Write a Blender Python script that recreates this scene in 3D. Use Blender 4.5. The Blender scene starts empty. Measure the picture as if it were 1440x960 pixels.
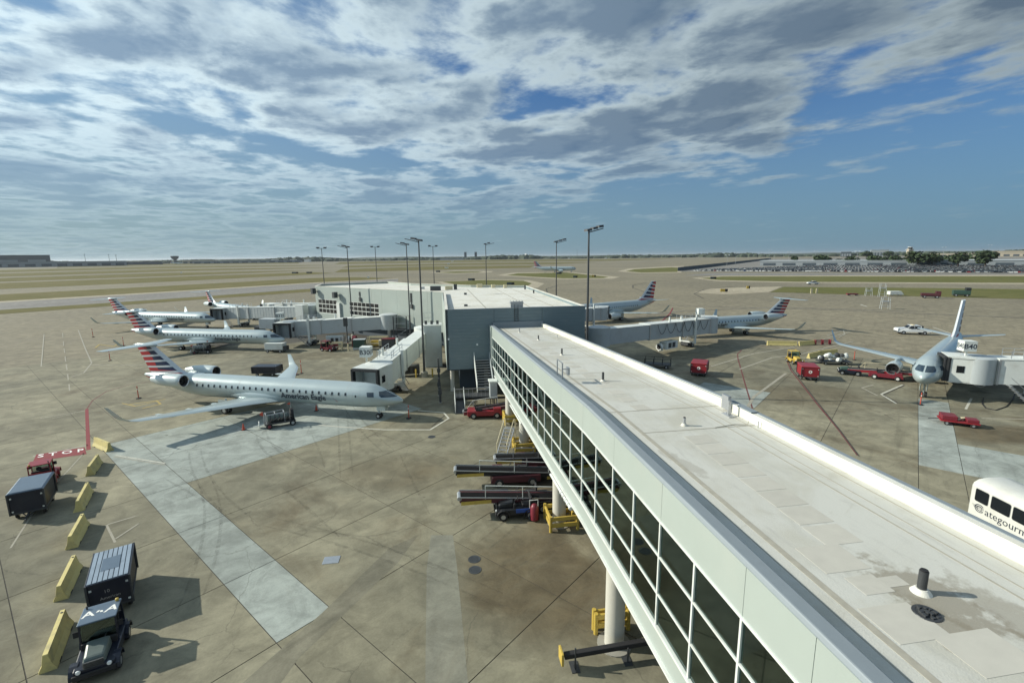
import bpy, bmesh, math, random
from mathutils import Vector, Matrix
random.seed(11)
R = math.radians
sc = bpy.context.scene
col = sc.collection

# ------------------------------------------------------------------ camera
EYE = 17.1
cam_d = bpy.data.cameras.new('camera')
cam = bpy.data.objects.new('camera', cam_d)
col.objects.link(cam)
sc.camera = cam
cam_d.sensor_width = 36.0
cam_d.lens = 36.0 * 670 / 1440
cam_d.clip_start = 0.1
cam_d.clip_end = 60000
pitch, roll = 0.1768, 0.0107
fw = Vector((0, math.cos(pitch), -math.sin(pitch)))
up0 = Vector((0, math.sin(pitch), math.cos(pitch)))
rt0 = Vector((1, 0, 0))
rt = rt0 * math.cos(roll) - up0 * math.sin(roll)
up = up0 * math.cos(roll) + rt0 * math.sin(roll)
cam.matrix_world = Matrix(((rt.x, up.x, -fw.x, 0), (rt.y, up.y, -fw.y, 0), (rt.z, up.z, -fw.z, EYE), (0, 0, 0, 1)))

# ------------------------------------------------------------------ sun and sky
SUN_EL, SUN_AZ = R(28), R(173)          # azimuth of the sun measured from +X, counter-clockwise
to_sun = Vector((math.cos(SUN_AZ) * math.cos(SUN_EL), math.sin(SUN_AZ) * math.cos(SUN_EL), math.sin(SUN_EL)))
sd = bpy.data.lights.new('sun', 'SUN')
sd.energy = 5.0
sd.angle = R(0.53)
sd.color = (1.0, 0.955, 0.82)
sun = bpy.data.objects.new('sun', sd)
col.objects.link(sun)
sun.rotation_euler = (-to_sun).to_track_quat('-Z', 'Y').to_euler()
sun.location = (-40, 10, 60)

sc.view_settings.view_transform = 'Standard'
sc.view_settings.look = 'None'
sc.view_settings.gamma = 1.0
sc.view_settings.exposure = 0.16
sc.view_settings.use_curve_mapping = False
sc.render.engine = 'CYCLES'
sc.cycles.use_denoising = True
sc.cycles.max_bounces = 8
sc.cycles.transparent_max_bounces = 12

world = bpy.data.worlds.new('World')
sc.world = world
world.use_nodes = True
nt = world.node_tree
nt.nodes.clear()


class NG:
    """small helper that wires shader nodes"""
    def __init__(self, tree):
        self.t = tree

    def n(self, typ, **kw):
        nd = self.t.nodes.new(typ)
        for k, v in kw.items():
            setattr(nd, k, v)
        return nd

    def put(self, sock, val):
        if isinstance(val, bpy.types.NodeSocket):
            self.t.links.new(val, sock)
        elif val is not None:
            sock.default_value = val

    def math(self, op, a, b=None, c=None, clamp=False):
        nd = self.n('ShaderNodeMath', operation=op, use_clamp=clamp)
        self.put(nd.inputs[0], a)
        self.put(nd.inputs[1], b)
        if c is not None:
            self.put(nd.inputs[2], c)
        return nd.outputs[0]

    def vmath(self, op, a, b=None):
        nd = self.n('ShaderNodeVectorMath', operation=op)
        self.put(nd.inputs[0], a)
        if b is not None:
            self.put(nd.inputs[1], b)
        return nd.outputs[0]

    def xyz(self, x, y, z):
        nd = self.n('ShaderNodeCombineXYZ')
        for i, v in enumerate((x, y, z)):
            self.put(nd.inputs[i], v)
        return nd.outputs[0]

    def sep(self, v):
        nd = self.n('ShaderNodeSeparateXYZ')
        self.put(nd.inputs[0], v)
        return nd.outputs

    def noise(self, vec, scale, detail=4, rough=0.5, dist=0.0):
        nd = self.n('ShaderNodeTexNoise')
        if vec is not None:
            self.put(nd.inputs['Vector'], vec)
        nd.inputs['Scale'].default_value = scale
        nd.inputs['Detail'].default_value = detail
        nd.inputs['Roughness'].default_value = rough
        nd.inputs['Distortion'].default_value = dist
        return nd.outputs['Fac']

    def ramp(self, fac, stops, interp='LINEAR'):
        nd = self.n('ShaderNodeValToRGB')
        nd.color_ramp.interpolation = interp
        e = nd.color_ramp.elements
        while len(e) < len(stops):
            e.new(0.5)
        for el, (p, c) in zip(e, stops):
            el.position = p
            el.color = (c, c, c, 1) if not isinstance(c, tuple) else (*c, 1)
        self.put(nd.inputs[0], fac)
        return nd.outputs[0]

    def step(self, x, lo, hi):
        nd = self.n('ShaderNodeMapRange', interpolation_type='SMOOTHSTEP')
        self.put(nd.inputs[0], x)
        nd.inputs[1].default_value = lo
        nd.inputs[2].default_value = hi
        return nd.outputs[0]

    def mix(self, fac, a, b, blend='MIX'):
        nd = self.n('ShaderNodeMix', data_type='RGBA', blend_type=blend)
        self.put(nd.inputs[0], fac)
        self.put(nd.inputs[6], (*a, 1) if isinstance(a, tuple) else a)
        self.put(nd.inputs[7], (*b, 1) if isinstance(b, tuple) else b)
        return nd.outputs[2]


w = NG(nt)
sky = w.n('ShaderNodeTexSky', sky_type='NISHITA')
sky.sun_disc = False
sky.sun_elevation = SUN_EL
sky.sun_rotation = math.pi / 2 - SUN_AZ
sky.air_density = 1.0
sky.dust_density = 0.6
sky.ozone_density = 2.2
tc = w.n('ShaderNodeTexCoord')
dx, dy, dz = w.sep(tc.outputs['Generated'])
den = w.math('ADD', w.math('MAXIMUM', dz, 0.0), 0.055)
px = w.math('DIVIDE', dx, den)
py = w.math('DIVIDE', dy, den)


SEED1, SEED2 = (0.37, 3.37), (11.79, 20.52)


def layer(o, sx, sy, rot, scale, detail, rough, dist):
    c, s = math.cos(rot), math.sin(rot)
    qx = w.math('ADD', px, o[0])
    qy = w.math('ADD', py, o[1])
    u = w.math('MULTIPLY', w.math('ADD', w.math('MULTIPLY', qx, c), w.math('MULTIPLY', qy, s)), sx)
    v = w.math('MULTIPLY', w.math('SUBTRACT', w.math('MULTIPLY', qy, c), w.math('MULTIPLY', qx, s)), sy)
    return w.noise(w.xyz(u, v, 0.37), scale, detail, rough, dist)


SO = 0.13                                   # sampling step towards the sun
sxo, syo = math.cos(SUN_AZ) * SO, math.sin(SUN_AZ) * SO


def puffs(o, scale):
    """billowing cells, broken up by noise"""
    qx = w.math('ADD', px, o[0])
    qy = w.math('MULTIPLY', w.math('ADD', py, o[1]), 0.85)
    wn = w.noise(w.xyz(qx, qy, 0.9), scale * 1.6, 5, 0.6)
    wb = w.math('MULTIPLY', w.math('SUBTRACT', wn, 0.5), 0.9 / scale)
    v = w.n('ShaderNodeTexVoronoi', feature='SMOOTH_F1')
    v.inputs['Scale'].default_value = scale
    v.inputs['Smoothness'].default_value = 0.6
    w.put(v.inputs['Vector'], w.xyz(w.math('ADD', qx, wb), w.math('ADD', qy, wb), 0.2))
    return w.math('SUBTRACT', 0.5, v.outputs['Distance'])


KW = (1.0, 0.85, R(25), 1.45, 10, 0.57, 0.15)
n1 = w.math('ADD', layer(SEED1, *KW), w.math('MULTIPLY', puffs(SEED2, 3.4), 0.16))
S1 = (SEED1[0] + sxo, SEED1[1] + syo)
S2 = (SEED2[0] + sxo, SEED2[1] + syo)
n1s = w.math('ADD', layer(S1, *KW), w.math('MULTIPLY', puffs(S2, 3.4), 0.16))
big = layer(SEED2, 1.0, 0.8, R(35), 0.50, 3, 0.5, 0.2)
fine = layer((6.6, 1.2), 1.0, 0.9, R(20), 6.5, 6, 0.62, 0.1)
streak = layer((1.7, 5.1), 0.16, 1.0, R(-54), 1.7, 6, 0.6, 0.2)
nrm = w.math('ADD', w.math('MULTIPLY', px, 0.81), w.math('MULTIPLY', py, 0.58))
edge = w.step(nrm, 3.4, 5.4)                # the cloud deck ends along a line running off to the right
sk = w.step(nrm, 1.6, 3.2)                  # streaky towards that edge
bias = w.math('SUBTRACT', 0.035, w.math('MULTIPLY', edge, 0.24))
cov = w.math('ADD', w.math('ADD', n1, w.math('MULTIPLY', w.math('SUBTRACT', big, 0.5), 0.34)), bias)
cov = w.math('ADD', cov, w.math('MULTIPLY', w.math('SUBTRACT', streak, 0.5), w.math('ADD', 0.05, w.math('MULTIPLY', sk, 0.34))))
cov = w.math('ADD', cov, w.math('MULTIPLY', w.math('SUBTRACT', fine, 0.5), 0.13))
dens = w.step(cov, 0.39, 0.575)
thick = w.step(cov, 0.50, 0.68)
lit = w.math('ADD', w.math('MULTIPLY', w.math('SUBTRACT', n1, n1s), 3.6), 0.92)
lit = w.math('ADD', lit, w.math('MULTIPLY', w.math('SUBTRACT', fine, 0.5), 0.8), clamp=True)
lit = w.math('MULTIPLY', lit, w.math('SUBTRACT', 1.0, w.math('MULTIPLY', thick, 0.82)))
# clouds nearer the sun scatter more light forward
glow = w.math('ADD', w.math('MULTIPLY', dx, -0.52), 0.84)
ccol = w.mix(lit, (2.1, 3.7, 6.0), (12.6, 15.2, 16.0))
ccol = w.mix(1.0, ccol, w.xyz(glow, glow, glow), 'MULTIPLY')
lift = w.step(dz, 0.035, 0.25)
dens = w.math('MULTIPLY', dens, w.math('ADD', w.math('MULTIPLY', lift, 0.80), 0.18))
skyc = w.mix(1.0, sky.outputs[0], (0.72, 1.18, 1.68), 'MULTIPLY')
veil = w.math('MULTIPLY', w.step(w.math('MULTIPLY', dx, -1.0), -0.15, 0.9), 0.55)
skyc = w.mix(veil, skyc, (5.4, 8.2, 9.6))
hz = w.math('SUBTRACT', 1.0, w.step(dz, 0.0, 0.36))
hcol = w.mix(w.math('ADD', w.math('MULTIPLY', dx, 0.62), 0.5, clamp=True), (4.9, 6.7, 7.3), (2.4, 4.4, 6.2))
skyc = w.mix(w.math('MULTIPLY', hz, 0.85), skyc, hcol)
full = w.mix(dens, skyc, ccol)
bg = w.n('ShaderNodeBackground')
bg.inputs['Strength'].default_value = 0.052
nt.links.new(full, bg.inputs['Color'])
wo = w.n('ShaderNodeOutputWorld')
nt.links.new(bg.outputs[0], wo.inputs['Surface'])

# ------------------------------------------------------------------ materials
def mat(name, c, rough=0.6, metal=0.0, var=0.12, scale=3.0, dirt=None, dirt_amt=0.3, dirt_scale=0.8, bump=0.0, bump_scale=20.0, obj_var=0.0, spec=0.5, coat=0.0):
    m = bpy.data.materials.new(name)
    m.use_nodes = True
    g = NG(m.node_tree)
    b = m.node_tree.nodes['Principled BSDF']
    tcn = g.n('ShaderNodeTexCoord')
    rnd = g.math('MULTIPLY', g.n('ShaderNodeObjectInfo').outputs['Random'], 57.0)
    p = g.vmath('ADD', tcn.outputs['Object'], g.xyz(rnd, rnd, rnd))
    f = g.noise(p, scale, 5, 0.6)
    k = g.math('ADD', g.math('MULTIPLY', g.math('SUBTRACT', f, 0.5), 2 * var), 1.0)
    if obj_var:
        oi = g.n('ShaderNodeObjectInfo')
        k = g.math('ADD', k, g.math('MULTIPLY', g.math('SUBTRACT', oi.outputs['Random'], 0.5), obj_var))
    cc = g.mix(1.0, c, g.xyz(k, k, k), 'MULTIPLY')
    if dirt:
        d = g.step(g.noise(p, dirt_scale, 6, 0.62), 0.48, 0.72)
        cc = g.mix(g.math('MULTIPLY', d, dirt_amt), cc, dirt)
    g.put(b.inputs['Base Color'], cc)
    rn = g.math('ADD', rough, g.math('MULTIPLY', g.math('SUBTRACT', f, 0.5), 0.12), clamp=True)
    g.put(b.inputs['Roughness'], rn)
    b.inputs['Metallic'].default_value = metal
    b.inputs['Specular IOR Level'].default_value = spec
    b.inputs['Coat Weight'].default_value = coat
    if bump:
        bn = g.n('ShaderNodeBump')
        bn.inputs['Strength'].default_value = bump
        bn.inputs['Distance'].default_value = 0.02
        g.put(bn.inputs['Height'], g.noise(p, bump_scale, 4, 0.6))
        g.put(b.inputs['Normal'], bn.outputs[0])
    return m


M = {}
M['white'] = mat('white_paint', (0.66, 0.69, 0.66), 0.45, var=0.06, dirt=(0.42, 0.40, 0.35), dirt_amt=0.35)
M['offwhite'] = mat('off_white_panel', (0.355, 0.405, 0.378), 0.42, var=0.05, scale=0.7, dirt=(0.42, 0.44, 0.40), dirt_amt=0.22, dirt_scale=0.5)
M['panel'] = mat('panel_grey', (0.42, 0.46, 0.47), 0.5, var=0.07, dirt=(0.30, 0.30, 0.28), dirt_amt=0.35)
M['siding'] = mat('siding_grey', (0.165, 0.220, 0.240), 0.55, var=0.06, scale=0.6, dirt=(0.28, 0.31, 0.31), dirt_amt=0.25)
M['coping'] = mat('coping_metal', (0.235, 0.272, 0.298), 0.6, 0.1, var=0.08)
M['metal'] = mat('galvanised_metal', (0.46, 0.48, 0.50), 0.4, 0.7, var=0.12)
M['darkmetal'] = mat('dark_metal', (0.07, 0.075, 0.08), 0.5, 0.4, var=0.2)
M['black'] = mat('black_rubber', (0.018, 0.018, 0.02), 0.75, var=0.25)
M['belt'] = mat('worn_belt', (0.012, 0.012, 0.013), 1.0, var=0.3, spec=0.08)
M['blackpaint'] = mat('black_paint', (0.014, 0.015, 0.018), 0.45, var=0.3, dirt=(0.05, 0.05, 0.05), dirt_amt=0.3)
M['maroon'] = mat('dull_maroon', (0.075, 0.016, 0.022), 0.55, var=0.3, dirt=(0.05, 0.03, 0.03), dirt_amt=0.4)
M['fabric'] = mat('bellows_fabric', (0.03, 0.032, 0.035), 0.8, var=0.3)
M['red'] = mat('red_paint', (0.25, 0.018, 0.026), 0.4, var=0.15, dirt=(0.13, 0.05, 0.05), dirt_amt=0.45)
M['darkred'] = mat('dark_red_paint', (0.17, 0.018, 0.03), 0.45, var=0.2, dirt=(0.07, 0.03, 0.03), dirt_amt=0.4)
M['orange'] = mat('orange_plastic', (0.48, 0.075, 0.04), 0.5, var=0.1)
M['yellow'] = mat('yellow_paint', (0.50, 0.36, 0.07), 0.5, var=0.12, dirt=(0.30, 0.20, 0.06), dirt_amt=0.4)
M['barrier'] = mat('barrier_yellow', (0.60, 0.51, 0.21), 0.7, var=0.16, obj_var=0.16, scale=2.0, dirt=(0.30, 0.27, 0.17), dirt_amt=0.55, dirt_scale=1.6, bump=0.3)
M['navy'] = mat('navy_paint', (0.010, 0.014, 0.028), 0.38, var=0.2, dirt=(0.05, 0.055, 0.06), dirt_amt=0.25)
M['slatblue'] = mat('pale_blue_slat', (0.27, 0.335, 0.41), 0.45, 0.1, var=0.15, dirt=(0.10, 0.13, 0.16), dirt_amt=0.4)
M['bluegrey'] = mat('blue_grey_roof', (0.115, 0.16, 0.215), 0.42, 0.2, var=0.15, dirt=(0.07, 0.09, 0.11), dirt_amt=0.4)
M['blue'] = mat('blue_paint', (0.02, 0.07, 0.30), 0.4, var=0.15)
M['green'] = mat('dark_green_paint', (0.03, 0.07, 0.055), 0.5, var=0.15, dirt=(0.10, 0.12, 0.10), dirt_amt=0.3)
M['tank'] = mat('hood_green_grey', (0.105, 0.135, 0.125), 0.4, var=0.12, dirt=(0.10, 0.11, 0.10), dirt_amt=0.4)
M['cream'] = mat('cream_paint', (0.62, 0.55, 0.36), 0.6, var=0.15, dirt=(0.35, 0.30, 0.2), dirt_amt=0.4)
M['column'] = mat('column_concrete', (0.52, 0.51, 0.45), 0.6, var=0.08, dirt=(0.34, 0.33, 0.28), dirt_amt=0.3)
M['concrete'] = mat('concrete_plinth', (0.30, 0.29, 0.25), 0.8, var=0.15)
M['truckwhite'] = mat('truck_white', (0.60, 0.61, 0.57), 0.4, var=0.05, dirt=(0.40, 0.38, 0.33), dirt_amt=0.3)
M['carwhite'] = mat('car_white', (0.74, 0.76, 0.76), 0.25, var=0.03, coat=0.4)
M['carglass'] = mat('dark_car_glass', (0.012, 0.015, 0.018), 0.08, var=0.1)
M['lamp'] = mat('floodlight_lens', (0.85, 0.88, 0.88), 0.2, var=0.05)
M['dark_text'] = mat('dark_lettering', (0.035, 0.045, 0.065), 0.5, var=0.05)
M['white_text'] = mat('white_lettering', (0.80, 0.80, 0.76), 0.6, var=0.1, scale=9)
M['plane'] = mat('silver_mica_paint', (0.41, 0.485, 0.50), 0.30, 0.25, var=0.025, scale=0.5, dirt=(0.36, 0.42, 0.43), dirt_amt=0.25, dirt_scale=0.4, coat=0.3)
M['planewhite'] = mat('nacelle_paint', (0.50, 0.57, 0.575), 0.33, 0.15, var=0.03, coat=0.3)
M['lip'] = mat('bare_metal_lip', (0.62, 0.63, 0.64), 0.2, 0.9, var=0.05)
M['fan'] = mat('engine_fan_dark', (0.02, 0.02, 0.022), 0.4, 0.6, var=0.3, scale=8)
M['window'] = mat('cabin_window_dark', (0.03, 0.035, 0.045), 0.12, var=0.1)
M['cockpit'] = mat('cockpit_glass', (0.03, 0.05, 0.07), 0.06, var=0.1, spec=0.8)
M['liv_blue'] = mat('livery_blue', (0.012, 0.03, 0.10), 0.35, var=0.04)
M['liv_red'] = mat('livery_red', (0.42, 0.025, 0.035), 0.35, var=0.04)
M['rubberline'] = mat('seam_dark', (0.20, 0.19, 0.16), 0.8, var=0.3, scale=6)
M['seam'] = mat('membrane_seam', (0.37, 0.35, 0.29), 0.7, var=0.25, scale=5)
M['pad'] = mat('membrane_pad', (0.475, 0.46, 0.405), 0.75, var=0.12, scale=2.5, obj_var=0.10)
M['hangar'] = mat('far_wall_grey', (0.25, 0.28, 0.30), 0.7, var=0.1, scale=0.05)
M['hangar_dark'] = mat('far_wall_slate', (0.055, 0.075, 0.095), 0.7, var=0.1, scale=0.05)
M['far_white'] = mat('far_wall_white', (0.72, 0.73, 0.71), 0.6, var=0.05, scale=0.05)
M['far_tan'] = mat('far_wall_tan', (0.42, 0.37, 0.29), 0.7, var=0.1, scale=0.05)
M['roofgrey'] = mat('far_roof_grey', (0.42, 0.46, 0.48), 0.6, var=0.08, scale=0.06)
M['bark'] = mat('bark', (0.08, 0.06, 0.045), 0.9, var=0.3)
M['leaf'] = mat('oak_foliage', (0.048, 0.075, 0.030), 0.8, var=0.5, scale=0.6)
M['treeline'] = mat('distant_treeline', (0.050, 0.068, 0.045), 0.9, var=0.45, scale=0.01)


def stripes_mat():
    """tail livery: slanted bars, red towards the rear and blue towards the front (flat print on the fin)"""
    m = bpy.data.materials.new('tail_livery')
    m.use_nodes = True
    g = NG(m.node_tree)
    b = m.node_tree.nodes['Principled BSDF']
    x, y, z = g.sep(g.n('ShaderNodeTexCoord').outputs['UV'])     # u: chord fraction, v: height fraction
    s = g.math('MULTIPLY', g.math('ADD', y, g.math('MULTIPLY', x, 0.10)), 5.4)
    fr = g.math('FRACT', s)
    bar = g.math('LESS_THAN', fr, 0.66)
    odd = g.math('LESS_THAN', g.math('FRACT', g.math('MULTIPLY', s, 1.0)), 0.30)
    split = g.math('SUBTRACT', 0.74, g.math('MULTIPLY', y, 0.30))
    isred = g.math('GREATER_THAN', x, split)
    shift = g.math('MULTIPLY', isred, 0.0)
    lowred = g.math('LESS_THAN', y, 0.17)
    redf = g.math('MAXIMUM', isred, lowred)
    colr = g.mix(redf, (0.012, 0.025, 0.075), (0.40, 0.02, 0.03))
    front = g.math('GREATER_THAN', x, g.math('ADD', 0.10, g.math('MULTIPLY', y, 0.12)))
    on = g.math('MULTIPLY', g.math('MULTIPLY', bar, front), g.math('LESS_THAN', y, 0.97))
    g.put(b.inputs['Base Color'], g.mix(on, (0.56, 0.60, 0.63), colr))
    b.inputs['Roughness'].default_value = 0.35
    return m


M['tail'] = stripes_mat()


def glass_mat():
    m = bpy.data.materials.new('tinted_glazing')
    m.use_nodes = True
    t = m.node_tree
    t.nodes.clear()
    g = NG(t)
    tr = g.n('ShaderNodeBsdfTransparent')
    tr.inputs[0].default_value = (0.60, 0.73, 0.68, 1)
    gl = g.n('ShaderNodeBsdfGlossy')
    gl.inputs['Roughness'].default_value = 0.03
    gl.inputs[0].default_value = (0.72, 0.90, 0.84, 1)
    fr = g.n('ShaderNodeFresnel')
    fr.inputs[0].default_value = 2.15
    ms = g.n('ShaderNodeMixShader')
    g.put(ms.inputs[0], fr.outputs[0])
    t.links.new(tr.outputs[0], ms.inputs[1])
    t.links.new(gl.outputs[0], ms.inputs[2])
    o = g.n('ShaderNodeOutputMaterial')
    t.links.new(ms.outputs[0], o.inputs[0])
    return m


M['glass'] = glass_mat()


def ground_mat(name, c1, c2, stain, light=0.0, slab=False, stain_amt=0.7, big=0.035, spills=()):
    """concrete: tone drifts, brown stains, tyre streaks, speckle, hairline cracks (all in world metres)"""
    m = bpy.data.materials.new(name)
    m.use_nodes = True
    g = NG(m.node_tree)
    b = m.node_tree.nodes['Principled BSDF']
    p = g.n('ShaderNodeNewGeometry').outputs['Position']
    x, y, z = g.sep(p)
    a = g.noise(p, big, 4, 0.6, 0.4)
    cc = g.mix(g.step(a, 0.35, 0.65), c1, c2)
    # brown stains
    s = g.noise(p, 0.11, 7, 0.66, 0.6)
    cc = g.mix(g.math('MULTIPLY', g.step(s, 0.50, 0.74), stain_amt), cc, stain)
    for sx, sy, rx, ry, amt in spills:            # old oil and hydraulic spills with their own outline
        e1 = g.math('DIVIDE', g.math('SUBTRACT', x, sx), rx)
        e2 = g.math('DIVIDE', g.math('SUBTRACT', y, sy), ry)
        rr = g.math('ADD', g.math('SQRT', g.math('ADD', g.math('MULTIPLY', e1, e1), g.math('MULTIPLY', e2, e2))), g.math('MULTIPLY', g.math('SUBTRACT', s, 0.5), 1.5))
        cc = g.mix(g.math('MULTIPLY', g.math('SUBTRACT', 1.0, g.step(rr, 0.45, 1.05)), amt), cc, stain)
    # pale scrubbed areas
    s2 = g.noise(g.vmath('ADD', p, (31.0, 17.0, 0.0)), 0.16, 6, 0.62, 0.8)
    cc = g.mix(g.math('MULTIPLY', g.step(s2, 0.55, 0.75), 0.40), cc, tuple(min(1, v * 1.45) for v in c1))
    # brushed streaks in two traffic directions
    for ang, sc_, amt in ((R(50), 1.0, 0.42), (R(-12), 0.8, 0.30), (R(28), 1.3, 0.30)):
        ca, sa = math.cos(ang), math.sin(ang)
        u = g.math('ADD', g.math('MULTIPLY', x, ca), g.math('MULTIPLY', y, sa))
        v = g.math('SUBTRACT', g.math('MULTIPLY', y, ca), g.math('MULTIPLY', x, sa))
        st = g.noise(g.xyz(g.math('MULTIPLY', u, 0.05), g.math('MULTIPLY', v, 1.1), 0.0), sc_, 6, 0.65, 0.25)
        cc = g.mix(g.math('MULTIPLY', g.step(st, 0.52, 0.72), amt), cc, tuple(v_ * 0.55 for v_ in c1))
    # oil spots
    sp = g.noise(p, 1.3, 3, 0.5)
    cc = g.mix(g.math('MULTIPLY', g.step(sp, 0.70, 0.78), 0.5), cc, (0.05, 0.048, 0.04))
    # hairline cracks
    vo = g.n('ShaderNodeTexVoronoi', feature='DISTANCE_TO_EDGE')
    g.put(vo.inputs['Vector'], g.vmath('ADD', p, g.vmath('MULTIPLY', g.xyz(s, s2, s), (3.0, 3.0, 0.0))))
    vo.inputs['Scale'].default_value = 0.13
    cr = g.math('MULTIPLY', g.math('LESS_THAN', vo.outputs['Distance'], 0.0035), g.step(s2, 0.42, 0.55))
    cc = g.mix(g.math('MULTIPLY', cr, 0.30), cc, (0.06, 0.057, 0.046))
    # blotches of cement and grime about a metre across
    bl = g.noise(p, 0.55, 8, 0.68, 0.5)
    kb = g.math('ADD', 0.74, g.math('MULTIPLY', g.step(bl, 0.28, 0.72), 0.48))
    cc = g.mix(1.0, cc, g.xyz(kb, kb, kb), 'MULTIPLY')
    # speckle
    sk = g.noise(p, 9.0, 3, 0.7)
    k = g.math('ADD', 0.82, g.math('MULTIPLY', sk, 0.36))
    if slab:
        oi = g.n('ShaderNodeObjectInfo')
        k = g.math('MULTIPLY', k, g.math('ADD', 0.92, g.math('MULTIPLY', oi.outputs['Random'], 0.16)))
    cc = g.mix(1.0, cc, g.xyz(k, k, k), 'MULTIPLY')
    g.put(b.inputs['Base Color'], cc)
    g.put(b.inputs['Roughness'], g.math('SUBTRACT', 0.90, g.math('MULTIPLY', g.step(s, 0.45, 0.8), 0.25)))
    b.inputs['Specular IOR Level'].default_value = 0.3
    bn = g.n('ShaderNodeBump')
    bn.inputs['Strength'].default_value = 0.25
    bn.inputs['Distance'].default_value = 0.01
    g.put(bn.inputs['Height'], sk)
    g.put(b.inputs['Normal'], bn.outputs[0])
    return m


M['apron'] = ground_mat('apron_concrete', (0.262, 0.243, 0.172), (0.165, 0.157, 0.115), (0.100, 0.073, 0.038), slab=True, spills=((1.5, 23.5, 5.5, 6.5, .75), (2.5, 33, 4, 6, .6), (47, 43, 7, 3, .7), (36, 56, 9, 6, .45), (56, 64, 9, 5, .4), (-9, 36, 6, 4, .35), (-14, 61, 7, 4, .45), (30, 80, 8, 5, .4), (-36, 83, 10, 4, .35)))
M['field'] = ground_mat('airfield_concrete', (0.240, 0.213, 0.150), (0.198, 0.178, 0.128), (0.152, 0.124, 0.084), stain_amt=0.5, big=0.012)
M['light_slab'] = ground_mat('new_concrete', (0.315, 0.345, 0.318), (0.245, 0.268, 0.244), (0.175, 0.172, 0.138), slab=True, stain_amt=0.45)
M['strip'] = ground_mat('patched_concrete', (0.245, 0.242, 0.196), (0.180, 0.178, 0.142), (0.12, 0.10, 0.065))
M['strip_dark'] = ground_mat('grimy_concrete', (0.205, 0.192, 0.142), (0.150, 0.143, 0.108), (0.095, 0.075, 0.045))
M['shoulder'] = ground_mat('pale_shoulder', (0.40, 0.355, 0.262), (0.36, 0.315, 0.232), (0.26, 0.22, 0.155), stain_amt=0.3)
M['asphalt'] = ground_mat('worn_asphalt', (0.235, 0.225, 0.205), (0.20, 0.19, 0.178), (0.15, 0.135, 0.115), stain_amt=0.4)


def grass_mat(name, c1, c2, c3):
    m = bpy.data.materials.new(name)
    m.use_nodes = True
    g = NG(m.node_tree)
    b = m.node_tree.nodes['Principled BSDF']
    p = g.n('ShaderNodeNewGeometry').outputs['Position']
    cc = g.mix(g.step(g.noise(p, 0.03, 6, 0.65, 0.5), 0.35, 0.65), c1, c2)
    cc = g.mix(g.step(g.noise(p, 0.12, 6, 0.7), 0.5, 0.7), cc, c3)
    k = g.math('ADD', 0.7, g.math('MULTIPLY', g.noise(p, 2.0, 4, 0.7), 0.6))
    g.put(b.inputs['Base Color'], g.mix(1.0, cc, g.xyz(k, k, k), 'MULTIPLY'))
    b.inputs['Roughness'].default_value = 1.0
    b.inputs['Specular IOR Level'].default_value = 0.1
    return m


M['grass'] = grass_mat('dry_green_grass', (0.135, 0.124, 0.048), (0.172, 0.150, 0.070), (0.108, 0.108, 0.038))
M['grass2'] = grass_mat('green_grass', (0.115, 0.120, 0.042), (0.145, 0.140, 0.055), (0.092, 0.100, 0.034))


def roof_mat(name, c, stains=()):
    """white roofing membrane; stains are (x, y, radius_x, radius_y, angle) in object metres"""
    m = bpy.data.materials.new(name)
    m.use_nodes = True
    g = NG(m.node_tree)
    b = m.node_tree.nodes['Principled BSDF']
    p = g.n('ShaderNodeTexCoord').outputs['Object']
    x, y, z = g.sep(p)
    a = g.noise(p, 0.35, 6, 0.62, 0.5)
    cc = g.mix(g.step(a, 0.40, 0.68), c, tuple(v * f for v, f in zip(c, (0.86, 0.84, 0.79))))
    st = g.noise(g.xyz(g.math('MULTIPLY', x, 2.2), g.math('MULTIPLY', y, 0.35), 0.0), 1.6, 6, 0.65, 0.3)
    cc = g.mix(g.math('MULTIPLY', g.step(st, 0.50, 0.72), 0.50), cc, tuple(v * 0.72 for v in c))
    pz = g.noise(p, 0.9, 7, 0.7, 1.2)
    cc = g.mix(g.math('MULTIPLY', g.step(pz, 0.56, 0.66), 0.32), cc, tuple(v * f for v, f in zip(c, (0.74, 0.72, 0.66))))
    sp = g.noise(p, 26.0, 2, 0.6)
    k = g.math('ADD', 0.90, g.math('MULTIPLY', sp, 0.20))
    cc = g.mix(1.0, cc, g.xyz(k, k, k), 'MULTIPLY')
    wob = g.noise(p, 1.5, 5, 0.65)
    for sx, sy, rx, ry, ang, amt in stains:
        ca, sa = math.cos(ang), math.sin(ang)
        u = g.math('SUBTRACT', x, sx)
        v = g.math('SUBTRACT', y, sy)
        uu = g.math('DIVIDE', g.math('ADD', g.math('MULTIPLY', u, ca), g.math('MULTIPLY', v, sa)), rx)
        vv = g.math('DIVIDE', g.math('SUBTRACT', g.math('MULTIPLY', v, ca), g.math('MULTIPLY', u, sa)), ry)
        r = g.math('SQRT', g.math('ADD', g.math('MULTIPLY', uu, uu), g.math('MULTIPLY', vv, vv)))
        r = g.math('ADD', r, g.math('MULTIPLY', g.math('SUBTRACT', wob, 0.5), 2.4))
        f = g.math('SUBTRACT', 1.0, g.step(r, 0.62, 1.0))
        cc = g.mix(g.math('MULTIPLY', f, amt), cc, (0.23, 0.205, 0.155))
    g.put(b.inputs['Base Color'], cc)
    b.inputs['Roughness'].default_value = 0.7
    bn = g.n('ShaderNodeBump')
    bn.inputs['Strength'].default_value = 0.3
    bn.inputs['Distance'].default_value = 0.02
    g.put(bn.inputs['Height'], g.math('ADD', sp, g.math('MULTIPLY', a, 2.0)))
    g.put(b.inputs['Normal'], bn.outputs[0])
    return m


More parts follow.
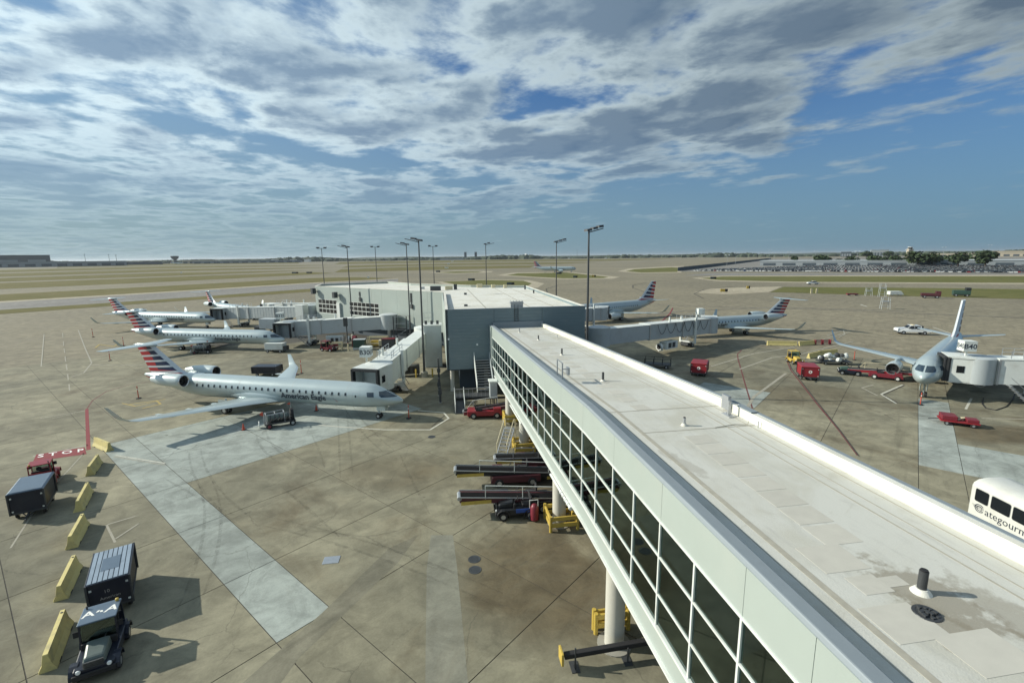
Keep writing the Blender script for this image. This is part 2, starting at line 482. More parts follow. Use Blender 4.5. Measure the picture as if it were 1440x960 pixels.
M['roof'] = roof_mat('roof_membrane', (0.70, 0.69, 0.625))
M['bridge_roof'] = roof_mat('bridge_roof_membrane', (0.535, 0.535, 0.490), ((9.95, 7.5, 0.75, 1.5, R(20), 0.75), (9.35, 6.6, 0.55, 1.1, R(10), 0.75), (11.0, 6.6, 0.5, 1.6, R(0), 0.55), (10.6, 4.5, 0.8, 1.6, 0.0, 0.5), (8.2, 14.5, 0.3, 1.4, 0.2, 0.35), (9.7, 26.4, 0.5, 0.7, 0.0, 0.4)))


def paint_mat(name, c, worn=0.45):
    m = bpy.data.materials.new(name)
    m.use_nodes = True
    g = NG(m.node_tree)
    b = m.node_tree.nodes['Principled BSDF']
    p = g.n('ShaderNodeNewGeometry').outputs['Position']
    f = g.step(g.noise(p, 3.0, 6, 0.7), 0.52, 0.66)
    g.put(b.inputs['Base Color'], g.mix(g.math('MULTIPLY', f, worn), c, (0.17, 0.155, 0.115)))
    b.inputs['Roughness'].default_value = 0.8
    return m


M['line_red'] = paint_mat('ground_paint_red', (0.21, 0.022, 0.030), 0.25)
M['line_darkred'] = paint_mat('worn_paint_red', (0.14, 0.035, 0.035), 0.7)
M['line_white'] = paint_mat('ground_paint_white', (0.50, 0.49, 0.42), 0.75)
M['line_faint'] = paint_mat('ground_paint_faint', (0.33, 0.31, 0.25), 0.8)
M['line_yellow'] = paint_mat('ground_paint_yellow', (0.40, 0.30, 0.09), 0.7)
def film_mat(name, c, amount):
    m = bpy.data.materials.new(name)
    m.use_nodes = True
    g = NG(m.node_tree)
    b = m.node_tree.nodes['Principled BSDF']
    p = g.n('ShaderNodeNewGeometry').outputs['Position']
    f = g.step(g.noise(p, 2.2, 6, 0.7), 0.35, 0.65)
    b.inputs['Base Color'].default_value = (*c, 1)
    b.inputs['Roughness'].default_value = 0.8
    g.put(b.inputs['Alpha'], g.math('MULTIPLY', f, amount))
    return m


M['tyremark'] = film_mat('tyre_rubber_film', (0.06, 0.056, 0.046), 0.20)
M['line_dark'] = paint_mat('ground_joint_dark', (0.055, 0.05, 0.04), 0.3)


# ------------------------------------------------------------------ mesh building
class MB:
    def __init__(self):
        self.v, self.f, self.m, self.uv = [], [], [], None

    def add(self, vs, fs, m=0):
        o = len(self.v)
        self.v += [tuple(q) for q in vs]
        self.f += [tuple(i + o for i in q) for q in fs]
        self.m += [m] * len(fs)
        return self

    def box(self, x0, x1, y0, y1, z0, z1, m=0):
        vs = [(x, y, z) for z in (z0, z1) for (x, y) in ((x0, y0), (x1, y0), (x1, y1), (x0, y1))]
        return self.add(vs, [(3, 2, 1, 0), (4, 5, 6, 7), (0, 1, 5, 4), (1, 2, 6, 5), (2, 3, 7, 6), (3, 0, 4, 7)], m)

    def hexa(self, lo, hi, m=0):
        """eight corners: four below, four above, both counter-clockwise seen from above"""
        return self.add(list(lo) + list(hi), [(3, 2, 1, 0), (4, 5, 6, 7), (0, 1, 5, 4), (1, 2, 6, 5), (2, 3, 7, 6), (3, 0, 4, 7)], m)

    def bar(self, p, q, wd, h=None, m=0):
        h = h or wd
        p, q = Vector(p), Vector(q)
        d = (q - p).normalized()
        s = d.cross(Vector((0, 0, 1)))
        s = s.normalized() if s.length > 1e-4 else Vector((1, 0, 0))
        t = s.cross(d)
        vs = []
        for c in (p, q):
            for a, b_ in ((-1, -1), (1, -1), (1, 1), (-1, 1)):
                vs.append(c + s * a * wd / 2 + t * b_ * h / 2)
        return self.add(vs, [(3, 2, 1, 0), (4, 5, 6, 7), (0, 1, 5, 4), (1, 2, 6, 5), (2, 3, 7, 6), (3, 0, 4, 7)], m)

    def cyl(self, p, q, r, r2=None, n=12, m=0):
        r2 = r if r2 is None else r2
        p, q = Vector(p), Vector(q)
        d = (q - p).normalized()
        s = d.cross(Vector((0, 0, 1)))
        s = s.normalized() if s.length > 1e-4 else Vector((1, 0, 0))
        t = s.cross(d)
        vs = []
        for c, rr in ((p, r), (q, r2)):
            for i in range(n):
                a = 2 * math.pi * i / n
                vs.append(c + s * math.cos(a) * rr + t * math.sin(a) * rr)
        fs = [(i, (i + 1) % n, n + (i + 1) % n, n + i) for i in range(n)]
        fs += [tuple(range(n))[::-1], tuple(range(n, 2 * n))]
        return self.add(vs, fs, m)

    def tube(self, pts, r, n=8, m=0):
        for a, b_ in zip(pts[:-1], pts[1:]):
            self.cyl(a, b_, r, n=n, m=m)
        return self

    def loft(self, rings, m=0, cap=True, closed=True):
        n = len(rings[0])
        vs = [q for r in rings for q in r]
        fs = []
        for k in range(len(rings) - 1):
            for i in range(n if closed else n - 1):
                j = (i + 1) % n
                fs.append((k * n + i, k * n + j, (k + 1) * n + j, (k + 1) * n + i))
        if cap:
            fs.append(tuple(range(n))[::-1])
            fs.append(tuple(range((len(rings) - 1) * n, len(rings) * n)))
        return self.add(vs, fs, m)

    def lathe(self, prof, c, ax=0, n=16, m=0, cap=True):
        """profile of (position, radius) along the x axis (ax=0) or the z axis (ax=2) through c"""
        rings = []
        for t, r in prof:
            ring = []
            for i in range(n):
                a = 2 * math.pi * i / n
                if ax == 0:
                    ring.append((c[0] + t, c[1] + r * math.cos(a), c[2] + r * math.sin(a)))
                else:
                    ring.append((c[0] + r * math.cos(a), c[1] + r * math.sin(a), c[2] + t))
            rings.append(ring)
        return self.loft(rings, m, cap)

    def prism(self, poly, z0, z1, m=0):
        n = len(poly)
        vs = [(x, y, z0) for x, y in poly] + [(x, y, z1) for x, y in poly]
        fs = [tuple(range(n))[::-1], tuple(range(n, 2 * n))] + [(i, (i + 1) % n, n + (i + 1) % n, n + i) for i in range(n)]
        return self.add(vs, fs, m)

    def poly(self, pts, z, m=0):
        return self.add([(x, y, z) for x, y in pts], [tuple(range(len(pts)))], m)

    def tf(self, mx, since=0):
        for i in range(since, len(self.v)):
            self.v[i] = tuple(mx @ Vector(self.v[i]))
        return self

    def mesh(self, name, mats):
        me = bpy.data.meshes.new(name)
        me.from_pydata(self.v, [], self.f)
        for q in (mats if isinstance(mats, (list, tuple)) else [mats]):
            me.materials.append(M[q] if isinstance(q, str) else q)
        me.polygons.foreach_set('material_index', self.m)
        bm = bmesh.new()
        bm.from_mesh(me)
        bmesh.ops.recalc_face_normals(bm, faces=bm.faces)
        bm.to_mesh(me)
        bm.free()
        me.update()
        return me

    def build(self, name, mats, parent=None, smooth=False, loc=None, bevel=0.0):
        me = self.mesh(name, mats)
        if smooth:
            me.shade_smooth()
            try:
                me.set_sharp_from_angle(angle=R(40))
            except Exception:
                pass
        o = bpy.data.objects.new(name, me)
        col.objects.link(o)
        if parent:
            o.parent = parent
        if loc:
            o.location = loc
        if bevel:
            bv = o.modifiers.new('bevel', 'BEVEL')
            bv.width = bevel
            bv.segments = 2
            bv.limit_method = 'ANGLE'
        return o


def tag(o, label=None, cat=None, group=None, kind=None):
    if label:
        o['label'] = label
    if cat:
        o['category'] = cat
    if group:
        o['group'] = group
    if kind:
        o['kind'] = kind
    return o


def thing(name, label, cat, loc=(0, 0, 0), rz=0.0, group=None):
    o = bpy.data.objects.new(name, None)
    o.empty_display_size = 0.3
    col.objects.link(o)
    o.location = loc if len(loc) == 3 else (loc[0], loc[1], 0)
    o.rotation_euler = (0, 0, rz)
    return tag(o, label, cat, group)


KIDS = {}


def dup(root, label, loc, rz=0.0, group=None):
    """copy of a thing with copies of its parts and sub-parts"""
    def rec(o, parent):
        c = o.copy()
        col.objects.link(c)
        c.parent = parent
        for ch in [q for q in bpy.data.objects if q.parent == o]:
            rec(ch, c)
        return c
    r = rec(root, None)
    r.location = loc if len(loc) == 3 else (loc[0], loc[1], 0)
    r.rotation_euler = (0, 0, rz)
    r['label'] = label
    if group:
        r['group'] = group
    return r


def inst(o, parent, loc=None, rot=None, scale=None):
    c = o.copy()
    col.objects.link(c)
    c.parent = parent
    if loc is not None:
        c.location = loc
    if rot is not None:
        c.rotation_euler = rot
    if scale is not None:
        c.scale = scale
    return c


def text_geo(body, size, shear=0.0, spacing=1.0, align='LEFT', bold=0.0, cuts=0):
    cu = bpy.data.curves.new('lettering', 'FONT')
    cu.body = body
    cu.size = size
    cu.shear = shear
    cu.space_character = spacing
    cu.align_x = align
    cu.offset = bold
    cu.resolution_u = 2
    o = bpy.data.objects.new('lettering', cu)
    col.objects.link(o)
    dg = bpy.context.evaluated_depsgraph_get()
    me = bpy.data.meshes.new_from_object(o.evaluated_get(dg))
    if cuts:                                   # finer faces, so that the letters can follow a curved skin
        bm = bmesh.new()
        bm.from_mesh(me)
        bmesh.ops.triangulate(bm, faces=bm.faces)
        for _ in range(cuts):
            ed_ = [e for e in bm.edges if e.calc_length() > .14]
            if not ed_:
                break
            bmesh.ops.subdivide_edges(bm, edges=ed_, cuts=1)
            bmesh.ops.triangulate(bm, faces=bm.faces)
        bm.to_mesh(me)
        bm.free()
    vs = [v.co.copy() for v in me.vertices]
    fs = [tuple(p.vertices) for p in me.polygons]
    bpy.data.objects.remove(o)
    bpy.data.curves.remove(cu)
    bpy.data.meshes.remove(me)
    return vs, fs


def lettering(name, body, size, origin, xdir, ydir, mt, parent=None, align='CENTER', shear=0.0, bold=0.0, spacing=1.0):
    vs, fs = text_geo(body, size, shear, spacing, align, bold)
    o, xd, yd = Vector(origin), Vector(xdir).normalized(), Vector(ydir).normalized()
    b = MB()
    b.add([o + xd * q.x + yd * q.y for q in vs], fs)
    me = bpy.data.meshes.new(name)
    me.from_pydata(b.v, [], b.f)
    me.materials.append(M[mt])
    ob = bpy.data.objects.new(name, me)
    col.objects.link(ob)
    if parent:
        ob.parent = parent
    return ob

# ------------------------------------------------------------------ ground, field and paint
gm = MB()
gm.add([(-30000, -400, -0.03), (30000, -400, -0.03), (30000, 40000, -0.03), (-30000, 40000, -0.03)], [(0, 1, 2, 3)])
ground = tag(gm.build('ground', 'field'), kind='structure')

# cast apron slabs in the directions of the joints; the narrow bay is the pale strip
qa, pa = (math.cos(R(50)), math.sin(R(50))), (math.cos(R(-40)), math.sin(R(-40)))
qs_ = [-31.2, -23.4, -15.6, -7.8, 0.0, 7.5, 10.2] + [18.0 + 7.8 * i for i in range(11)]
ps_ = [-112, -104.4, -96.8, -88.0, -80.4, -72.6, -64.8, -57.0, -49.4, -41.8, -34.2, -26.6, -20.4, -12.2, -5.0, 1.9, 4.6, 12.2, 19.8, 27.4]
sheet = MB()
sheet.poly([(pa[0] * p + qa[0] * q, pa[1] * p + qa[1] * q) for p, q in ((-112, -31), (27.4, -31), (27.4, 96), (-112, 96))], -0.02)
apron = tag(sheet.build('apron', 'line_dark'), kind='structure')
unit = MB().box(-.5, .5, -.5, .5, -1, 0)
slabs = {}
n_slab = 0
for i in range(len(ps_) - 1):
    for j in range(len(qs_) - 1):
        p0, p1, q0, q1 = ps_[i], ps_[i + 1], qs_[j], qs_[j + 1]
        pc, qc = (p0 + p1) / 2, (q0 + q1) / 2
        cx, cy = pa[0] * pc + qa[0] * qc, pa[1] * pc + qa[1] * qc
        light = (7.5 < qc < 10.2 and -57 < pc < -20.4) or (-57 < pc < -41.8 and 7.5 < qc < 30) or (1.9 < pc < 4.6 and 49 < qc < 73) or (4.6 < pc < 27 and 49.2 < qc < 57) or (-20.4 < pc < -12.2 and 57 < qc < 64.9)
        if cy < -5 or n_slab > 298:
            continue
        if abs(cx) > max(cy, 8) * 1.2 + 8 or cy > 98:
            continue
        u_, v_ = cx * math.cos(R(8.9)) + cy * math.sin(R(8.9)), -cx * math.sin(R(8.9)) + cy * math.cos(R(8.9))
        if 5 < u_ < 15 and 64 < v_ < 100:
            continue
        key = 'light_slab' if light else 'apron'
        if key not in slabs:
            o = unit.build('concrete_slab', key, apron)
            slabs[key] = o
        else:
            o = inst(slabs[key], apron)
        o.location = (cx, cy, 0)
        o.rotation_euler = (0, 0, R(-40))
        o.scale = (p1 - p0 - 0.045, q1 - q0 - 0.045, 0.018)
        n_slab += 1


def sheet_obj(name, pts, z, mt):
    b = MB()
    b.poly(pts, z)
    return tag(b.build(name, mt), kind='structure')


# bands of grass and taxiways to the left
def band(near, far, us=(-420, 240, 440)):
    return near, far


sheet_obj('grass_field', [(-193.03, 122.09), (-169.59, 157.35), (-142.17, 198.79), (-103.83, 250.03), (-114.07, 275.03), (-152.57, 213.58), (-184.32, 171.31), (-212.09, 134.46)], 0.02, 'grass')
sheet_obj('taxiway', [(-212.09, 134.46), (-184.32, 171.31), (-152.57, 213.58), (-114.07, 275.03), (-74.71, 316.49), (-92.10, 391.05), (-138.07, 333.63), (-182.66, 256.36), (-216.93, 202.18), (-249.84, 158.96)], 0.01, 'asphalt')
sheet_obj('taxiway_shoulder', [(-249.84, 158.96), (-216.93, 202.18), (-182.66, 256.36), (-138.07, 333.63), (-92.10, 391.05), (-94.29, 400.46), (-142.53, 344.52), (-188.45, 264.58), (-224.72, 209.56), (-260.54, 165.91)], 0.015, 'shoulder')
sheet_obj('grass_field', [(-260.54, 165.91), (-225.53, 210.33), (-188.45, 264.58), (-142.53, 344.52), (-111.29, 377.45), (-99.67, 403.04), (-140.10, 432.29), (-174.89, 423.53), (-229.44, 322.87), (-271.57, 253.93), (-314.43, 200.88)], 0.02, 'grass')
sheet_obj('taxiway', [(-314.43, 200.88), (-271.57, 253.93), (-229.44, 322.87), (-174.89, 423.53), (-39.31, 450.46), (-22.98, 537.03), (-213.34, 517.42), (-272.18, 383.63), (-322.76, 302.39), (-372.18, 238.35)], 0.01, 'field')
sheet_obj('grass_field', [(-372.18, 238.35), (-322.76, 302.39), (-272.18, 383.63), (-213.34, 517.42), (-205.58, 558.96), (-250.86, 609.03), (-345.61, 488.02), (-416.27, 390.95), (-492.90, 316.69)], 0.02, 'grass')
sheet_obj('grass_field', [(-513.73, 330.21), (-441.26, 414.61), (-368.56, 520.65), (-302.94, 643.44), (-296.81, 696.16), (-462.83, 654.66), (-542.86, 510.82), (-628.92, 404.97)], 0.02, 'grass')
sheet_obj('grass_field', [(-663.25, 427.24), (-588.92, 554.43), (-508.03, 718.92), (-368.17, 835.33), (-331.61, 903.81), (-641.09, 908.08), (-751.98, 708.84), (-864.58, 557.90)], 0.03, 'grass')
sheet_obj('grass_field', [(-935.59, 603.98), (-821.19, 774.37), (-700.45, 992.47), (-494.31, 1122.70), (-448.53, 1223.74), (-969.89, 1375.52), (-1075.80, 1015.46), (-1258.65, 813.63)], 0.03, 'grass')
sheet_obj('grass_field', [(-1197.92, 1273.15), (-1097.88, 1557.47), (-730.84, 1661.60), (-943.30, 2145.64), (-1491.56, 2117.15), (-1527.67, 1624.51)], 0.03, 'grass')
# middle of the field
sheet_obj('grass_field', [(-215.83, 587.00), (-113.33, 645.56), (27.52, 714.37), (43.11, 882.25), (-158.49, 904.44), (-263.59, 747.89)], 0.03, 'grass')
sheet_obj('grass_field', [(-301.92, 857.16), (-147.49, 1012.47), (90.38, 1002.79), (214.88, 1203.81), (-37.15, 1340.71), (-373.23, 1106.95)], 0.03, 'grass')
sheet_obj('grass_field', [(-512.29, 1398.22), (-43.55, 1573.67), (314.05, 1510.67), (672.41, 1976.15), (-69.40, 2513.25), (-748.16, 2129.35)], 0.03, 'grass')
for outer, inner in (
    ([(-94.69, 543.33), (-69.76, 598.44), (-20.90, 567.17), (-22.47, 524.97), (-57.51, 492.55)], [(-86.19, 545.41), (-65.27, 574.31), (-33.45, 552.99), (-36.42, 524.80), (-59.76, 511.98)]),
    ([(-13.68, 440.15), (2.30, 512.48), (61.83, 516.23), (85.88, 379.09), (74.72, 352.73), (37.27, 354.56), (14.94, 388.70)], [(-4.57, 440.98), (6.50, 487.58), (57.33, 490.67), (77.84, 383.74), (69.82, 365.48), (39.74, 367.78), (17.35, 404.47)]),
    ([(-53.22, 335.17), (-21.15, 365.45), (12.74, 345.00), (20.98, 301.63), (14.34, 262.06), (-7.18, 251.22), (-32.86, 279.42)], [(-48.38, 336.07), (-19.57, 356.25), (8.47, 337.83), (12.99, 303.15), (8.51, 274.97), (-7.49, 262.65), (-30.49, 288.58)]),
    ([(113.08, 513.33), (150.40, 617.02), (230.47, 706.34), (259.07, 722.21), (161.82, 457.73), (121.70, 454.53)], [(122.57, 514.95), (149.19, 583.62), (218.34, 657.12), (220.99, 631.31), (164.59, 477.66), (127.89, 472.54)]),
    ([(131.52, 350.84), (166.19, 385.67), (369.26, 345.54), (398.04, 319.10), (290.95, 232.47), (265.20, 247.35), (167.42, 281.21), (132.23, 306.33)], [(136.42, 347.40), (162.84, 370.16), (349.67, 327.05), (379.42, 304.04), (303.66, 242.75), (276.94, 258.43), (173.26, 291.11), (138.88, 319.66)]),
):
    sheet_obj('shoulder', outer, 0.012, 'shoulder')
    sheet_obj('grass_island', inner, 0.024, 'grass2')
sheet_obj('grass_field', [(116.58, 215.10), (140.89, 247.44), (187.92, 233.46), (231.79, 215.83), (263.20, 200.34), (206.35, 156.44), (184.59, 171.29), (149.07, 191.80)], 0.024, 'grass2')
sheet_obj('service_road', [(82.35, 216.13), (101.18, 242.20), (142.02, 250.78), (115.56, 214.38), (91.76, 204.65)], 0.012, 'shoulder')
sheet_obj('service_road', [(140.10, 392.63), (182.77, 439.62), (391.19, 366.23), (448.41, 343.38), (425.94, 326.02), (371.46, 347.61), (167.29, 388.24)], 0.010, 'asphalt')
sheet_obj('parking_lot', [(170.78, 493.60), (393.65, 368.55), (435.64, 333.51), (1316.37, 1013.65), (1597.93, 1868.04), (838.38, 1542.39)], 0.016, 'asphalt')


sheet_obj('concrete_strip', [(-3.58, 16.06), (-4.89, 23.91), (-5.20, 27.22), (-3.82, 27.20), (-3.18, 23.88), (-1.83, 16.04)], 0.0025, 'strip')
sheet_obj('concrete_strip', [(-11.50, 16.16), (-9.47, 20.65), (-7.46, 25.93), (-6.00, 27.24), (-6.63, 24.57), (-9.43, 18.00), (-9.74, 16.14)], 0.0028, 'strip_dark')


def line(name, pts, wd, mt, z=0.006):
    """painted line of width wd along pts"""
    b = MB()
    for a, c in zip(pts[:-1], pts[1:]):
        a, c = Vector((*a, 0)), Vector((*c, 0))
        d = (c - a).normalized()
        s = Vector((-d.y, d.x, 0)) * wd / 2
        a, c = a - d * wd * .2, c + d * wd * .2
        b.add([(q.x, q.y, z) for q in (a - s, c - s, c + s, a + s)], [(0, 1, 2, 3)])
        z += 0.0007
    return tag(b.build(name, mt), kind='structure')


line('red_line', [(-39.09, 41.50), (-44.54, 47.62), (-49.95, 53.70)], 0.30, 'line_red')
line('red_line', [(-49.95, 53.70), (-52.26, 57.15), (-54.00, 61.34), (-53.48, 64.90), (-50.11, 67.92)], 0.13, 'line_darkred')
line('white_line', [(-35.45, 40.13), (-29.80, 38.36)], 0.16, 'line_white')
line('white_line', [(-35.39, 39.83), (-29.55, 38.00)], 0.10, 'line_faint', 0.010)
line('white_line', [(-42.79, 40.17), (-40.16, 42.54)], 0.34, 'line_faint')
line('white_line', [(-52.29, 50.54), (-49.65, 53.17)], 0.20, 'line_faint')
line('white_line', [(-50.91, 50.49), (-49.98, 52.16)], 0.12, 'line_faint', 0.010)
line('white_line', [(-109.00, 118.60), (-84.55, 92.84), (-71.64, 79.40), (-66.54, 72.12), (-66.10, 69.45)], 0.20, 'line_faint')
line('white_line', [(-70.17, 77.71), (-66.07, 77.20), (-59.59, 77.21)], 0.22, 'line_faint', 0.011)
for k in range(7):
    u = 89 + k * 0.9
    line('lane_dash', [(-108.73, 114.07), (-102.54, 107.49)] if k == 0 else [(-97.03, 101.61), (-92.06, 96.33)] if k == 1 else [(-89.01, 93.09), (-84.73, 88.61)] if k == 2 else [(-81.51, 85.19), (-77.34, 80.80)] if k == 3 else [(-75.15, 78.48), (-71.06, 74.21)] if k == 4 else [(-68.32, 71.29), (-64.95, 67.73)] if k == 5 else [(-62.60, 65.27), (-59.42, 61.89)], 0.15, 'line_faint')
line('white_line', [(-111.31, 112.10), (-77.94, 77.03)], 0.18, 'line_faint')
line('white_line', [(-22.60, 48.02), (-17.67, 46.80), (-13.03, 45.84), (-8.33, 45.70), (-6.91, 49.09), (-7.71, 51.01), (-10.73, 51.86)], 0.20, 'line_white')
line('white_line', [(-8.32, 46.52), (-7.50, 50.04)], 0.10, 'line_dark', 0.014)
line('white_line', [(-38.80, 40.69), (-34.59, 32.49), (-30.58, 26.34)], 0.10, 'line_faint', 0.009)
line('white_line', [(-26.77, 28.76), (-24.63, 26.82)], 0.13, 'line_faint')
line('white_line', [(-26.75, 28.85), (-25.67, 29.87)], 0.13, 'line_faint', 0.010)
line('white_line', [(-24.89, 27.20), (-24.77, 28.89)], 0.13, 'line_faint', 0.014)
line('stand_marking', [(-46.27, 55.49), (-44.09, 56.85), (-42.47, 55.35), (-43.48, 53.75)], 0.22, 'line_yellow')
line('stand_marking', [(-47.48, 55.81), (-44.98, 54.61), (-43.44, 57.43)], 0.18, 'line_yellow', 0.010)
line('stand_marking', [(-83.15, 93.51), (-85.75, 97.56), (-80.59, 94.89), (-82.80, 99.04)], 0.30, 'line_yellow')
line('hose_line', [(-85.54, 100.91), (-81.71, 97.33), (-78.83, 95.56)], 0.30, 'line_dark', 0.010)
line('red_line', [(41.49, 84.42), (39.00, 80.74), (37.26, 76.77), (31.46, 62.55), (26.94, 51.35)], 0.16, 'line_darkred')
line('red_line', [(46.32, 77.43), (44.24, 74.81), (41.50, 69.08), (34.94, 52.37), (31.92, 44.31), (29.53, 38.44)], 0.17, 'line_darkred')
line('black_line', [(46.87, 77.97), (44.75, 75.31), (42.12, 69.97), (35.44, 53.16), (32.04, 44.38), (29.54, 38.29)], 0.13, 'line_dark', 0.012)
line('white_line', [(51.05, 60.31), (45.17, 56.28), (44.07, 52.59)], 0.22, 'line_white')
line('white_line', [(51.18, 60.13), (45.20, 55.97), (44.44, 52.84)], 0.16, 'line_dark', 0.012)
line('white_line', [(47.34, 60.46), (44.92, 59.18), (44.30, 55.71)], 0.20, 'line_faint')
line('white_line', [(54.24, 54.17), (49.95, 50.31)], 0.22, 'line_white')
line('white_line', [(48.82, 47.30), (52.82, 46.96)], 0.20, 'line_faint')
line('white_line', [(116.80, 159.01), (114.09, 152.41)], 0.5, 'line_white')
line('white_line', [(97.01, 108.44), (93.10, 99.47), (90.86, 95.10)], 0.30, 'line_white')
line('white_line', [(30.80, 71.91), (42.06, 81.19), (50.97, 85.92), (65.96, 96.70), (73.83, 102.70)], 0.30, 'line_faint')
line('white_line', [(34.24, 69.87), (43.21, 77.59), (50.45, 80.74), (66.78, 91.65)], 0.30, 'line_faint', 0.010)
line('white_line', [(23.76, 47.66), (29.26, 55.67), (39.56, 66.98)], 0.35, 'line_faint', 0.012)
line('white_line', [(66.09, 98.47), (74.50, 105.72), (70.88, 100.01), (67.36, 96.61)], 0.25, 'line_faint', 0.010)
# curved rubber and paint arcs far out on the taxiways
line('taxi_line', [(20.30, 192.50), (16.55, 218.99), (18.33, 252.72), (27.62, 282.48), (45.18, 301.81), (78.91, 330.71)], 0.5, 'line_dark', 0.02)
line('taxi_line', [(62.42, 225.67), (63.76, 251.04), (69.78, 274.93), (85.58, 302.10), (118.62, 332.07)], 0.5, 'line_dark', 0.02)
line('taxi_line', [(75.10, 185.81), (80.42, 210.16), (94.83, 235.31), (117.30, 253.81)], 0.5, 'line_dark', 0.02)
line('taxi_line', [(26.72, 126.57), (52.69, 146.08), (87.23, 152.97), (120.15, 137.84)], 0.7, 'asphalt', 0.02)
line('taxi_line', [(34.89, 386.45), (81.32, 302.94), (158.36, 279.94), (260.54, 224.06)], 0.6, 'asphalt', 0.021)
line('taxi_line', [(34.32, 175.81), (57.81, 160.52), (99.20, 143.57), (132.53, 122.17)], 0.6, 'asphalt', 0.022)
line('taxi_line', [(37.15, 118.93), (46.50, 139.24), (52.37, 154.32)], 0.35, 'line_red', 0.02)

# STOP lettering box on the service road
sb = sheet_obj('stop_marking', [(-41.73, 39.01), (-38.39, 40.49), (-39.97, 42.09), (-42.93, 40.52)], 0.009, 'line_red')
_a, _b = Vector((*(-42.04, 39.54), 0)), Vector((*(-38.86, 40.95), 0))
_x = (_b - _a).normalized()
_y = (Vector((*(-39.88, 41.99), 0)) - Vector((*(-38.69, 40.78), 0)) + Vector((*(-42.82, 40.40), 0)) - Vector((*(-41.95, 39.32), 0))) / 2
_h = _y.length
_y.normalize()
_w = (_b - _a).length
vs, fs = text_geo('STOP', 1.25, 0, 1.6, 'LEFT', 0.02)
mxx, mnx = max(v.x for v in vs), min(v.x for v in vs)
b = MB()
k = _w * 0.93 / (mxx - mnx)
hk = _h * 0.68 / max(v.y for v in vs) * .90
b.add([_a + _x * ((v.x - mnx) * k + _w * 0.035) + _y * (v.y * hk + _h * 0.20) + Vector((0, 0, 0.014)) for v in vs], fs)
o = b.build('stop_lettering', 'white_text')
tag(o, kind='structure')

# covers set in the concrete
for i, ((x, y), lb) in enumerate((((-2.30, 24.76), 'round dark manhole cover in the apron, the farther of the pair'), ((-2.19, 23.81), 'round dark manhole cover in the apron, the nearer of the pair'), ((-7.87, 43.77), 'small round dark cover near the white outline'))):
    b = MB()
    b.lathe([(-.05, .36), (.012, .36), (.012, .31), (.006, .30), (.006, .01)], (0, 0, 0), 2, 24)
    for a in range(-2, 3):
        b.box(-.25, .25, a * .1 - .02, a * .1 + .02, .006, .014)
    tag(b.build('manhole_cover', 'darkmetal', loc=(x, y, .004)), lb, 'manhole cover', 'manhole covers')
b = MB()
b.box(-.45, .45, -.34, .34, -.01, .016)
b.box(-.40, .40, -.02, .02, .016, .022)
o = tag(b.build('access_hatch', 'metal', loc=(*(-10.54, 24.83), .004), bevel=0.01), 'square pale steel hatch plate set in the apron', 'hatch')
o.rotation_euler.z = R(8)

# tyre marks: worn dark sweeps left by tractors and aircraft
rng = random.Random(17)
tyre = MB()
for k in range(46):
    if k < 20:
        x, y, a, L_ = rng.uniform(-26, 2), rng.uniform(20, 58), R(rng.choice((50, 58, 140, 120)) + rng.uniform(-12, 12)), rng.uniform(6, 18)
    else:
        x, y, a, L_ = rng.uniform(24, 66), rng.uniform(38, 95), R(rng.choice((-12, 20, 55, 150)) + rng.uniform(-14, 14)), rng.uniform(10, 30)
    bend = rng.uniform(-.035, .035)
    for off in ((0, .95) if rng.random() < .6 else (0,)):
        n = 12
        lp = []
        xx, yy, aa = x - off * math.sin(a), y + off * math.cos(a), a
        for i in range(n + 1):
            wd_ = rng.uniform(.08, .13) * math.sin(math.pi * (i + .6) / (n + 1.2)) ** .5
            lp.append(((xx - wd_ * math.sin(aa), yy + wd_ * math.cos(aa)), (xx + wd_ * math.sin(aa), yy - wd_ * math.cos(aa))))
            xx += math.cos(aa) * L_ / n
            yy += math.sin(aa) * L_ / n
            aa += bend
        z = .0035 + k * .00002 + off * .00001
        for p0, p1 in zip(lp[:-1], lp[1:]):
            tyre.add([(*p0[0], z), (*p0[1], z), (*p1[1], z), (*p1[0], z)], [(0, 1, 2, 3)])
tag(tyre.build('tyre_mark', 'tyremark'), kind='structure')

# ------------------------------------------------------------------ enclosed walkway on columns
AX = R(8.9)
SB = thing('enclosed_walkway', 'long pale enclosed walkway with dark green glazing and white flat roof on round columns', 'walkway', (0, 0, 0), AX)
Y0, Y1, YK, SL = -14.0, 59.2, 20.0, 0.0455
XL, XR = 6.5, 13.4


def dz(y):
    return -SL * max(0.0, y - YK)


def lofted(b, x0, x1, z0, z1, y0=Y0, y1=Y1, m=0):
    """box following the level run and then the ramp"""
    for a, c in ((y0, min(y1, YK)), (max(y0, YK), y1)):
        if c - a < 0.01:
            continue
        b.hexa([(x0, a, z0 + dz(a)), (x1, a, z0 + dz(a)), (x1, c, z0 + dz(c)), (x0, c, z0 + dz(c))],
               [(x0, a, z1 + dz(a)), (x1, a, z1 + dz(a)), (x1, c, z1 + dz(c)), (x0, c, z1 + dz(c))], m)
    return b


rf = lofted(MB(), XL + .42, XR - .34, 9.55, 10.0).build('roof', 'bridge_roof', SB)
lofted(MB(), XL + .10, XR - .10, 4.62, 5.42).build('floor_slab', 'panel', SB)
lofted(MB(), XL + .15, XR - .15, 9.02, 9.30).build('ceiling', 'panel', SB)
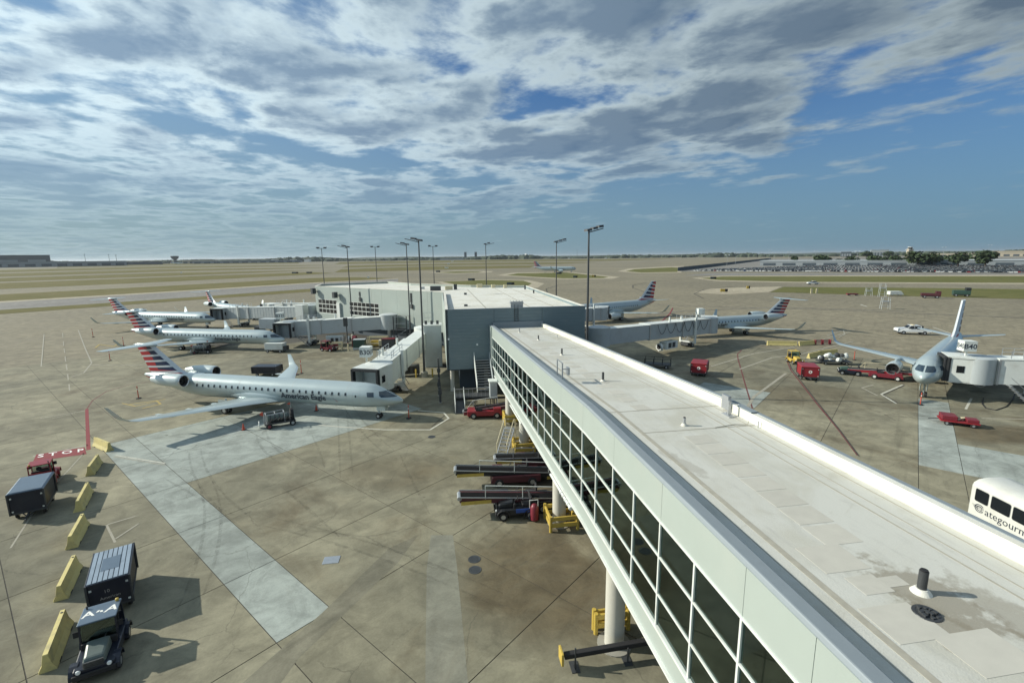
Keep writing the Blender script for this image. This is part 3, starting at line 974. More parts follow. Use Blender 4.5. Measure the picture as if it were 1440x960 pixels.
# lower fascia with its two ledges
lofted(MB(), XL + .02, XL + .10, 4.60, 5.44).build('lower_fascia', 'offwhite', SB)
lofted(MB(), XL - .07, XL + .10, 4.50, 4.60).build('lower_ledge', 'white', SB)
lofted(MB(), XL - .07, XL + .10, 5.44, 5.54).build('sill', 'white', SB)
lofted(MB(), XL - .03, XL + .10, 9.03, 9.10).build('head_trim', 'white', SB)
lofted(MB(), XR - .10, XR, 4.50, 5.5).build('lower_fascia', 'offwhite', SB)
# parapets: coping on the left, membrane upstand and coping on the right
b = MB()
for a, c in ((Y0, YK), (YK, Y1)):
    za, zc = dz(a), dz(c)
    b.hexa([(XL, a, 10.30 + za), (XL + .42, a, 10.30 + za), (XL + .42, c, 10.30 + zc), (XL, c, 10.30 + zc)],
           [(XL + .05, a, 10.43 + za), (XL + .42, a, 10.42 + za), (XL + .42, c, 10.42 + zc), (XL + .05, c, 10.43 + zc)])
b.build('coping', 'coping', SB, bevel=.03)
lofted(MB(), XL + .36, XL + .42, 9.9, 10.30).build('parapet', 'white', SB)
b = lofted(MB(), XR - .34, XR - .12, 9.9, 10.40)
b.build('parapet', 'roof', SB)
lofted(MB(), XR - .13, XR + .03, 10.28, 10.425).build('coping', 'coping', SB)
lofted(MB(), XR - .02, XR + .0, 9.1, 10.28).build('upper_fascia', 'offwhite', SB)
# mullion grid
my = []
y = 8.53 - 1.985 * 11
while y < Y1 - 1.2:
    my.append(y)
    y += 1.985
my.append(57.2)
ZG = (5.54, 6.62, 7.90, 9.03)
mull = MB().box(-.03, .024, -.035, .035, 5.54, 9.03).build('mullion', 'white', SB)
first = True
for y in my:
    if first:
        mull.location = (XL, y, dz(y))
        first = False
    else:
        inst(mull, SB, (XL, y, dz(y)))
for z in ZG[1:3]:
    lofted(MB(), XL - .028, XL + .022, z - .03, z + .03, my[0], my[-1]).build('transom', 'white', SB)
pane_mesh = {}
for ya, yb in zip(my[:-1], my[1:]):
    for r in range(3):
        ramp_ = ya >= YK - 0.9
        full_ = abs(yb - ya - 1.985) < .01
        key = (r, ramp_, full_)
        ln = yb - ya - .07
        if key not in pane_mesh or not full_:
            b = MB()
            s = -SL if ramp_ else 0
            z0, z1 = ZG[r] + .03, ZG[r + 1] - .03
            b.hexa([(.018, 0, z0), (.03, 0, z0), (.03, ln, z0 + s * ln), (.018, ln, z0 + s * ln)], [(.018, 0, z1), (.03, 0, z1), (.03, ln, z1 + s * ln), (.018, ln, z1 + s * ln)])
            o = b.build('glass_pane', 'glass', SB)
            pane_mesh[key] = o
        else:
            o = inst(pane_mesh[key], SB)
        o.location = (XL, ya + .035, dz(ya + .035))
# far side glazing seen through the near panes, handrail and posts inside
lofted(MB(), XR - .06, XR - .04, 5.5, 9.1, Y0, Y1).build('far_glazing', 'glass', SB)
b = MB()
for y in my:
    b.box(XR - .10, XR - .02, y - .04, y + .04, 5.5 + dz(y), 9.1 + dz(y))
b.build('far_mullions', 'white', SB)['kind'] = 'stuff'
for x in (XL + .35, XR - .35):
    h = lofted(MB(), x - .03, x + .03, 6.28, 6.36, Y0, Y1)
    h.build('handrail', 'metal', SB)
lofted(MB(), XL + .55, XL + 1.15, 5.42, 5.86, Y0, Y1).build('floor_duct', 'panel', SB)
lofted(MB(), XL + 2.6, XL + 3.4, 8.7, 9.02, Y0, Y1).build('light_trough', 'panel', SB)
# upper fascia panels, joints left open
cuts = [Y0] + [q for i, q in enumerate(my) if (i % 2 == 1) or abs(q - 6.55) < .1] + [Y1]
cuts = sorted(cuts)
for a, c in zip(cuts[:-1], cuts[1:]):
    if c - a < .3:
        continue
    lofted(MB(), XL, XL + .09, 9.10, 10.31, a + .007, c - .007).build('fascia_panel', 'offwhite', SB)
lofted(MB(), XL + .05, XL + .12, 9.05, 10.30).build('fascia_backing', 'darkmetal', SB)
# end pier at the terminal
b = MB()
b.box(XL - .12, XL + .2, 57.25, 59.15, 3.2, 8.62)
b.build('end_pier', 'offwhite', SB)
MB().box(XL + .3, XR - .12, 59.0, 59.14, 8.2, 8.95).build('roof_flashing', 'coping', SB)
# columns and cross heads
for y, x in ((17.7, 7.25), (27.65, 7.3), (40.1, 7.27), (47.5, 7.1), (17.7, 12.65), (27.65, 12.65), (40.1, 12.65), (47.5, 12.65)):
    c = MB()
    c.lathe([(0, .43), (4.05 + dz(y) + .25, .43)], (x, y, 0), 2, 28)
    cc = c.build('column', 'column', SB, smooth=True)
    if x < 10:
        MB().box(XL + .25, XR - .25, y - .38, y + .38, 4.22 + dz(y), 4.66 + dz(y)).build('cross_head', 'column', cc, bevel=.03)
    b = MB()
    b.lathe([(0, .75), (.05, .75), (.05, .5)], (x, y, 0), 2, 24)
    b.build('base_collar', 'concrete', cc)
# lengthwise beams under the floor
for x in (XL + .9, XR - .9):
    lofted(MB(), x - .14, x + .14, 4.30, 4.62, Y0, Y1).build('edge_beam', 'column', SB)
# white drain pipe clipped under the lower ledge
b = MB()
b.cyl((XL - .12, 21.8, 4.42 + dz(21.8)), (XL - .12, 26.2, 4.42 + dz(26.2)), .075, n=10)
for k in range(5):
    y = 21.8 + k * .45
    b.cyl((XL - .12, y, 4.42 + dz(y)), (XL - .12, y + .12, 4.42 + dz(y)), .11, n=10)
b.build('drain_pipe', 'white', SB, smooth=True)
b = MB()
b.cyl((XL - .10, 36.5, 4.40 + dz(36.5)), (XL - .10, 42.5, 4.40 + dz(42.5)), .06, n=8)
b.build('drain_pipe', 'white', SB, smooth=True)
# roof furniture
ZR = 10.0
for i, (x, y, h, r) in enumerate(((9.91, 7.56, .50, .085), (10.1, 17.81, .34, .06), (9.6, 26.4, .52, .07), (9.74, 36.4, .50, .07), (9.88, 46.0, .45, .07), (9.2, 53.2, .42, .07), (12.0, 46.6, .4, .03))):
    z = ZR + dz(y)
    b = MB()
    b.cyl((x, y, z), (x, y, z + .10), r * 2.3, r * 1.35, 16, 1)
    b.cyl((x, y, z + .08), (x, y, z + h), r, n=14, m=0)
    b.cyl((x, y, z + h), (x, y, z + h + .03), r * .82, n=14, m=2)
    b.build('vent_pipe', ['darkmetal' if i in (0, 2, 3, 4) else 'metal', 'roof', 'black'], SB, smooth=True)
b = MB()
b.lathe([(0, .25), (.02, .24), (.02, .19), (.012, .17), (.012, .01)], (9.42, 7.02, ZR), 2, 24)
rng = random.Random(3)
for k in range(26):
    a, rr = rng.random() * 6.28, rng.random() * .17
    b.box(9.42 + rr * math.cos(a) - .03, 9.42 + rr * math.cos(a) + .03, 7.02 + rr * math.sin(a) - .03, 7.02 + rr * math.sin(a) + .03, ZR, ZR + .03 + rng.random() * .04)
b.build('roof_drain', 'darkmetal', SB)
# membrane pads down the middle of the roof
pads = [(9.55, 6.05, 1.25, .95), (9.60, 7.95, .60, .35), (9.05, 7.95, .70, .60), (8.75, 6.9, 1.15, .95), (9.0, 8.9, 1.15, 1.0)]
y = 9.75
while y < 17.0:
    pads.append((9.78 + (y - 9.7) * .03, y, 1.02, .86))
    y += .93
for k in range(22):
    yy = 20.5 + k * 1.55
    pads.append((9.35 if k < 14 else 9.5, yy, .75, .9))
pm = None
for x, y, wx_, wy_ in pads:
    if pm is None:
        pm = MB().box(-.5, .5, -.5, .5, 0, 1).build('walkway_pad', 'pad', SB)
        o = pm
    else:
        o = inst(pm, SB)
    o.location = (x, y, ZR + dz(y) + .001)
    o.scale = (wx_, wy_ - .03, .005)
    if y > YK:
        o.rotation_euler = (-math.atan(SL), 0, 0)
# lap seams of the membrane
for x, wd, mt in ((8.02, .17, 'rubberline'), (11.75, .06, 'seam'), (12.15, .045, 'rubberline'), (12.75, .05, 'seam'), (7.62, .03, 'seam')):
    lofted(MB(), x - wd / 2, x + wd / 2, ZR + .0005, ZR + .006, Y0, Y1 - .3).build('membrane_seam', mt if mt != 'rubberline' else 'seam', SB)
for y, x0, x1 in ((17.3, 8.0, 13.0), (20.0, 7.6, 13.0), (28.9, 7.6, 10.5), (40.0, 7.6, 13.0)):
    MB().box(x0, x1, y - .03, y + .03, ZR + dz(y) + .002, ZR + dz(y) + .009).build('membrane_seam', 'seam', SB)
# junction boxes and conduits on the parapets
b = MB()
b.box(12.86, 13.0, 19.0, 19.5, ZR + .1, ZR + .75)
b.box(12.60, 12.72, 18.55, 18.62, ZR, ZR + .7)
b.box(12.50, 12.80, 18.3, 18.9, ZR, ZR + .06)
b.build('junction_box', 'metal', SB)
b = MB()
b.box(13.02, 13.35, 17.6, 18.6, ZR + .42, ZR + .47)
b.build('coping_splice', 'coping', SB)
b = MB()
b.box(7.40, 7.55, 26.35, 26.75, ZR - .3 + .5, ZR + .62)
b.box(7.05, 7.12, 26.3, 26.37, ZR - .3, ZR + .95)
b.box(7.05, 7.45, 26.3, 26.35, ZR + .55, ZR + .60)
b.box(7.08, 7.14, 27.6, 27.66, ZR - .3, ZR + .92)
b.bar((7.10, 26.3, ZR + .92), (7.11, 27.65, ZR + .9), .05)
b.build('junction_box', 'metal', SB)
b = MB()
b.cyl((12.95, 17.0, ZR), (12.95, 17.0, ZR + .28), .02, n=8)
b.build('vent_stub', 'metal', SB)
b = MB()
b.tube([(11.2, 17.3, ZR + .02), (12.2, 17.5, ZR + .02), (12.7, 17.35, ZR + .03), (12.72, 17.3, ZR + .2), (12.66, 17.28, ZR + .03)], .014, 6)
b.build('roof_cable', 'seam', SB)

# ------------------------------------------------------------------ satellite terminal
TB = thing('terminal_building', 'low terminal building with white flat roof and pale ribbed side at the walkway end', 'terminal', (0, 0, 0), AX)
plan = [(0.95, 59.2), (18.9, 59.2), (19.6, 104.0), (8.0, 109.5), (-6.0, 122.0), (-13.0, 134.0), (-28.8, 127.0), (-28.2, 118.4), (1.3, 89.6)]
ZT = 10.64
inner = [(1.2, 59.5), (18.65, 59.5), (19.3, 103.8), (7.9, 109.2), (-6.2, 121.7), (-13.1, 133.6), (-28.5, 126.7), (-27.95, 118.6), (1.5, 89.8)]
MB().prism(inner, ZT - .75, ZT - .40).build('roof', 'roof', TB)
# walls: upper storey overhanging a recessed ground floor
for i in range(len(plan)):
    a, c = plan[i], plan[(i + 1) % len(plan)]
    b = MB()
    d = Vector((c[0] - a[0], c[1] - a[1], 0)).normalized()
    nrm = Vector((-d.y, d.x, 0)) * .25
    z0 = 3.06
    p4 = [(a[0], a[1]), (c[0], c[1]), (c[0] + nrm.x, c[1] + nrm.y), (a[0] + nrm.x, a[1] + nrm.y)]
    if i == 0:
        n_row, hh = 19, (ZT - z0) / 19
        half = 9.3
        b.box(1.2, 18.7, 59.27, 59.45, z0, ZT - .02)
        b.build('wall', 'darkmetal', TB)
        for (xa, xb) in ((0.95, 7.0), (7.03, 13.2), (13.23, 18.9)):
            for k in range(n_row):
                o = None
                zz = z0 + k * hh
                MB().box(xa, xb, 59.2, 59.27, zz + .005, zz + hh - .005).build('siding_panel', 'siding', TB)
    elif i == 8:
        b.prism([(a[0] + .02, a[1]), (a[0] + .3, a[1]), (c[0] + .3, c[1]), (c[0] + .02, c[1])], z0, ZT)
        b.build('wall', 'darkmetal', TB)
    else:
        b.prism(p4, 0.0 if i in (6,) else z0, ZT - .003)
        b.build('wall', 'offwhite' if i != 1 else 'siding', TB)
    cp = MB()
    n2 = Vector((-d.y, d.x, 0)) * .34
    n0 = Vector((d.y, -d.x, 0)) * .03
    cp.prism([(a[0] + n0.x, a[1] + n0.y), (c[0] + n0.x, c[1] + n0.y), (c[0] + n2.x, c[1] + n2.y), (a[0] + n2.x, a[1] + n2.y)], ZT + .0 + i * .002, ZT + .07 + i * .002)
    cp.build('coping', 'coping' if i in (0,) else 'roof', TB)
# left side of the front block in tall ribbed panels
for k in range(12):
    y0, y1 = 59.3 + k * 2.52, 59.3 + (k + 1) * 2.52
    MB().box(.93, 1.03, y0 + .012, y1 - .012, 3.06, ZT - .01).build('wall_panel', 'offwhite', TB)
# ground floor
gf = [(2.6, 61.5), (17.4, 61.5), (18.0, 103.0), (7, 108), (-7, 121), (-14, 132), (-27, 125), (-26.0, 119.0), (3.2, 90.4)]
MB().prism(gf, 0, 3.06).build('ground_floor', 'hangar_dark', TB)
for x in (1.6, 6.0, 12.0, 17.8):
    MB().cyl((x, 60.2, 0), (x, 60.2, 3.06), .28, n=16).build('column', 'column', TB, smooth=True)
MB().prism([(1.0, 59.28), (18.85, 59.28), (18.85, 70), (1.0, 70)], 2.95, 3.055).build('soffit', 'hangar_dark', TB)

# lit facade: tall panels, two window bands, pilaster, bracket lights
Fx, Fy = -28.2, 118.4
FD = Vector((1.3 + 28.2, 89.6 - 118.4, 0))
FL = FD.length
FA = thing_angle = math.atan2(FD.y, FD.x)
cF, sF = math.cos(FA), math.sin(FA)


def fpt(t, d, z):
    """t along the facade from its far end, d out of the facade"""
    return Vector((Fx + cF * t + sF * d, Fy + sF * t - cF * d, z))


def fbox(b, t0, t1, d0, d1, z0, z1, m=0):
    lo = [fpt(t, d, z0) for t, d in ((t0, d1), (t1, d1), (t1, d0), (t0, d0))]
    hi = [fpt(t, d, z1) for t, d in ((t0, d1), (t1, d1), (t1, d0), (t0, d0))]
    return b.hexa(lo, hi, m)


edges = [0, .9, 8.3, 9.6, 12.7, 16.6, 20.5, 23.7, 28.4, 33.0, 37.0, FL]
wins = {1: (1.0, 8.1, 5), 4: None}
for a, c in zip(edges[:-1], edges[1:]):
    zlo = 3.06
    b = MB()
    if a == .9:
        fbox(b, a + .015, c - .015, 0, .09, 7.78, ZT - .01)
        b.build('wall_panel', 'offwhite', TB)
        b = MB()
        fbox(b, a + .015, c - .015, 0, .09, 3.06, 4.5)
    elif 12.6 < a < 20:
        fbox(b, a + .015, c - .015, 0, .09, 7.66, ZT - .01)
        b.build('wall_panel', 'offwhite', TB)
        b = MB()
        fbox(b, a + .015, c - .015, 0, .09, 3.06, 4.7)
    elif a == 20.5:
        fbox(b, a + .015, c - .015, 0, .09, 7.66, ZT - .01)
        b.build('wall_panel', 'offwhite', TB)
        b = fbox(MB(), a + 2.1, c - .015, 0, .09, 3.06, 7.66)
        b.build('wall_panel', 'offwhite', TB)
        b = MB()
        fbox(b, a + .015, a + 2.1, 0, .09, 3.06, 4.7)
    else:
        fbox(b, a + .015, c - .015, 0, .09, zlo, ZT - .01)
    b.build('wall_panel', 'offwhite', TB)
for (t0, t1, nx_, z0, z1) in ((1.0, 8.15, 5, 4.55, 7.72), (12.75, 22.6, 7, 4.75, 7.62)):
    b = MB()
    wd = (t1 - t0) / nx_
    ht = (z1 - z0) / 3
    for i in range(nx_ + 1):
        fbox(b, t0 + i * wd - .05, t0 + i * wd + .05, -.02, .07, z0, z1)
    for j in range(4):
        fbox(b, t0, t1, -.02, .065, z0 + j * ht - .075, z0 + j * ht + .075)
    fr = b.build('window', 'white', TB)
    for i in range(nx_):
        for j in range(3):
            b = MB()
            fbox(b, t0 + i * wd + .05, t0 + (i + 1) * wd - .05, .03, .055, z0 + j * ht + .075, z0 + (j + 1) * ht - .075)
            b.build('pane', 'carglass', fr)
b = MB()
fbox(b, 8.5, 9.6, .09, .5, 3.06, 7.2)
b.build('pilaster', 'white', TB)
for t, z in ((.35, 9.5), (8.6, 8.9)):
    b = MB()
    fbox(b, t - .1, t + .7, .5, 1.4, z - .55, z + .75)
    fbox(b, t + .2, t + .4, .08, .5, z - .1, z + .1)
    b.build('floodlight_box', 'darkmetal', TB)
for t, z0, z1 in ((16.6, 7.9, 9.9), (32.5, 7.2, 10.2)):
    b = MB()
    fbox(b, t - .25, t + .25, .05, .16, z0 + 1.2, z1)
    fbox(b, t - .1, t + .5, .05, .35, z0, z0 + .8)
    fbox(b, t - .05, t + .1, .05, .2, z0, z1)
    b.build('pole_bracket', 'darkmetal', TB)
# roof equipment
for nm, x, y, wx_, wy_, h, mt in (('roof_unit', -.2, 101.0, 2.2, 1.0, .9, 'darkmetal'), ('roof_unit', 2.6, 102.4, 1.6, .9, .8, 'cream'), ('roof_unit', 4.0, 103.0, .7, .6, 1.1, 'darkmetal'),
                                  ('roof_unit', 5.2, 88.0, .5, .5, .35, 'darkmetal'), ('roof_unit', 4.0, 67.3, .5, .4, .25, 'darkmetal'), ('roof_unit', -3.0, 106.5, .9, .6, .5, 'metal'),
                                  ('roof_unit', 12.5, 106.0, .8, .6, .7, 'cream'), ('roof_unit', 15.0, 104.6, .7, .6, .7, 'cream'), ('roof_unit', 9.6, 107.5, 1.2, .7, .8, 'cream'), ('roof_unit', 18.3, 98.5, .3, .3, .9, 'darkmetal'), ('roof_unit', 18.0, 88.0, .25, .25, .6, 'darkmetal')):
    MB().box(x - wx_ / 2, x + wx_ / 2, y - wy_ / 2, y + wy_ / 2, ZT - .41, ZT - .40 + h).build(nm, mt, TB, bevel=.04)
b = MB()
b.box(9.3, 10.9, 60.1, 60.2, ZT - .2, ZT + .75)
for k in range(5):
    b.box(9.3 + k * .38, 9.36 + k * .38, 60.05, 61.0, ZT - .4, ZT + .85)
b.box(9.2, 11.0, 60.0, 61.0, ZT + .55, ZT + .62)
b.build('roof_hatch', 'metal', TB)
b = MB()
for x in (9.6, 10.05):
    b.box(x, x + .05, 59.08, 59.13, 8.9, ZT + .5)
for k in range(7):
    b.box(9.6, 10.1, 59.08, 59.12, 9.0 + k * .28, 9.04 + k * .28)
b.build('ladder', 'darkmetal', TB)
for x in (2.6, 4.8):
    for y in (64, 72, 80, 88, 96):
        pass
for x in (6.5, 12.5, 15.8):
    MB().box(x - .08, x + .08, 60, 103, ZT - .40, ZT - .385).build('membrane_seam', 'seam', TB)
for x, z in ((4.8, 6.2), (6.55, 6.2), (1.25, 7.0)):
    b = MB()
    b.box(x - .1, x + .1, 59.05, 59.2, z - .1, z + .1)
    b.build('wall_light', 'lamp', TB)

# stair from the walkway end down to the apron, with solid white strings
ST = thing('access_stair', 'grey steel stair with white side rails under the walkway end', 'stair', (0, 0, 0), AX)
for k in range(12):
    z = 4.3 - k * .25
    y = 58.6 - k * .36
    MB().box(4.4, 6.2, y - .20, y + .17, z - .05, z).build('tread', 'metal', ST)
    MB().box(4.4, 6.2, y + .15, y + .168, z - .26, z - .05).build('riser', 'darkmetal', ST)
for x in (4.3, 6.24):
    b = MB()
    b.hexa([(x, 54.3, 1.1), (x + .06, 54.3, 1.1), (x + .06, 58.7, 4.15), (x, 58.7, 4.15)], [(x, 54.3, 2.35), (x + .06, 54.3, 2.35), (x + .06, 58.7, 5.3), (x, 58.7, 5.3)])
    b.build('side_string', 'white' if x < 5 else 'panel', ST)
MB().box(1.6, 6.2, 52.6, 54.4, 1.2, 1.32).build('landing', 'darkmetal', ST)
for x, y in ((1.65, 52.65), (6.1, 52.65), (1.65, 54.3), (3.9, 52.65)):
    MB().box(x - .05, x + .05, y - .05, y + .05, 0, 1.2).build('landing_post', 'darkmetal', ST)
b = MB()
for k in range(10):
    b.box(1.7 + k * .48, 1.73 + k * .48, 52.62, 52.65, 1.32, 2.3)
b.box(1.65, 6.1, 52.6, 52.66, 2.28, 2.34)
b.build('landing_rail', 'metal', ST)
b = MB()
for x in (1.55, 2.6):
    b.hexa([(x, 50.9, .1), (x + .05, 50.9, .1), (x + .05, 53.2, 1.3), (x, 53.2, 1.3)], [(x, 50.9, 1.1), (x + .05, 50.9, 1.1), (x + .05, 53.2, 2.4), (x, 53.2, 2.4)])
b.build('ramp_rail', 'white', ST)
MB().hexa([(1.5, 50.8, .02), (2.7, 50.8, .02), (2.7, 53.2, 1.2), (1.5, 53.2, 1.2)], [(1.5, 50.8, .08), (2.7, 50.8, .08), (2.7, 53.2, 1.3), (1.5, 53.2, 1.3)]).build('ramp', 'darkmetal', ST)

b = MB()
EB = thing('equipment_cabinet', 'grey cabinet with white lid hung beside the walkway above the stair', 'cabinet', (0, 0, 0), AX)
MB().box(5.55, 6.38, 51.8, 52.9, 1.25, 3.1).build('cabinet_body', 'panel', EB, bevel=.03)
MB().box(5.45, 6.40, 51.7, 53.0, 3.1, 3.28).build('lid', 'white', EB, bevel=.03)
for x in (5.6, 6.3):
    MB().box(x - .04, x + .04, 51.9, 52.0, 0, 1.25).build('leg', 'darkmetal', EB)

# ------------------------------------------------------------------ airliners
def interp(st, x):
    for a, b_ in zip(st[:-1], st[1:]):
        if a[0] <= x <= b_[0]:
            t = (x - a[0]) / (b_[0] - a[0])
            return [p + (q - p) * t for p, q in zip(a, b_)]
    return list(st[-1] if x > st[-1][0] else st[0])


def airfoil(le, chord, tk, z, y, n=7):
    """closed section, leading edge first along the top, back along the bottom"""
    pts = []
    for i in range(n + 1):
        t = i / n
        th = tk * chord * (2.97 * math.sqrt(t) - 1.26 * t - 3.52 * t * t + 2.84 * t ** 3 - 1.03 * t ** 4) * 0.5
        pts.append((-(le + t * chord), y, z + th + 0.02 * chord * t * (1 - t)))
    for i in range(n - 1, 0, -1):
        t = i / n
        th = tk * chord * (2.97 * math.sqrt(t) - 1.26 * t - 3.52 * t * t + 2.84 * t ** 3 - 1.03 * t ** 4) * 0.5
        pts.append((-(le + t * chord), y, z - th * 0.75))
    return pts


def fin_mesh(root, tip, thick, name, parent, material='tail'):
    """vertical fin; root and tip are (leading x, trailing x, z); UV: chord and height fractions"""
    n, k = 8, 10
    vs, uvs = [], []
    rows = []
    for j in range(k + 1):
        v = j / k
        le = root[0] + (tip[0] - root[0]) * v
        te = root[1] + (tip[1] - root[1]) * v
        z = root[2] + (tip[2] - root[2]) * v
        if v < 0.18:
            le -= (0.18 - v) ** 2 * 40 * (root[3] if len(root) > 3 else 1.0)   # dorsal fillet
        ring = []
        for i in range(n + 1):
            t = i / n
            ring.append((t, 1))
        for i in range(n - 1, 0, -1):
            ring.append((i / n, -1))
        row = []
        for t, s in ring:
            th = thick * (1 - 0.35 * v) * (2.97 * math.sqrt(t) - 1.26 * t - 3.52 * t * t + 2.84 * t ** 3 - 1.03 * t ** 4) * 1.6
            row.append(((-(le + t * (te - le)), s * th, z), (t, v)))
        rows.append(row)
    b = MB()
    b.loft([[q[0] for q in r] for r in rows])
    me = b.mesh(name, material)
    uvl = me.uv_layers.new(name='UVMap')
    flat = [q[1] for r in rows for q in r]
    for lp in me.loops:
        uvl.data[lp.index].uv = flat[lp.vertex_index]
    me.shade_smooth()
    try:
        me.set_sharp_from_angle(angle=R(50))
    except Exception:
        pass
    o = bpy.data.objects.new(name, me)
    col.objects.link(o)
    o.parent = parent
    return o


def wheel_mesh(r, wd):
    b = MB()
    b.lathe([(-wd / 2, r * 0.55), (-wd / 2, r * 0.88), (-wd * 0.3, r), (wd * 0.3, r), (wd / 2, r * 0.88), (wd / 2, r * 0.55)], (0, 0, 0), 0, 16, 0)
    b.lathe([(-wd * 0.52, 0.02), (-wd * 0.50, r * 0.52), (wd * 0.50, r * 0.52), (wd * 0.52, 0.02)], (0, 0, 0), 0, 10, 1)
    mx = Matrix.Rotation(R(90), 4, 'Z')
    return b.tf(mx)


JET = {}


def make_jet(kind, label, loc, rz, title=True):
    t = thing('passenger_jet', label, 'airliner', loc, rz, 'airliners parked around the gates')
    if kind.startswith('crj'):
        cut = 3.85 if kind == 'crj7' else 0.0
        # station, centre z, half width, half height
        st = [(0.0, 2.13, 0.03, 0.03), (0.12, 2.14, 0.22, 0.19), (0.45, 2.17, 0.44, 0.36), (1.0, 2.22, 0.68, 0.58), (1.8, 2.30, 0.92, 0.82), (2.5, 2.42, 1.08, 1.04),
              (3.3, 2.52, 1.22, 1.24), (4.4, 2.55, 1.32, 1.34), (5.6, 2.55, 1.345, 1.345), (25.0 - cut, 2.55, 1.345, 1.345), (27.0 - cut, 2.63, 1.27, 1.26), (29.0 - cut, 2.82, 1.06, 1.05),
              (31.0 - cut, 3.06, 0.76, 0.76), (32.8 - cut, 3.26, 0.46, 0.46), (34.0 - cut, 3.38, 0.20, 0.22), (34.3 - cut, 3.40, 0.05, 0.06)]
        wx = 14.2 - cut * 0.5
        L = 34.3 - cut
    elif kind == 'e175':
        cut = 0
        st = [(0.0, 2.75, 0.03, 0.03), (0.12, 2.76, 0.30, 0.28), (0.5, 2.79, 0.62, 0.60), (1.1, 2.85, 0.95, 0.95), (1.9, 2.97, 1.22, 1.28), (2.8, 3.10, 1.40, 1.52), (4.0, 3.15, 1.49, 1.65),
              (5.0, 3.15, 1.505, 1.675), (20.5, 3.15, 1.505, 1.675), (23.5, 3.32, 1.38, 1.48), (26.5, 3.72, 1.02, 1.05), (29.0, 4.08, 0.62, 0.66), (30.8, 4.30, 0.30, 0.34), (31.4, 4.36, 0.10, 0.12)]
        wx = 11.0
        L = 31.4
    else:
        st = [(0.0, 3.55, 0.03, 0.03), (0.2, 3.56, 0.45, 0.45), (0.8, 3.62, 0.95, 0.95), (1.8, 3.75, 1.45, 1.5), (3.2, 3.9, 1.80, 1.88), (5.0, 3.95, 1.975, 2.07), (31.0, 3.95, 1.975, 2.07), (35.5, 4.25, 1.7, 1.72),
              (39.5, 4.85, 1.1, 1.15), (43.0, 5.4, 0.5, 0.5), (44.5, 5.6, 0.12, 0.12)]
        wx = 15.5
        L = 44.5
    NS = 32

    def fus(x, phi, off=0.0):
        _, zc, ry, rz_ = interp(st, x)
        return Vector((-x, (ry + off) * math.cos(phi), zc + (rz_ + off) * math.sin(phi)))

    def side(x, z, s, off=0.012):
        """point of the skin at station x and height z on side s (+1 port, -1 starboard)"""
        _, zc, ry, rz_ = interp(st, x)
        q = max(-1, min(1, (z - zc) / rz_))
        return Vector((-x, s * (ry * math.sqrt(max(0, 1 - q * q)) + off), z))

    def patch(b, x0, x1, z0, z1, s, n=4, off=0.014, m=0, slant=0.0, k=3):
        for i in range(k):
            for j in range(n):
                qs = []
                for a, c in ((i, j), (i + 1, j), (i + 1, j + 1), (i, j + 1)):
                    zz = z0 + (z1 - z0) * c / n
                    xx = x0 + (x1 - x0) * a / k + slant * (c / n)
                    qs.append(side(xx, zz, s, off))
                b.add(qs, [(0, 1, 2, 3)], m)

    # finer stations for a smooth nose
    xs = sorted(set([q[0] for q in st] + [0.25, 0.7, 1.4, 2.1, 2.9, 3.8, 5.0] + [6 + i * 2.0 for i in range(int((L - 8) / 2))] + [L - 5.5, L - 4, L - 2.4]))
    fb = MB()
    fb.loft([[fus(x, 2 * math.pi * i / NS) for i in range(NS)] for x in xs])
    fb.build('fuselage', 'plane', t, smooth=True)
    # tail cone: lower rear is red on these aircraft
    tc_ = MB()
    for s in (-1, 1):
        for i in range(4):
            x0, x1 = L - 3.6 + i * 0.8, L - 3.6 + (i + 1) * 0.8
            qs = []
            for x, a0 in ((x0, 0), (x1, 0)):
                _, zc, ry, rz_ = interp(st, x)
                for ph in (-62, -35, -8):
                    qs.append(fus(x, R(ph) if s > 0 else R(180 - ph), 0.012))
            tc_.add(qs, [(0, 3, 4, 1), (1, 4, 5, 2)])
    tc_.build('tail_band', 'liv_red', t, smooth=True)
    # skin joints: thin rings standing a few millimetres proud
    for xr in ([0.95, 5.9, 12.6, 19.5, L - 9.0] if kind != 'a321' else []):
        b = MB()
        b.loft([[fus(xr + dx_, 2 * math.pi * i / NS, .004) for i in range(NS)] for dx_ in (0, .05)], cap=False)
        b.build('skin_joint', 'panel', t, smooth=True)
    # cockpit glazing: two panes each side of the nose
    zc0 = interp(st, 2.4)[1]
    if kind.startswith('crj'):
        panes = [((1.85, 2.62), (2.52, 3.02), 25), ((2.72, 3.55), (2.55, 3.02), 0)]
        zlo, zhi = 2.62, 3.18
    elif kind == 'e175':
        zlo, zhi = 3.42, 4.02
    else:
        zlo, zhi = 4.25, 4.95
    for s in (-1, 1):
        b = MB()
        # front pane: mapped over the crown of the nose from near the centreline
        rows = 5
        for i in range(rows):
            for j in range(3):
                qs = []
                for a, c in ((i, j), (i + 1, j), (i + 1, j + 1), (i, j + 1)):
                    f = a / rows
                    zz = zlo + (zhi - zlo) * c / 3
                    yy = 0.07 + (0.86 if kind != 'a321' else 1.1) * f * (0.72 if c == 3 else 0.88 if c == 2 else 1.0)
                    # find the station where the skin passes through (yy, zz)
                    lo_, hi_ = 0.2, 6.0
                    for _ in range(26):
                        md = (lo_ + hi_) / 2
                        _, zc, ry, rz_ = interp(st, md)
                        if (yy / ry) ** 2 + ((zz - zc) / rz_) ** 2 > 1:
                            lo_ = md
                        else:
                            hi_ = md
                    qs.append(Vector((-hi_ + 0.02, s * (yy + 0.01), zz + 0.012)))
                b.add(qs, [(0, 1, 2, 3)])
        b.build('cockpit_window', 'cockpit', t, smooth=True)
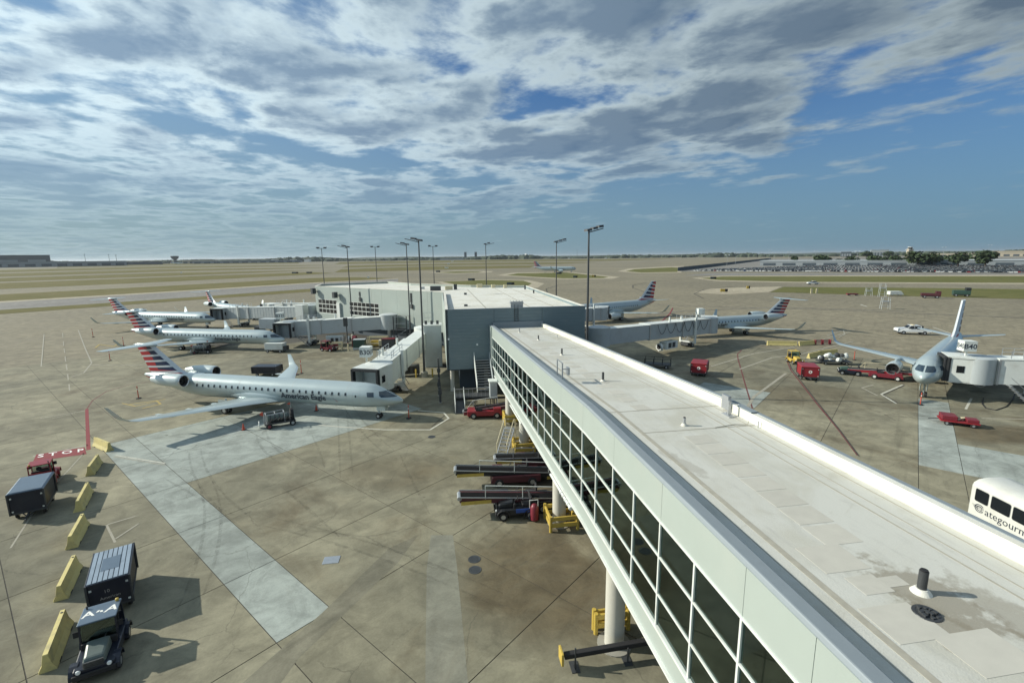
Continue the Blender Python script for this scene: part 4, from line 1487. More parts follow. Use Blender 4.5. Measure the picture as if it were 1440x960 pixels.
        x0 = {'crj9': 2.78, 'crj7': 2.78, 'e175': 2.45, 'a321': 3.0}[kind]
        b = MB()
        patch(b, x0, x0 + 0.72, zlo + 0.05, zhi - 0.04, s, slant=0.10)
        b.build('cockpit_window', 'cockpit', t, smooth=True)
    # cabin windows
    wz = {'crj9': 2.86, 'crj7': 2.86, 'e175': 3.48, 'a321': 4.35}[kind]
    x0, x1, stp = {'crj9': (6.0, 25.6, 0.80), 'crj7': (6.0, 21.8, 0.80), 'e175': (5.6, 22.5, 0.79), 'a321': (6.5, 36.0, 1.06)}[kind]
    wi = {}
    x = x0
    nwin = 0
    while x < x1:
        for s in (-1, 1):
            if s not in wi:
                b = MB()
                h, wd = (0.17, 0.115) if kind != 'a321' else (0.2, 0.14)
                ctr = side(x, wz, s, 0.016)
                ring = []
                for a in range(10):
                    an = 2 * math.pi * a / 10
                    sx = math.copysign(abs(math.cos(an)) ** 0.6, math.cos(an)) * wd
                    sz = math.copysign(abs(math.sin(an)) ** 0.6, math.sin(an)) * h
                    ring.append(side(x + sx, wz + sz, s, 0.016) - Vector((-x, 0, 0)))
                b.add(ring, [tuple(range(10))])
                o = b.build('cabin_window', 'window', t)
                o.location.x = -x
                wi[s] = o
            else:
                inst(wi[s], t, (-x, 0, 0))
        x += stp
        nwin += 1
    # doors: slightly proud skins with a dark outline
    dz0 = {'crj9': 1.75, 'crj7': 1.75, 'e175': 2.45, 'a321': 3.2}[kind]
    for s, xd, dw, dh in ((1, 4.1, 0.86, 1.7), (-1, 4.45, 0.72, 1.35)):
        o = MB()
        for a, b_, c, d in ((xd - .04, xd, dz0 - .04, dz0 + dh + .04), (xd + dw, xd + dw + .04, dz0 - .04, dz0 + dh + .04), (xd, xd + dw, dz0 - .04, dz0), (xd, xd + dw, dz0 + dh, dz0 + dh + .04)):
            patch(o, a, b_, c, d, s, 6, 0.010, 0, k=1)
        d = o.build('door', 'metal', t)
        o = MB()
        patch(o, xd + dw * .40, xd + dw * .62, dz0 + dh * .62, dz0 + dh * .80, s, 3, 0.014)
        o.build('door_window', 'window', d)
    # belly fairing
    rs = []
    for k in range(9):
        f = k / 8
        sc_ = math.sin(math.pi * f) ** 0.5
        zc, ry, rz_ = interp(st, wx + 2)[1:]
        ring = []
        for i in range(16):
            a = 2 * math.pi * i / 16
            ring.append((-(wx - 1.8 + f * 9.8), ry * 1.08 * math.cos(a) * (0.5 + 0.5 * sc_), zc - rz_ * 0.42 + rz_ * 0.72 * math.sin(a) * (0.35 + 0.65 * sc_)))
        rs.append(ring)
    MB().loft(rs).build('belly_fairing', 'plane', t, smooth=True)
    # wings
    for s in (1, -1):
        if kind.startswith('crj'):
            secs = [(wx, 5.6, .12, 1.55, 1.0), (wx + 1.9, 4.1, .115, 1.66, 3.0), (wx + 3.2, 3.1, .11, 1.78, 5.0), (wx + 7.1, 1.55, .10, 2.22, 11.2), (wx + 7.6, 1.35, .09, 2.32, 11.65),
                    (wx + 8.2, 1.0, .08, 2.66, 11.95), (wx + 9.1, 0.55, .08, 3.75, 12.42)]
        elif kind == 'e175':
            secs = [(wx, 5.4, .13, 1.9, 1.2), (wx + 2.0, 4.0, .12, 2.1, 3.4), (wx + 3.0, 3.2, .11, 2.25, 5.2), (wx + 6.3, 1.6, .10, 2.75, 12.4), (wx + 6.7, 1.45, .09, 2.86, 12.95),
                    (wx + 7.2, 1.15, .08, 3.15, 13.5), (wx + 8.3, 0.6, .08, 4.7, 14.3)]
        else:
            secs = [(wx, 7.0, .13, 2.7, 1.6), (wx + 3.4, 4.4, .12, 3.2, 6.2), (wx + 8.6, 1.7, .10, 4.2, 16.2), (wx + 9.2, 1.3, .08, 4.6, 16.8), (wx + 10.4, .8, .08, 6.4, 17.4)]
        MB().loft([airfoil(a, c, k, z, s * y) for a, c, k, z, y in secs]).build('wing', 'plane', t, smooth=True)
        # flap fairings
        for q in (0.30, 0.52, 0.74):
            i = int(q * 3)
            yy = q * (11.5 if kind.startswith('crj') else 13 if kind == 'e175' else 16)
            a = interp([(p[4], p[0], p[1], p[3]) for p in secs[:4]], yy)
            MB().lathe([(-1.3, .02), (-.9, .12), (0, .17), (.9, .12), (1.3, .02)], (-(a[1] + a[2] - .25), s * yy, a[3] - .16), 0, 8).build('flap_fairing', 'plane', t, smooth=True)
    # engines
    if kind.startswith('crj'):
        ex, ey, ez, er, el = 25.9 - cut, 2.25, 3.55, 0.74, 4.4
    elif kind == 'e175':
        ex, ey, ez, er, el = 9.2, 4.25, 1.62, 0.86, 3.7
    else:
        ex, ey, ez, er, el = 13.6, 5.75, 1.9, 1.2, 5.0
    for s in (1, -1):
        b = MB()
        # thick lip, inner duct and tapering cowl in one shell
        pr_ = [(-1.0, er * .60), (-0.25, er * .72), (-0.04, er * .80), (0.0, er * .88), (-0.06, er * .94), (-0.5, er), (-el * .45, er * 1.02), (-el * .75, er * .86), (-el, er * .50), (-el, er * .42)]
        b.lathe(pr_[:3], (-ex, s * ey, ez), 0, 24, 1, cap=False)
        b.lathe(pr_[2:], (-ex, s * ey, ez), 0, 24, 0, cap=False)
        e = b.build('engine', ['planewhite', 'darkmetal'], t, smooth=True)
        MB().lathe([(-0.05, er * .79), (0.015, er * .84), (0.02, er * .89), (-0.10, er * .955)], (-ex, s * ey, ez), 0, 24, 0, cap=False).build('inlet_lip', 'lip', e, smooth=True)
        MB().lathe([(-0.42, 0.02), (-0.40, er * .72)], (-ex, s * ey, ez), 0, 24, 0, cap=False).add(
            [(-ex - .15, s * ey, ez)] + [(-ex - .40, s * ey + er * .2 * math.cos(k * math.pi / 4), ez + er * .2 * math.sin(k * math.pi / 4)) for k in range(8)], [(0, 1 + k, 1 + (k + 1) % 8) for k in range(8)]).build('fan', 'fan', e)
        MB().lathe([(-el - .5, er * .12), (-el + .1, er * .40)], (-ex, s * ey, ez), 0, 16, 0, cap=False).build('exhaust', 'darkmetal', e, smooth=True)
        b = MB()
        if kind.startswith('crj'):
            b.hexa([(-ex - 3.4, s * 1.0, ez - .28), (-ex - .7, s * 1.0, ez - .28), (-ex - .9, s * (ey - er * .9), ez - .10), (-ex - 3.2, s * (ey - er * .9), ez - .10)],
                   [(-ex - 3.4, s * 1.0, ez + .02), (-ex - .7, s * 1.0, ez + .02), (-ex - .9, s * (ey - er * .9), ez + .10), (-ex - 3.2, s * (ey - er * .9), ez + .10)])
        else:
            b.hexa([(-ex - el, s * ey - .14, ez + er * .3), (-ex - .9, s * ey - .14, ez + er * .9), (-ex - .9, s * ey + .14, ez + er * .9), (-ex - el, s * ey + .14, ez + er * .3)],
                   [(-ex - el - 1.2, s * ey - .12, ez + er * 1.0), (-ex - 1.6, s * ey - .12, ez + er * 1.25), (-ex - 1.6, s * ey + .12, ez + er * 1.25), (-ex - el - 1.2, s * ey + .12, ez + er * 1.0)])
        b.build('pylon', 'plane', t, bevel=0.05)
    # tail surfaces
    if kind.startswith('crj'):
        fin_mesh((27.6 - cut, 33.2 - cut, 3.55, 1.3), (32.1 - cut, 34.9 - cut, 7.0), .20, 'tail_fin', t)
        b = MB()
        b.lathe([(-3.6, .02), (-2.9, .16), (-1.0, .24), (-.2, .16), (0, .03)], (-(31.7 - cut), 0, 7.08), 0, 12)
        b.build('fin_fairing', 'plane', t, smooth=True)
        for s in (1, -1):
            MB().loft([airfoil(32.0 - cut, 2.5, .10, 7.12, s * .05), airfoil(34.2 - cut, 1.25, .09, 7.02, s * 4.15), airfoil(34.5 - cut, .8, .08, 7.02, s * 4.3)]).build('stabilizer', 'plane', t, smooth=True)
    elif kind == 'e175':
        fin_mesh((24.3, 30.2, 4.5, 2.2), (29.0, 31.1, 9.75), .24, 'tail_fin', t)
        for s in (1, -1):
            MB().loft([airfoil(26.9, 3.1, .10, 4.35, s * .5), airfoil(29.8, 1.4, .09, 4.85, s * 4.9), airfoil(30.1, .9, .08, 4.87, s * 5.05)]).build('stabilizer', 'plane', t, smooth=True)
    else:
        fin_mesh((35.2, 42.3, 5.6, 1.8), (41.2, 44.0, 11.9), .3, 'tail_fin', t)
        for s in (1, -1):
            MB().loft([airfoil(38.6, 4.0, .10, 5.0, s * .5), airfoil(42.4, 1.6, .09, 5.6, s * 6.2)]).build('stabilizer', 'plane', t, smooth=True)
    # landing gear
    gx, gy, wr, nx = {'crj9': (20.7, 2.05, .42, 2.9), 'crj7': (17.2, 2.05, .42, 2.9), 'e175': (14.9, 2.6, .48, 2.6), 'a321': (21.9, 3.8, .6, 5.0)}[kind]
    top = {'crj9': 1.7, 'crj7': 1.7, 'e175': 2.2, 'a321': 2.9}[kind]
    for (x, y, r, n_) in ((nx, 0, wr * .72, 0.2), (gx, gy, wr, 0.28), (gx, -gy, wr, 0.28)):
        b = MB()
        b.cyl((-x, y, r), (-x - .05, y * .96, top), .085, .11, 10)
        b.bar((-x + .05, y, r + .2), (-x + .75, y * .9, top - .1), .06)
        b.cyl((-x, y - n_, r), (-x, y + n_, r), .05, n=8)
        if y:
            b.box(-x - .7, -x + .5, y + math.copysign(.32, y) - .02, y + math.copysign(.32, y) + .02, .85, top - .05)
        else:
            b.box(-x - .1, -x + .9, .30, .33, .95, top - .25)
            b.box(-x - .1, -x + .9, -.33, -.30, .95, top - .25)
        lg = b.build('landing_gear', 'planewhite', t)
        for k in (-1, 1):
            wheel_mesh(r, .24).build('wheel', ['black', 'metal'], lg, smooth=True, loc=(-x, y + k * n_, r))
    # lettering and emblem
    if title and kind != 'a321':
        size, xa, zt = (0.90, 14.0, 2.02) if kind == 'crj9' else (0.90, 13.0, 2.02) if kind == 'crj7' else (1.1, 13.0, 2.40)
        vs, fs = text_geo('American Eagle', size, 0.0, 1.0, 'LEFT', 0.022, 4)
        ln = max(v.x for v in vs)
        for s in (-1, 1):
            b = MB()
            pts = []
            for v in vs:
                x = xa - v.x if s < 0 else xa - ln + v.x
                pts.append(side(x, zt + v.y, s, 0.016))
            b.add(pts, fs)
            me = bpy.data.meshes.new('title_lettering')
            me.from_pydata(b.v, [], b.f)
            me.materials.append(M['dark_text'])
            o = bpy.data.objects.new('title_lettering', me)
            col.objects.link(o)
            o.parent = t
            xe = xa - ln - 0.30 if s < 0 else xa - ln - 0.30
            b = MB()
            sg = 1
            for (c0, c1, mi) in (((0.0, 0.62), (0.42, 0.18), 0), ((0.42, 0.12), (1.02, -0.42), 1)):
                qs = [(c0[0], c0[1] + .10), (c1[0] - .02, c1[1] + .16), (c1[0] + .12, c1[1] - .06), (c0[0] + .30, c0[1] - .16)]
                for i in range(5):
                    for j in range(5):
                        cell = []
                        for u_, v_ in ((i, j), (i + 1, j), (i + 1, j + 1), (i, j + 1)):
                            u_, v_ = u_ / 5, v_ / 5
                            qx = (qs[0][0] * (1 - u_) + qs[1][0] * u_) * (1 - v_) + (qs[3][0] * (1 - u_) + qs[2][0] * u_) * v_
                            qz = (qs[0][1] * (1 - u_) + qs[1][1] * u_) * (1 - v_) + (qs[3][1] * (1 - u_) + qs[2][1] * u_) * v_
                            cell.append(side(xe - qx, zt + .28 + qz, s, 0.018))
                        b.add(cell, [(0, 1, 2, 3)], mi)
            b.build('tail_emblem', ['liv_blue', 'liv_red'], t)
    return t

# ------------------------------------------------------------------ passenger boarding bridges
def catenary(b, p, q, sag, r=.035, n=10):
    p, q = Vector(p), Vector(q)
    pts = []
    for i in range(n + 1):
        t = i / n
        a = p.lerp(q, t)
        a.z -= sag * (1 - (2 * t - 1) ** 2)
        pts.append(a)
    b.tube(pts, r, 6)


def boarding_bridge(label, S, E, zs, ze, cab_dir, ribs=True, sign=None, sign_off=(0, 0), cables=0, ac=None, mt='panel', lift=None, sign_dir=None, width=2.5, stair=False, cab_mt=None):
    """S rotunda, E cab end, zs/ze floor heights, cab_dir world heading of the cab mouth (degrees)"""
    S, E = Vector((*S, 0)), Vector((*E, 0))
    d = E - S
    L = d.length
    yaw = math.atan2(d.y, d.x)
    t = thing('boarding_bridge', label, 'jet bridge', tuple(S), yaw, 'boarding bridges at the gates')
    H = 2.65
    hw = width / 2

    def fz(x):
        return zs + (ze - zs) * x / L

    def tun(b, x0, x1, hw_, z0, z1, m=0):
        return b.hexa([(x0, -hw_, fz(x0) + z0), (x1, -hw_, fz(x1) + z0), (x1, hw_, fz(x1) + z0), (x0, hw_, fz(x0) + z0)],
                      [(x0, -hw_, fz(x0) + z1), (x1, -hw_, fz(x1) + z1), (x1, hw_, fz(x1) + z1), (x0, hw_, fz(x0) + z1)], m)
    # rotunda and its column
    b = MB()
    b.lathe([(0, 1.75), (H + .25, 1.75), (H + .4, 1.2)], (0, 0, zs - .15), 2, 24)
    b.build('rotunda', mt, t, smooth=True)
    MB().cyl((0, 0, 0), (0, 0, zs - .15), .38, n=16).build('rotunda_column', 'metal', t, smooth=True)
    # corridor back to the building
    cut1, cut2 = L * .36, L * .66
    segs = [(1.2, cut1 + .8, hw - .22, -.02, H - .20), (cut1, cut2 + .8, hw - .10, -.10, H - .09), (cut2, L - 1.4, hw, -.18, H)]
    for k, (x0, x1, w_, z0, z1) in enumerate(segs):
        b = tun(MB(), x0, x1, w_, z0, z1)
        o = b.build('tunnel', mt, t)
        r = tun(MB(), x0, x1, w_ + .05, z1, z1 + .06)
        r.build('tunnel_roof', 'white', o)
        if ribs:
            b = MB()
            n = max(3, int((x1 - x0) / .9))
            for i in range(1, n):
                x = x0 + (x1 - x0) * i / n
                for s in (-1, 1):
                    b.bar((x, s * (w_ + .012), fz(x) + z0 + .12), (x, s * (w_ + .012), fz(x) + z1 - .12), .05, .03)
            o2 = b.build('wall_ribs', mt, o)
            o2['kind'] = 'stuff'
        for x in (x0 + .1, x1 - .1):
            b = MB()
            tun(b, x - .1, x + .1, w_ + .06, z0 - .06, z0 + .06)
            for s in (-1, 1):
                b.box(x - .1, x + .1, s * (w_ + .03) - .04, s * (w_ + .03) + .04, fz(x) + z0, fz(x) + z1)
            b.build('portal_frame', 'metal', o)
    # cab with bellows mouth
    ca = R(cab_dir) - yaw
    cb = bpy.data.objects.new('cab', MB().lathe([(-.25, 1.72), (H + .05, 1.72), (H + .15, 1.5)], (0, 0, 0), 2, 24).mesh('cab', cab_mt or mt))
    cb.data.shade_smooth()
    try:
        cb.data.set_sharp_from_angle(angle=R(40))
    except Exception:
        pass
    col.objects.link(cb)
    cb.parent = t
    cb.location = (L, 0, ze)
    cb.rotation_euler = (0, 0, ca)
    b = MB()
    b.box(.6, 2.6, -1.55, -1.47, -.2, 2.6)
    b.box(.6, 2.6, 1.47, 1.55, -.2, 2.6)
    b.box(.6, 2.7, -1.55, 1.55, -.25, -.1)
    b.build('cab_side', mt, cb)
    MB().box(.5, 2.9, -1.62, 1.62, 2.6, 2.78).build('cab_roof', 'white', cb)
    b = MB()
    for k in range(4):
        x = 2.6 + k * .16
        e_ = .05 * (k % 2)
        b.box(x, x + .15, -1.62 - e_, -1.45, -.15, 2.62)
        b.box(x, x + .15, 1.45, 1.62 + e_, -.15, 2.62)
        b.box(x, x + .15, -1.62, 1.62, 2.45, 2.66 + e_)
    b.build('canopy_bellows', 'fabric', cb)
    b = MB()
    b.box(1.15, 1.2, -1.45, 1.45, -.1, 2.55, 0)
    b.box(1.2, 1.24, .1, 1.1, 0, 2.1, 1)
    b.box(1.2, 1.24, -1.2, -.2, 1.0, 1.9, 2)
    b.build('cab_bulkhead', ['panel', 'fabric', 'cockpit'], cb)
    for s in (-1, 1):
        MB().box(1.35, 2.05, s * 1.56 - .02, s * 1.56 + .02, .95, 1.75).build('cab_window', 'carglass', cb)
    # drive column under the outer tunnel
    xd = L * .78
    b = MB()
    for s in (-1, 1):
        b.box(xd - .2, xd + .2, s * (hw + .25) - .16, s * (hw + .25) + .16, .7, fz(xd) + H + .5)
    b.box(xd - .22, xd + .22, -hw - .4, hw + .4, .75, 1.05)
    b.box(xd - .2, xd + .2, -hw - .38, hw + .38, fz(xd) - .55, fz(xd) - .2)
    dc = b.build('drive_column', 'white', t)
    b = MB()
    b.box(xd - 1.0, xd + 1.0, -.7, .7, .35, .85)
    b.build('bogie', 'darkmetal', dc)
    for s in (-1, 1):
        wheel_mesh(.48, .36).build('wheel', ['black', 'metal'], dc, smooth=True, loc=(xd, s * 1.0, .48))
    # roof kit
    b = MB()
    for x, h in ((L * .55, .9), (L * .82, 1.0)):
        b.cyl((x, -hw + .4, fz(x) + H), (x, -hw + .4, fz(x) + H + h), .16, n=12)
    b.build('roof_vent', 'white', t)
    b = MB()
    for x in (L * .7, L * .75, L * .86, L * .9):
        for s in (-.9, .9):
            b.bar((x, s, fz(x) + H), (x, s, fz(x) + H + .95), .05)
    for s in (-.9, .9):
        for hh in (.5, .95):
            b.bar((L * .7, s, fz(L * .7) + H + hh), (L * .9, s, fz(L * .9) + H + hh), .045)
    b.build('roof_rail', 'metal', t)
    if sign is not None:
        sx, sy, sz = L + sign_off[0], sign_off[1], ze + H
        sg = bpy.data.objects.new('gate_sign', MB().box(-.62, .62, -.62, .62, .75, 1.95).box(-.09, .09, -.09, .09, .1, .75).mesh('gate_sign', 'white'))
        col.objects.link(sg)
        sg.parent = t
        sg.location = (sx, sy, sz)
        sg.rotation_euler = (0, 0, R(sign_dir if sign_dir is not None else -100) - yaw)
        if sign:
            for k in range(4):
                a = k * math.pi / 2
                o_ = Vector((math.cos(a), math.sin(a), 0)) * .626
                xd_ = Vector((-math.sin(a), math.cos(a), 0))
                lettering('gate_number', sign, .80, o_ + Vector((0, 0, 1.08)), xd_, (0, 0, 1), 'dark_text', sg, bold=.015)
    if cables:
        b = MB()
        sd_ = -1 if cables < 0 else 1
        n = abs(cables)
        for k in range(n):
            xa = L * (.42 + .50 * k / n)
            xb = L * (.42 + .50 * (k + 1) / n)
            catenary(b, (xa, sd_ * (hw + .12), fz(xa) + H - .15), (xb, sd_ * (hw + .12), fz(xb) + H - .15), 1.75)
        b.build('festoon_cable', 'black', t)
        b = MB()
        b.bar((L * .36, sd_ * (hw + .12), fz(L * .36) + H - .05), (L * .95, sd_ * (hw + .12), fz(L * .95) + H - .05), .08)
        b.build('cable_rail', 'metal', t)
    if ac:
        xa, s = ac
        b = MB()
        b.box(xa - 1.7, xa + 1.7, s * .9 - .75, s * .9 + .75, .75, 2.0, 0)
        for k in range(2):
            b.box(xa - 1.1 + k * 1.15, xa - .2 + k * 1.15, s * .9 + s * .75 - .02, s * .9 + s * .75 + .02, .95, 1.85, 1)
        u = b.build('air_unit', ['white', 'darkmetal'], t, bevel=.03)
        b = MB()
        b.lathe([(-.25, .62), (.25, .62)], (xa - 2.6, s * .9, 1.25), 0, 16, 0)
        b.lathe([(-.29, .40), (.29, .40)], (xa - 2.6, s * .9, 1.25), 0, 12, 1)
        b.box(xa - 2.9, xa - 1.7, s * .9 - .1, s * .9 + .1, .5, .7)
        b.build('hose_reel', ['white', 'black'], u)
    if lift:
        x0, x1, y0, y1, h = lift
        MB().box(x0, x1, y0, y1, 0, h).build('service_shaft', 'white', t, bevel=.04)
    # service stair beside the cab
    b = MB()
    s = 1 if not stair else -1
    xs_ = L - 2.2
    for k in range(8):
        b.box(xs_ - .3 - k * .28, xs_ - k * .28, s * (hw + .2), s * (hw + .2) + s * .8, ze - .1 - k * (ze / 8.5), ze - .05 - k * (ze / 8.5))
    b.bar((xs_, s * (hw + 1.0), ze + .9), (xs_ - 2.4, s * (hw + 1.0), 1.0), .05)
    b.bar((xs_, s * (hw + 1.0), ze - .1), (xs_ - 2.4, s * (hw + 1.0), .1), .07)
    b.build('service_stair', 'metal', t)
    return t


BB1 = boarding_bridge('nearest boarding bridge on the left, marked B30, at the lettered jet nose', (-14.2, 77.0), (-15.9, 55.2), 3.15, 2.05, -104, ribs=False, sign='B30', sign_off=(-.8, -1.7), mt='white', width=2.4, sign_dir=-90)
boarding_bridge('grey boarding bridge reaching the second lettered jet, behind the dark red tug', (-24.6, 94.6), (-44.4, 94.3), 3.2, 2.1, -92, ribs=False, sign='B31', sign_off=(1.2, 1.0), mt='panel', ac=(10.5, 1), sign_dir=-80, width=2.6)
boarding_bridge('ribbed grey boarding bridge reaching the third jet, from a white shaft at the facade end', (-49.0, 115.6), (-75.0, 124.3), 3.2, 2.0, -100, mt='panel', width=2.7, lift=(-1.0, 1.2, 1.75, 3.6, 6.3))
boarding_bridge('white-roofed boarding bridge on the far left, behind the ribbed bridge', (-45.0, 123.5), (-66.5, 133.0), 3.3, 2.1, 160, ribs=False, mt='white')
boarding_bridge('boarding bridge with looped black cables along its grey side, right of the terminal', (13.6, 73.6), (38.6, 92.6), 3.35, 2.2, 70, ribs=False, sign='', sign_off=(-2.2, .6), cables=-6, ac=(17.2, -1), mt='panel', sign_dir=-85)
boarding_bridge('short boarding bridge at the terminal right edge, serving the underwing-engine jet behind', (6.4, 99.0), (21.0, 112.5), 3.3, 2.3, 70, ribs=True, mt='panel')
boarding_bridge('large white boarding bridge running out of frame at the right, at the nose-on jet', (78.0, 45.0), (54.0, 54.0), 3.3, 2.35, 150, ribs=False, sign='B40', sign_off=(1.2, .2), mt='white', cab_mt='panel', ac=None, sign_dir=-105)
_r = [q for q in bpy.data.objects if q.parent is None and q.get('label', '').startswith('large white boarding')][0]
for k, (x, y, wx_, wy_, h) in enumerate(((20.2, .1, 1.5, 1.7, 1.5), (17.6, -.2, 1.7, 1.6, 1.75), (14.6, .2, 2.0, 1.6, 1.4))):
    MB().box(x - wx_ / 2, x + wx_ / 2, y - wy_ / 2, y + wy_ / 2, 5.1, 5.15 + h).build('roof_unit', 'white' if k != 1 else 'cream', _r, bevel=.05)
b = MB()
for x in (21.5, 21.9, 22.3):
    for k in range(7):
        b.box(x - .02, x + .02, -1.62, -1.56, 2.6 + k * .33, 2.82 + k * .33)
b.build('cab_grille', 'darkmetal', _r)
b = MB()
for x in (18.6, 19.3):
    b.bar((x, -1.75, 2.2), (x, -1.75, 4.9), .09)
b.bar((18.6, -1.75, 4.9), (19.3, -1.75, 4.9), .09)
b.box(18.5, 19.9, -1.9, -1.5, 1.5, 2.3)
b.build('lift_frame', 'white', _r)
b = MB()
sh = thing('service_shaft', 'tall grey-white square shaft between the B30 bridge and the terminal', 'service shaft', (-12.55, 74.6, 0), AX)
MB().box(-1.35, 1.35, -1.2, 1.2, 0, 6.55).build('shaft_wall', 'panel', sh, bevel=.03)
MB().box(-1.45, 1.45, -1.3, 1.3, 6.55, 6.72).build('shaft_roof', 'white', sh)
b = MB()
for k in range(3):
    b.box(-1.2 + k * .9, -.8 + k * .9, -.3, .1, 6.72, 7.25)
b.build('roof_unit', 'darkmetal', sh)
b = MB()
for x in (-1.3, .2):
    b.bar((x, 1.2, 6.72), (x, 1.2, 8.4), .05)
b.bar((-1.3, 1.2, 8.4), (.2, 1.2, 8.4), .05)
b.bar((-1.3, 1.2, 7.6), (.2, 1.2, 7.6), .05)
b.build('roof_rail', 'metal', sh)

# ------------------------------------------------------------------ aircraft at the gates
make_jet('crj9', 'nearest silver rear-engined jet lettered on its side, nose at the B30 bridge', (-11.62, 48.73, 0), R(346.5))
make_jet('crj9', 'second lettered rear-engined jet, parked behind the nearest one', (-42.65, 88.23, 0), R(349.4))
make_jet('crj9', 'third rear-engined jet back, half hidden by the striped tail in front', (-74.55, 119.13, 0), R(345.1))
make_jet('crj9', 'rear-engined jet seen nose-on at far left behind the ribbed bridge', (-70.96, 132.42, 0), R(322.0))
make_jet('crj7', 'rear-engined jet right of the terminal behind the cable-hung bridge', (33.3, 98.05, 0), R(197.4))
make_jet('e175', 'jet with upright striped fin and underwing engine just behind the terminal right edge', (15.04, 119.86, 0), R(212.5), title=True)
make_jet('e175', 'nose-on pale jet at right beside the large white bridge', (47.2, 53.19, 0), R(221.7))
make_jet('e175', 'jet mostly out of frame at the right edge, only a wing showing', (186, 108, 0), R(228))
make_jet('a321', 'white airliner taxiing in the distance behind the tall lamp poles', (67.19, 500.0, 0), R(355.9), title=False)

# ------------------------------------------------------------------ floodlight poles
def mast(name, label, loc, h, heads, yaw, r=.17, group='tall floodlight poles around the terminal', lens='darkmetal', scale=1.0):
    t = thing(name, label, 'lamp post', (*loc, 0), yaw, group)
    MB().cyl((0, 0, .9), (0, 0, h), r, r * .5, 12).build('pole', 'metal' if lens == 'lamp' else 'darkmetal', t, smooth=True)
    MB().lathe([(0, r * 3.2), (.7, r * 3.0), (.9, r * 1.8)], (0, 0, 0), 2, 16).build('base', 'concrete', t)
    if heads == 2 or lens == 'lamp':
        MB().box(-1.15 * scale, 1.15 * scale, -.05, .05, h - .1, h).build('cross_arm', 'darkmetal', t)
        for s in (-1, 1):
            b = MB()
            b.hexa([(s * .9 * scale - .34 * scale, -.3, h), (s * .9 * scale + .34 * scale, -.3, h), (s * .9 * scale + .34 * scale, .3, h + .12), (s * .9 * scale - .34 * scale, .3, h + .12)],
                   [(s * .9 * scale - .34 * scale, -.3, h + .22 * scale), (s * .9 * scale + .34 * scale, -.3, h + .22 * scale), (s * .9 * scale + .34 * scale, .3, h + .30 * scale), (s * .9 * scale - .34 * scale, .3, h + .30 * scale)])
            b.build('lamp_head', lens, t)
    else:
        MB().bar((0, 0, h - .15), (2.1, 0, h + .35), .10).build('cross_arm', 'darkmetal', t)
        for k in range(heads - 1):
            x = -.15 + k * .85
            z = h - .1 + k * .22
            b = MB()
            b.hexa([(x - .32, -.36, z + .05), (x + .36, -.36, z + .14), (x + .36, .36, z + .14), (x - .32, .36, z + .05)], [(x - .30, -.32, z + .30), (x + .34, -.32, z + .40), (x + .34, .32, z + .40), (x - .30, .32, z + .30)])
            b.build('lamp_head', 'darkmetal', t)
    return t


mast('floodlight_pole', 'tallest dark floodlight pole standing beside the B30 bridge', (-12.74, 67.16), 19.3, 3, R(165), .17)
mast('floodlight_pole', 'tall floodlight pole right of the walkway at the terminal front corner', (9.15, 57.2), 19.9, 4, R(28), .19)
mast('floodlight_pole', 'floodlight pole rising beyond the right side of the terminal roof', (8.9, 95.0), 19.7, 4, R(15), .15)
mast('floodlight_pole', 'floodlight pole beyond the far roof edge, centre of the terminal', (-6.2, 119.0), 20.0, 3, R(10), .15)
mast('floodlight_pole', 'twin-headed floodlight pole beyond the roof, just right of the tallest pole', (-20.6, 128), 19.9, 2, R(12), .14)
mast('floodlight_pole', 'floodlight pole fixed to the lit facade, left of the tallest pole', (-19.6, 91.0), 19.4, 3, R(170), .15)
mast('floodlight_pole', 'floodlight pole beyond the roof between the two facade poles', (-37.5, 134), 20.0, 2, R(8), .14)
mast('floodlight_pole', 'floodlight pole at the lit facade by the window bands', (-34.3, 101.6), 19.3, 3, R(172), .15)
mast('floodlight_pole', 'leftmost floodlight pole, behind the facade end', (-47.8, 122.5), 19.6, 2, R(5), .14)
b = MB()
t = thing('floodlight_post', 'short dark post with boxed floodlights in front of the second bridge', 'lamp post', (-31.6, 90.2, 0), R(20))
MB().cyl((0, 0, 0), (0, 0, 5.6), .11, n=10).build('post', 'darkmetal', t)
MB().box(-.55, .25, -.3, .3, 4.3, 5.9).build('lamp_head', 'darkmetal', t, bevel=.05)

# ------------------------------------------------------------------ ramp equipment
def cart_wheels(t, xs, y, r=.24, wd=.16):
    for x in xs:
        for s in (-1, 1):
            wheel_mesh(r, wd).build('wheel', ['black', 'metal'], t, smooth=True, loc=(x, s * y, r))


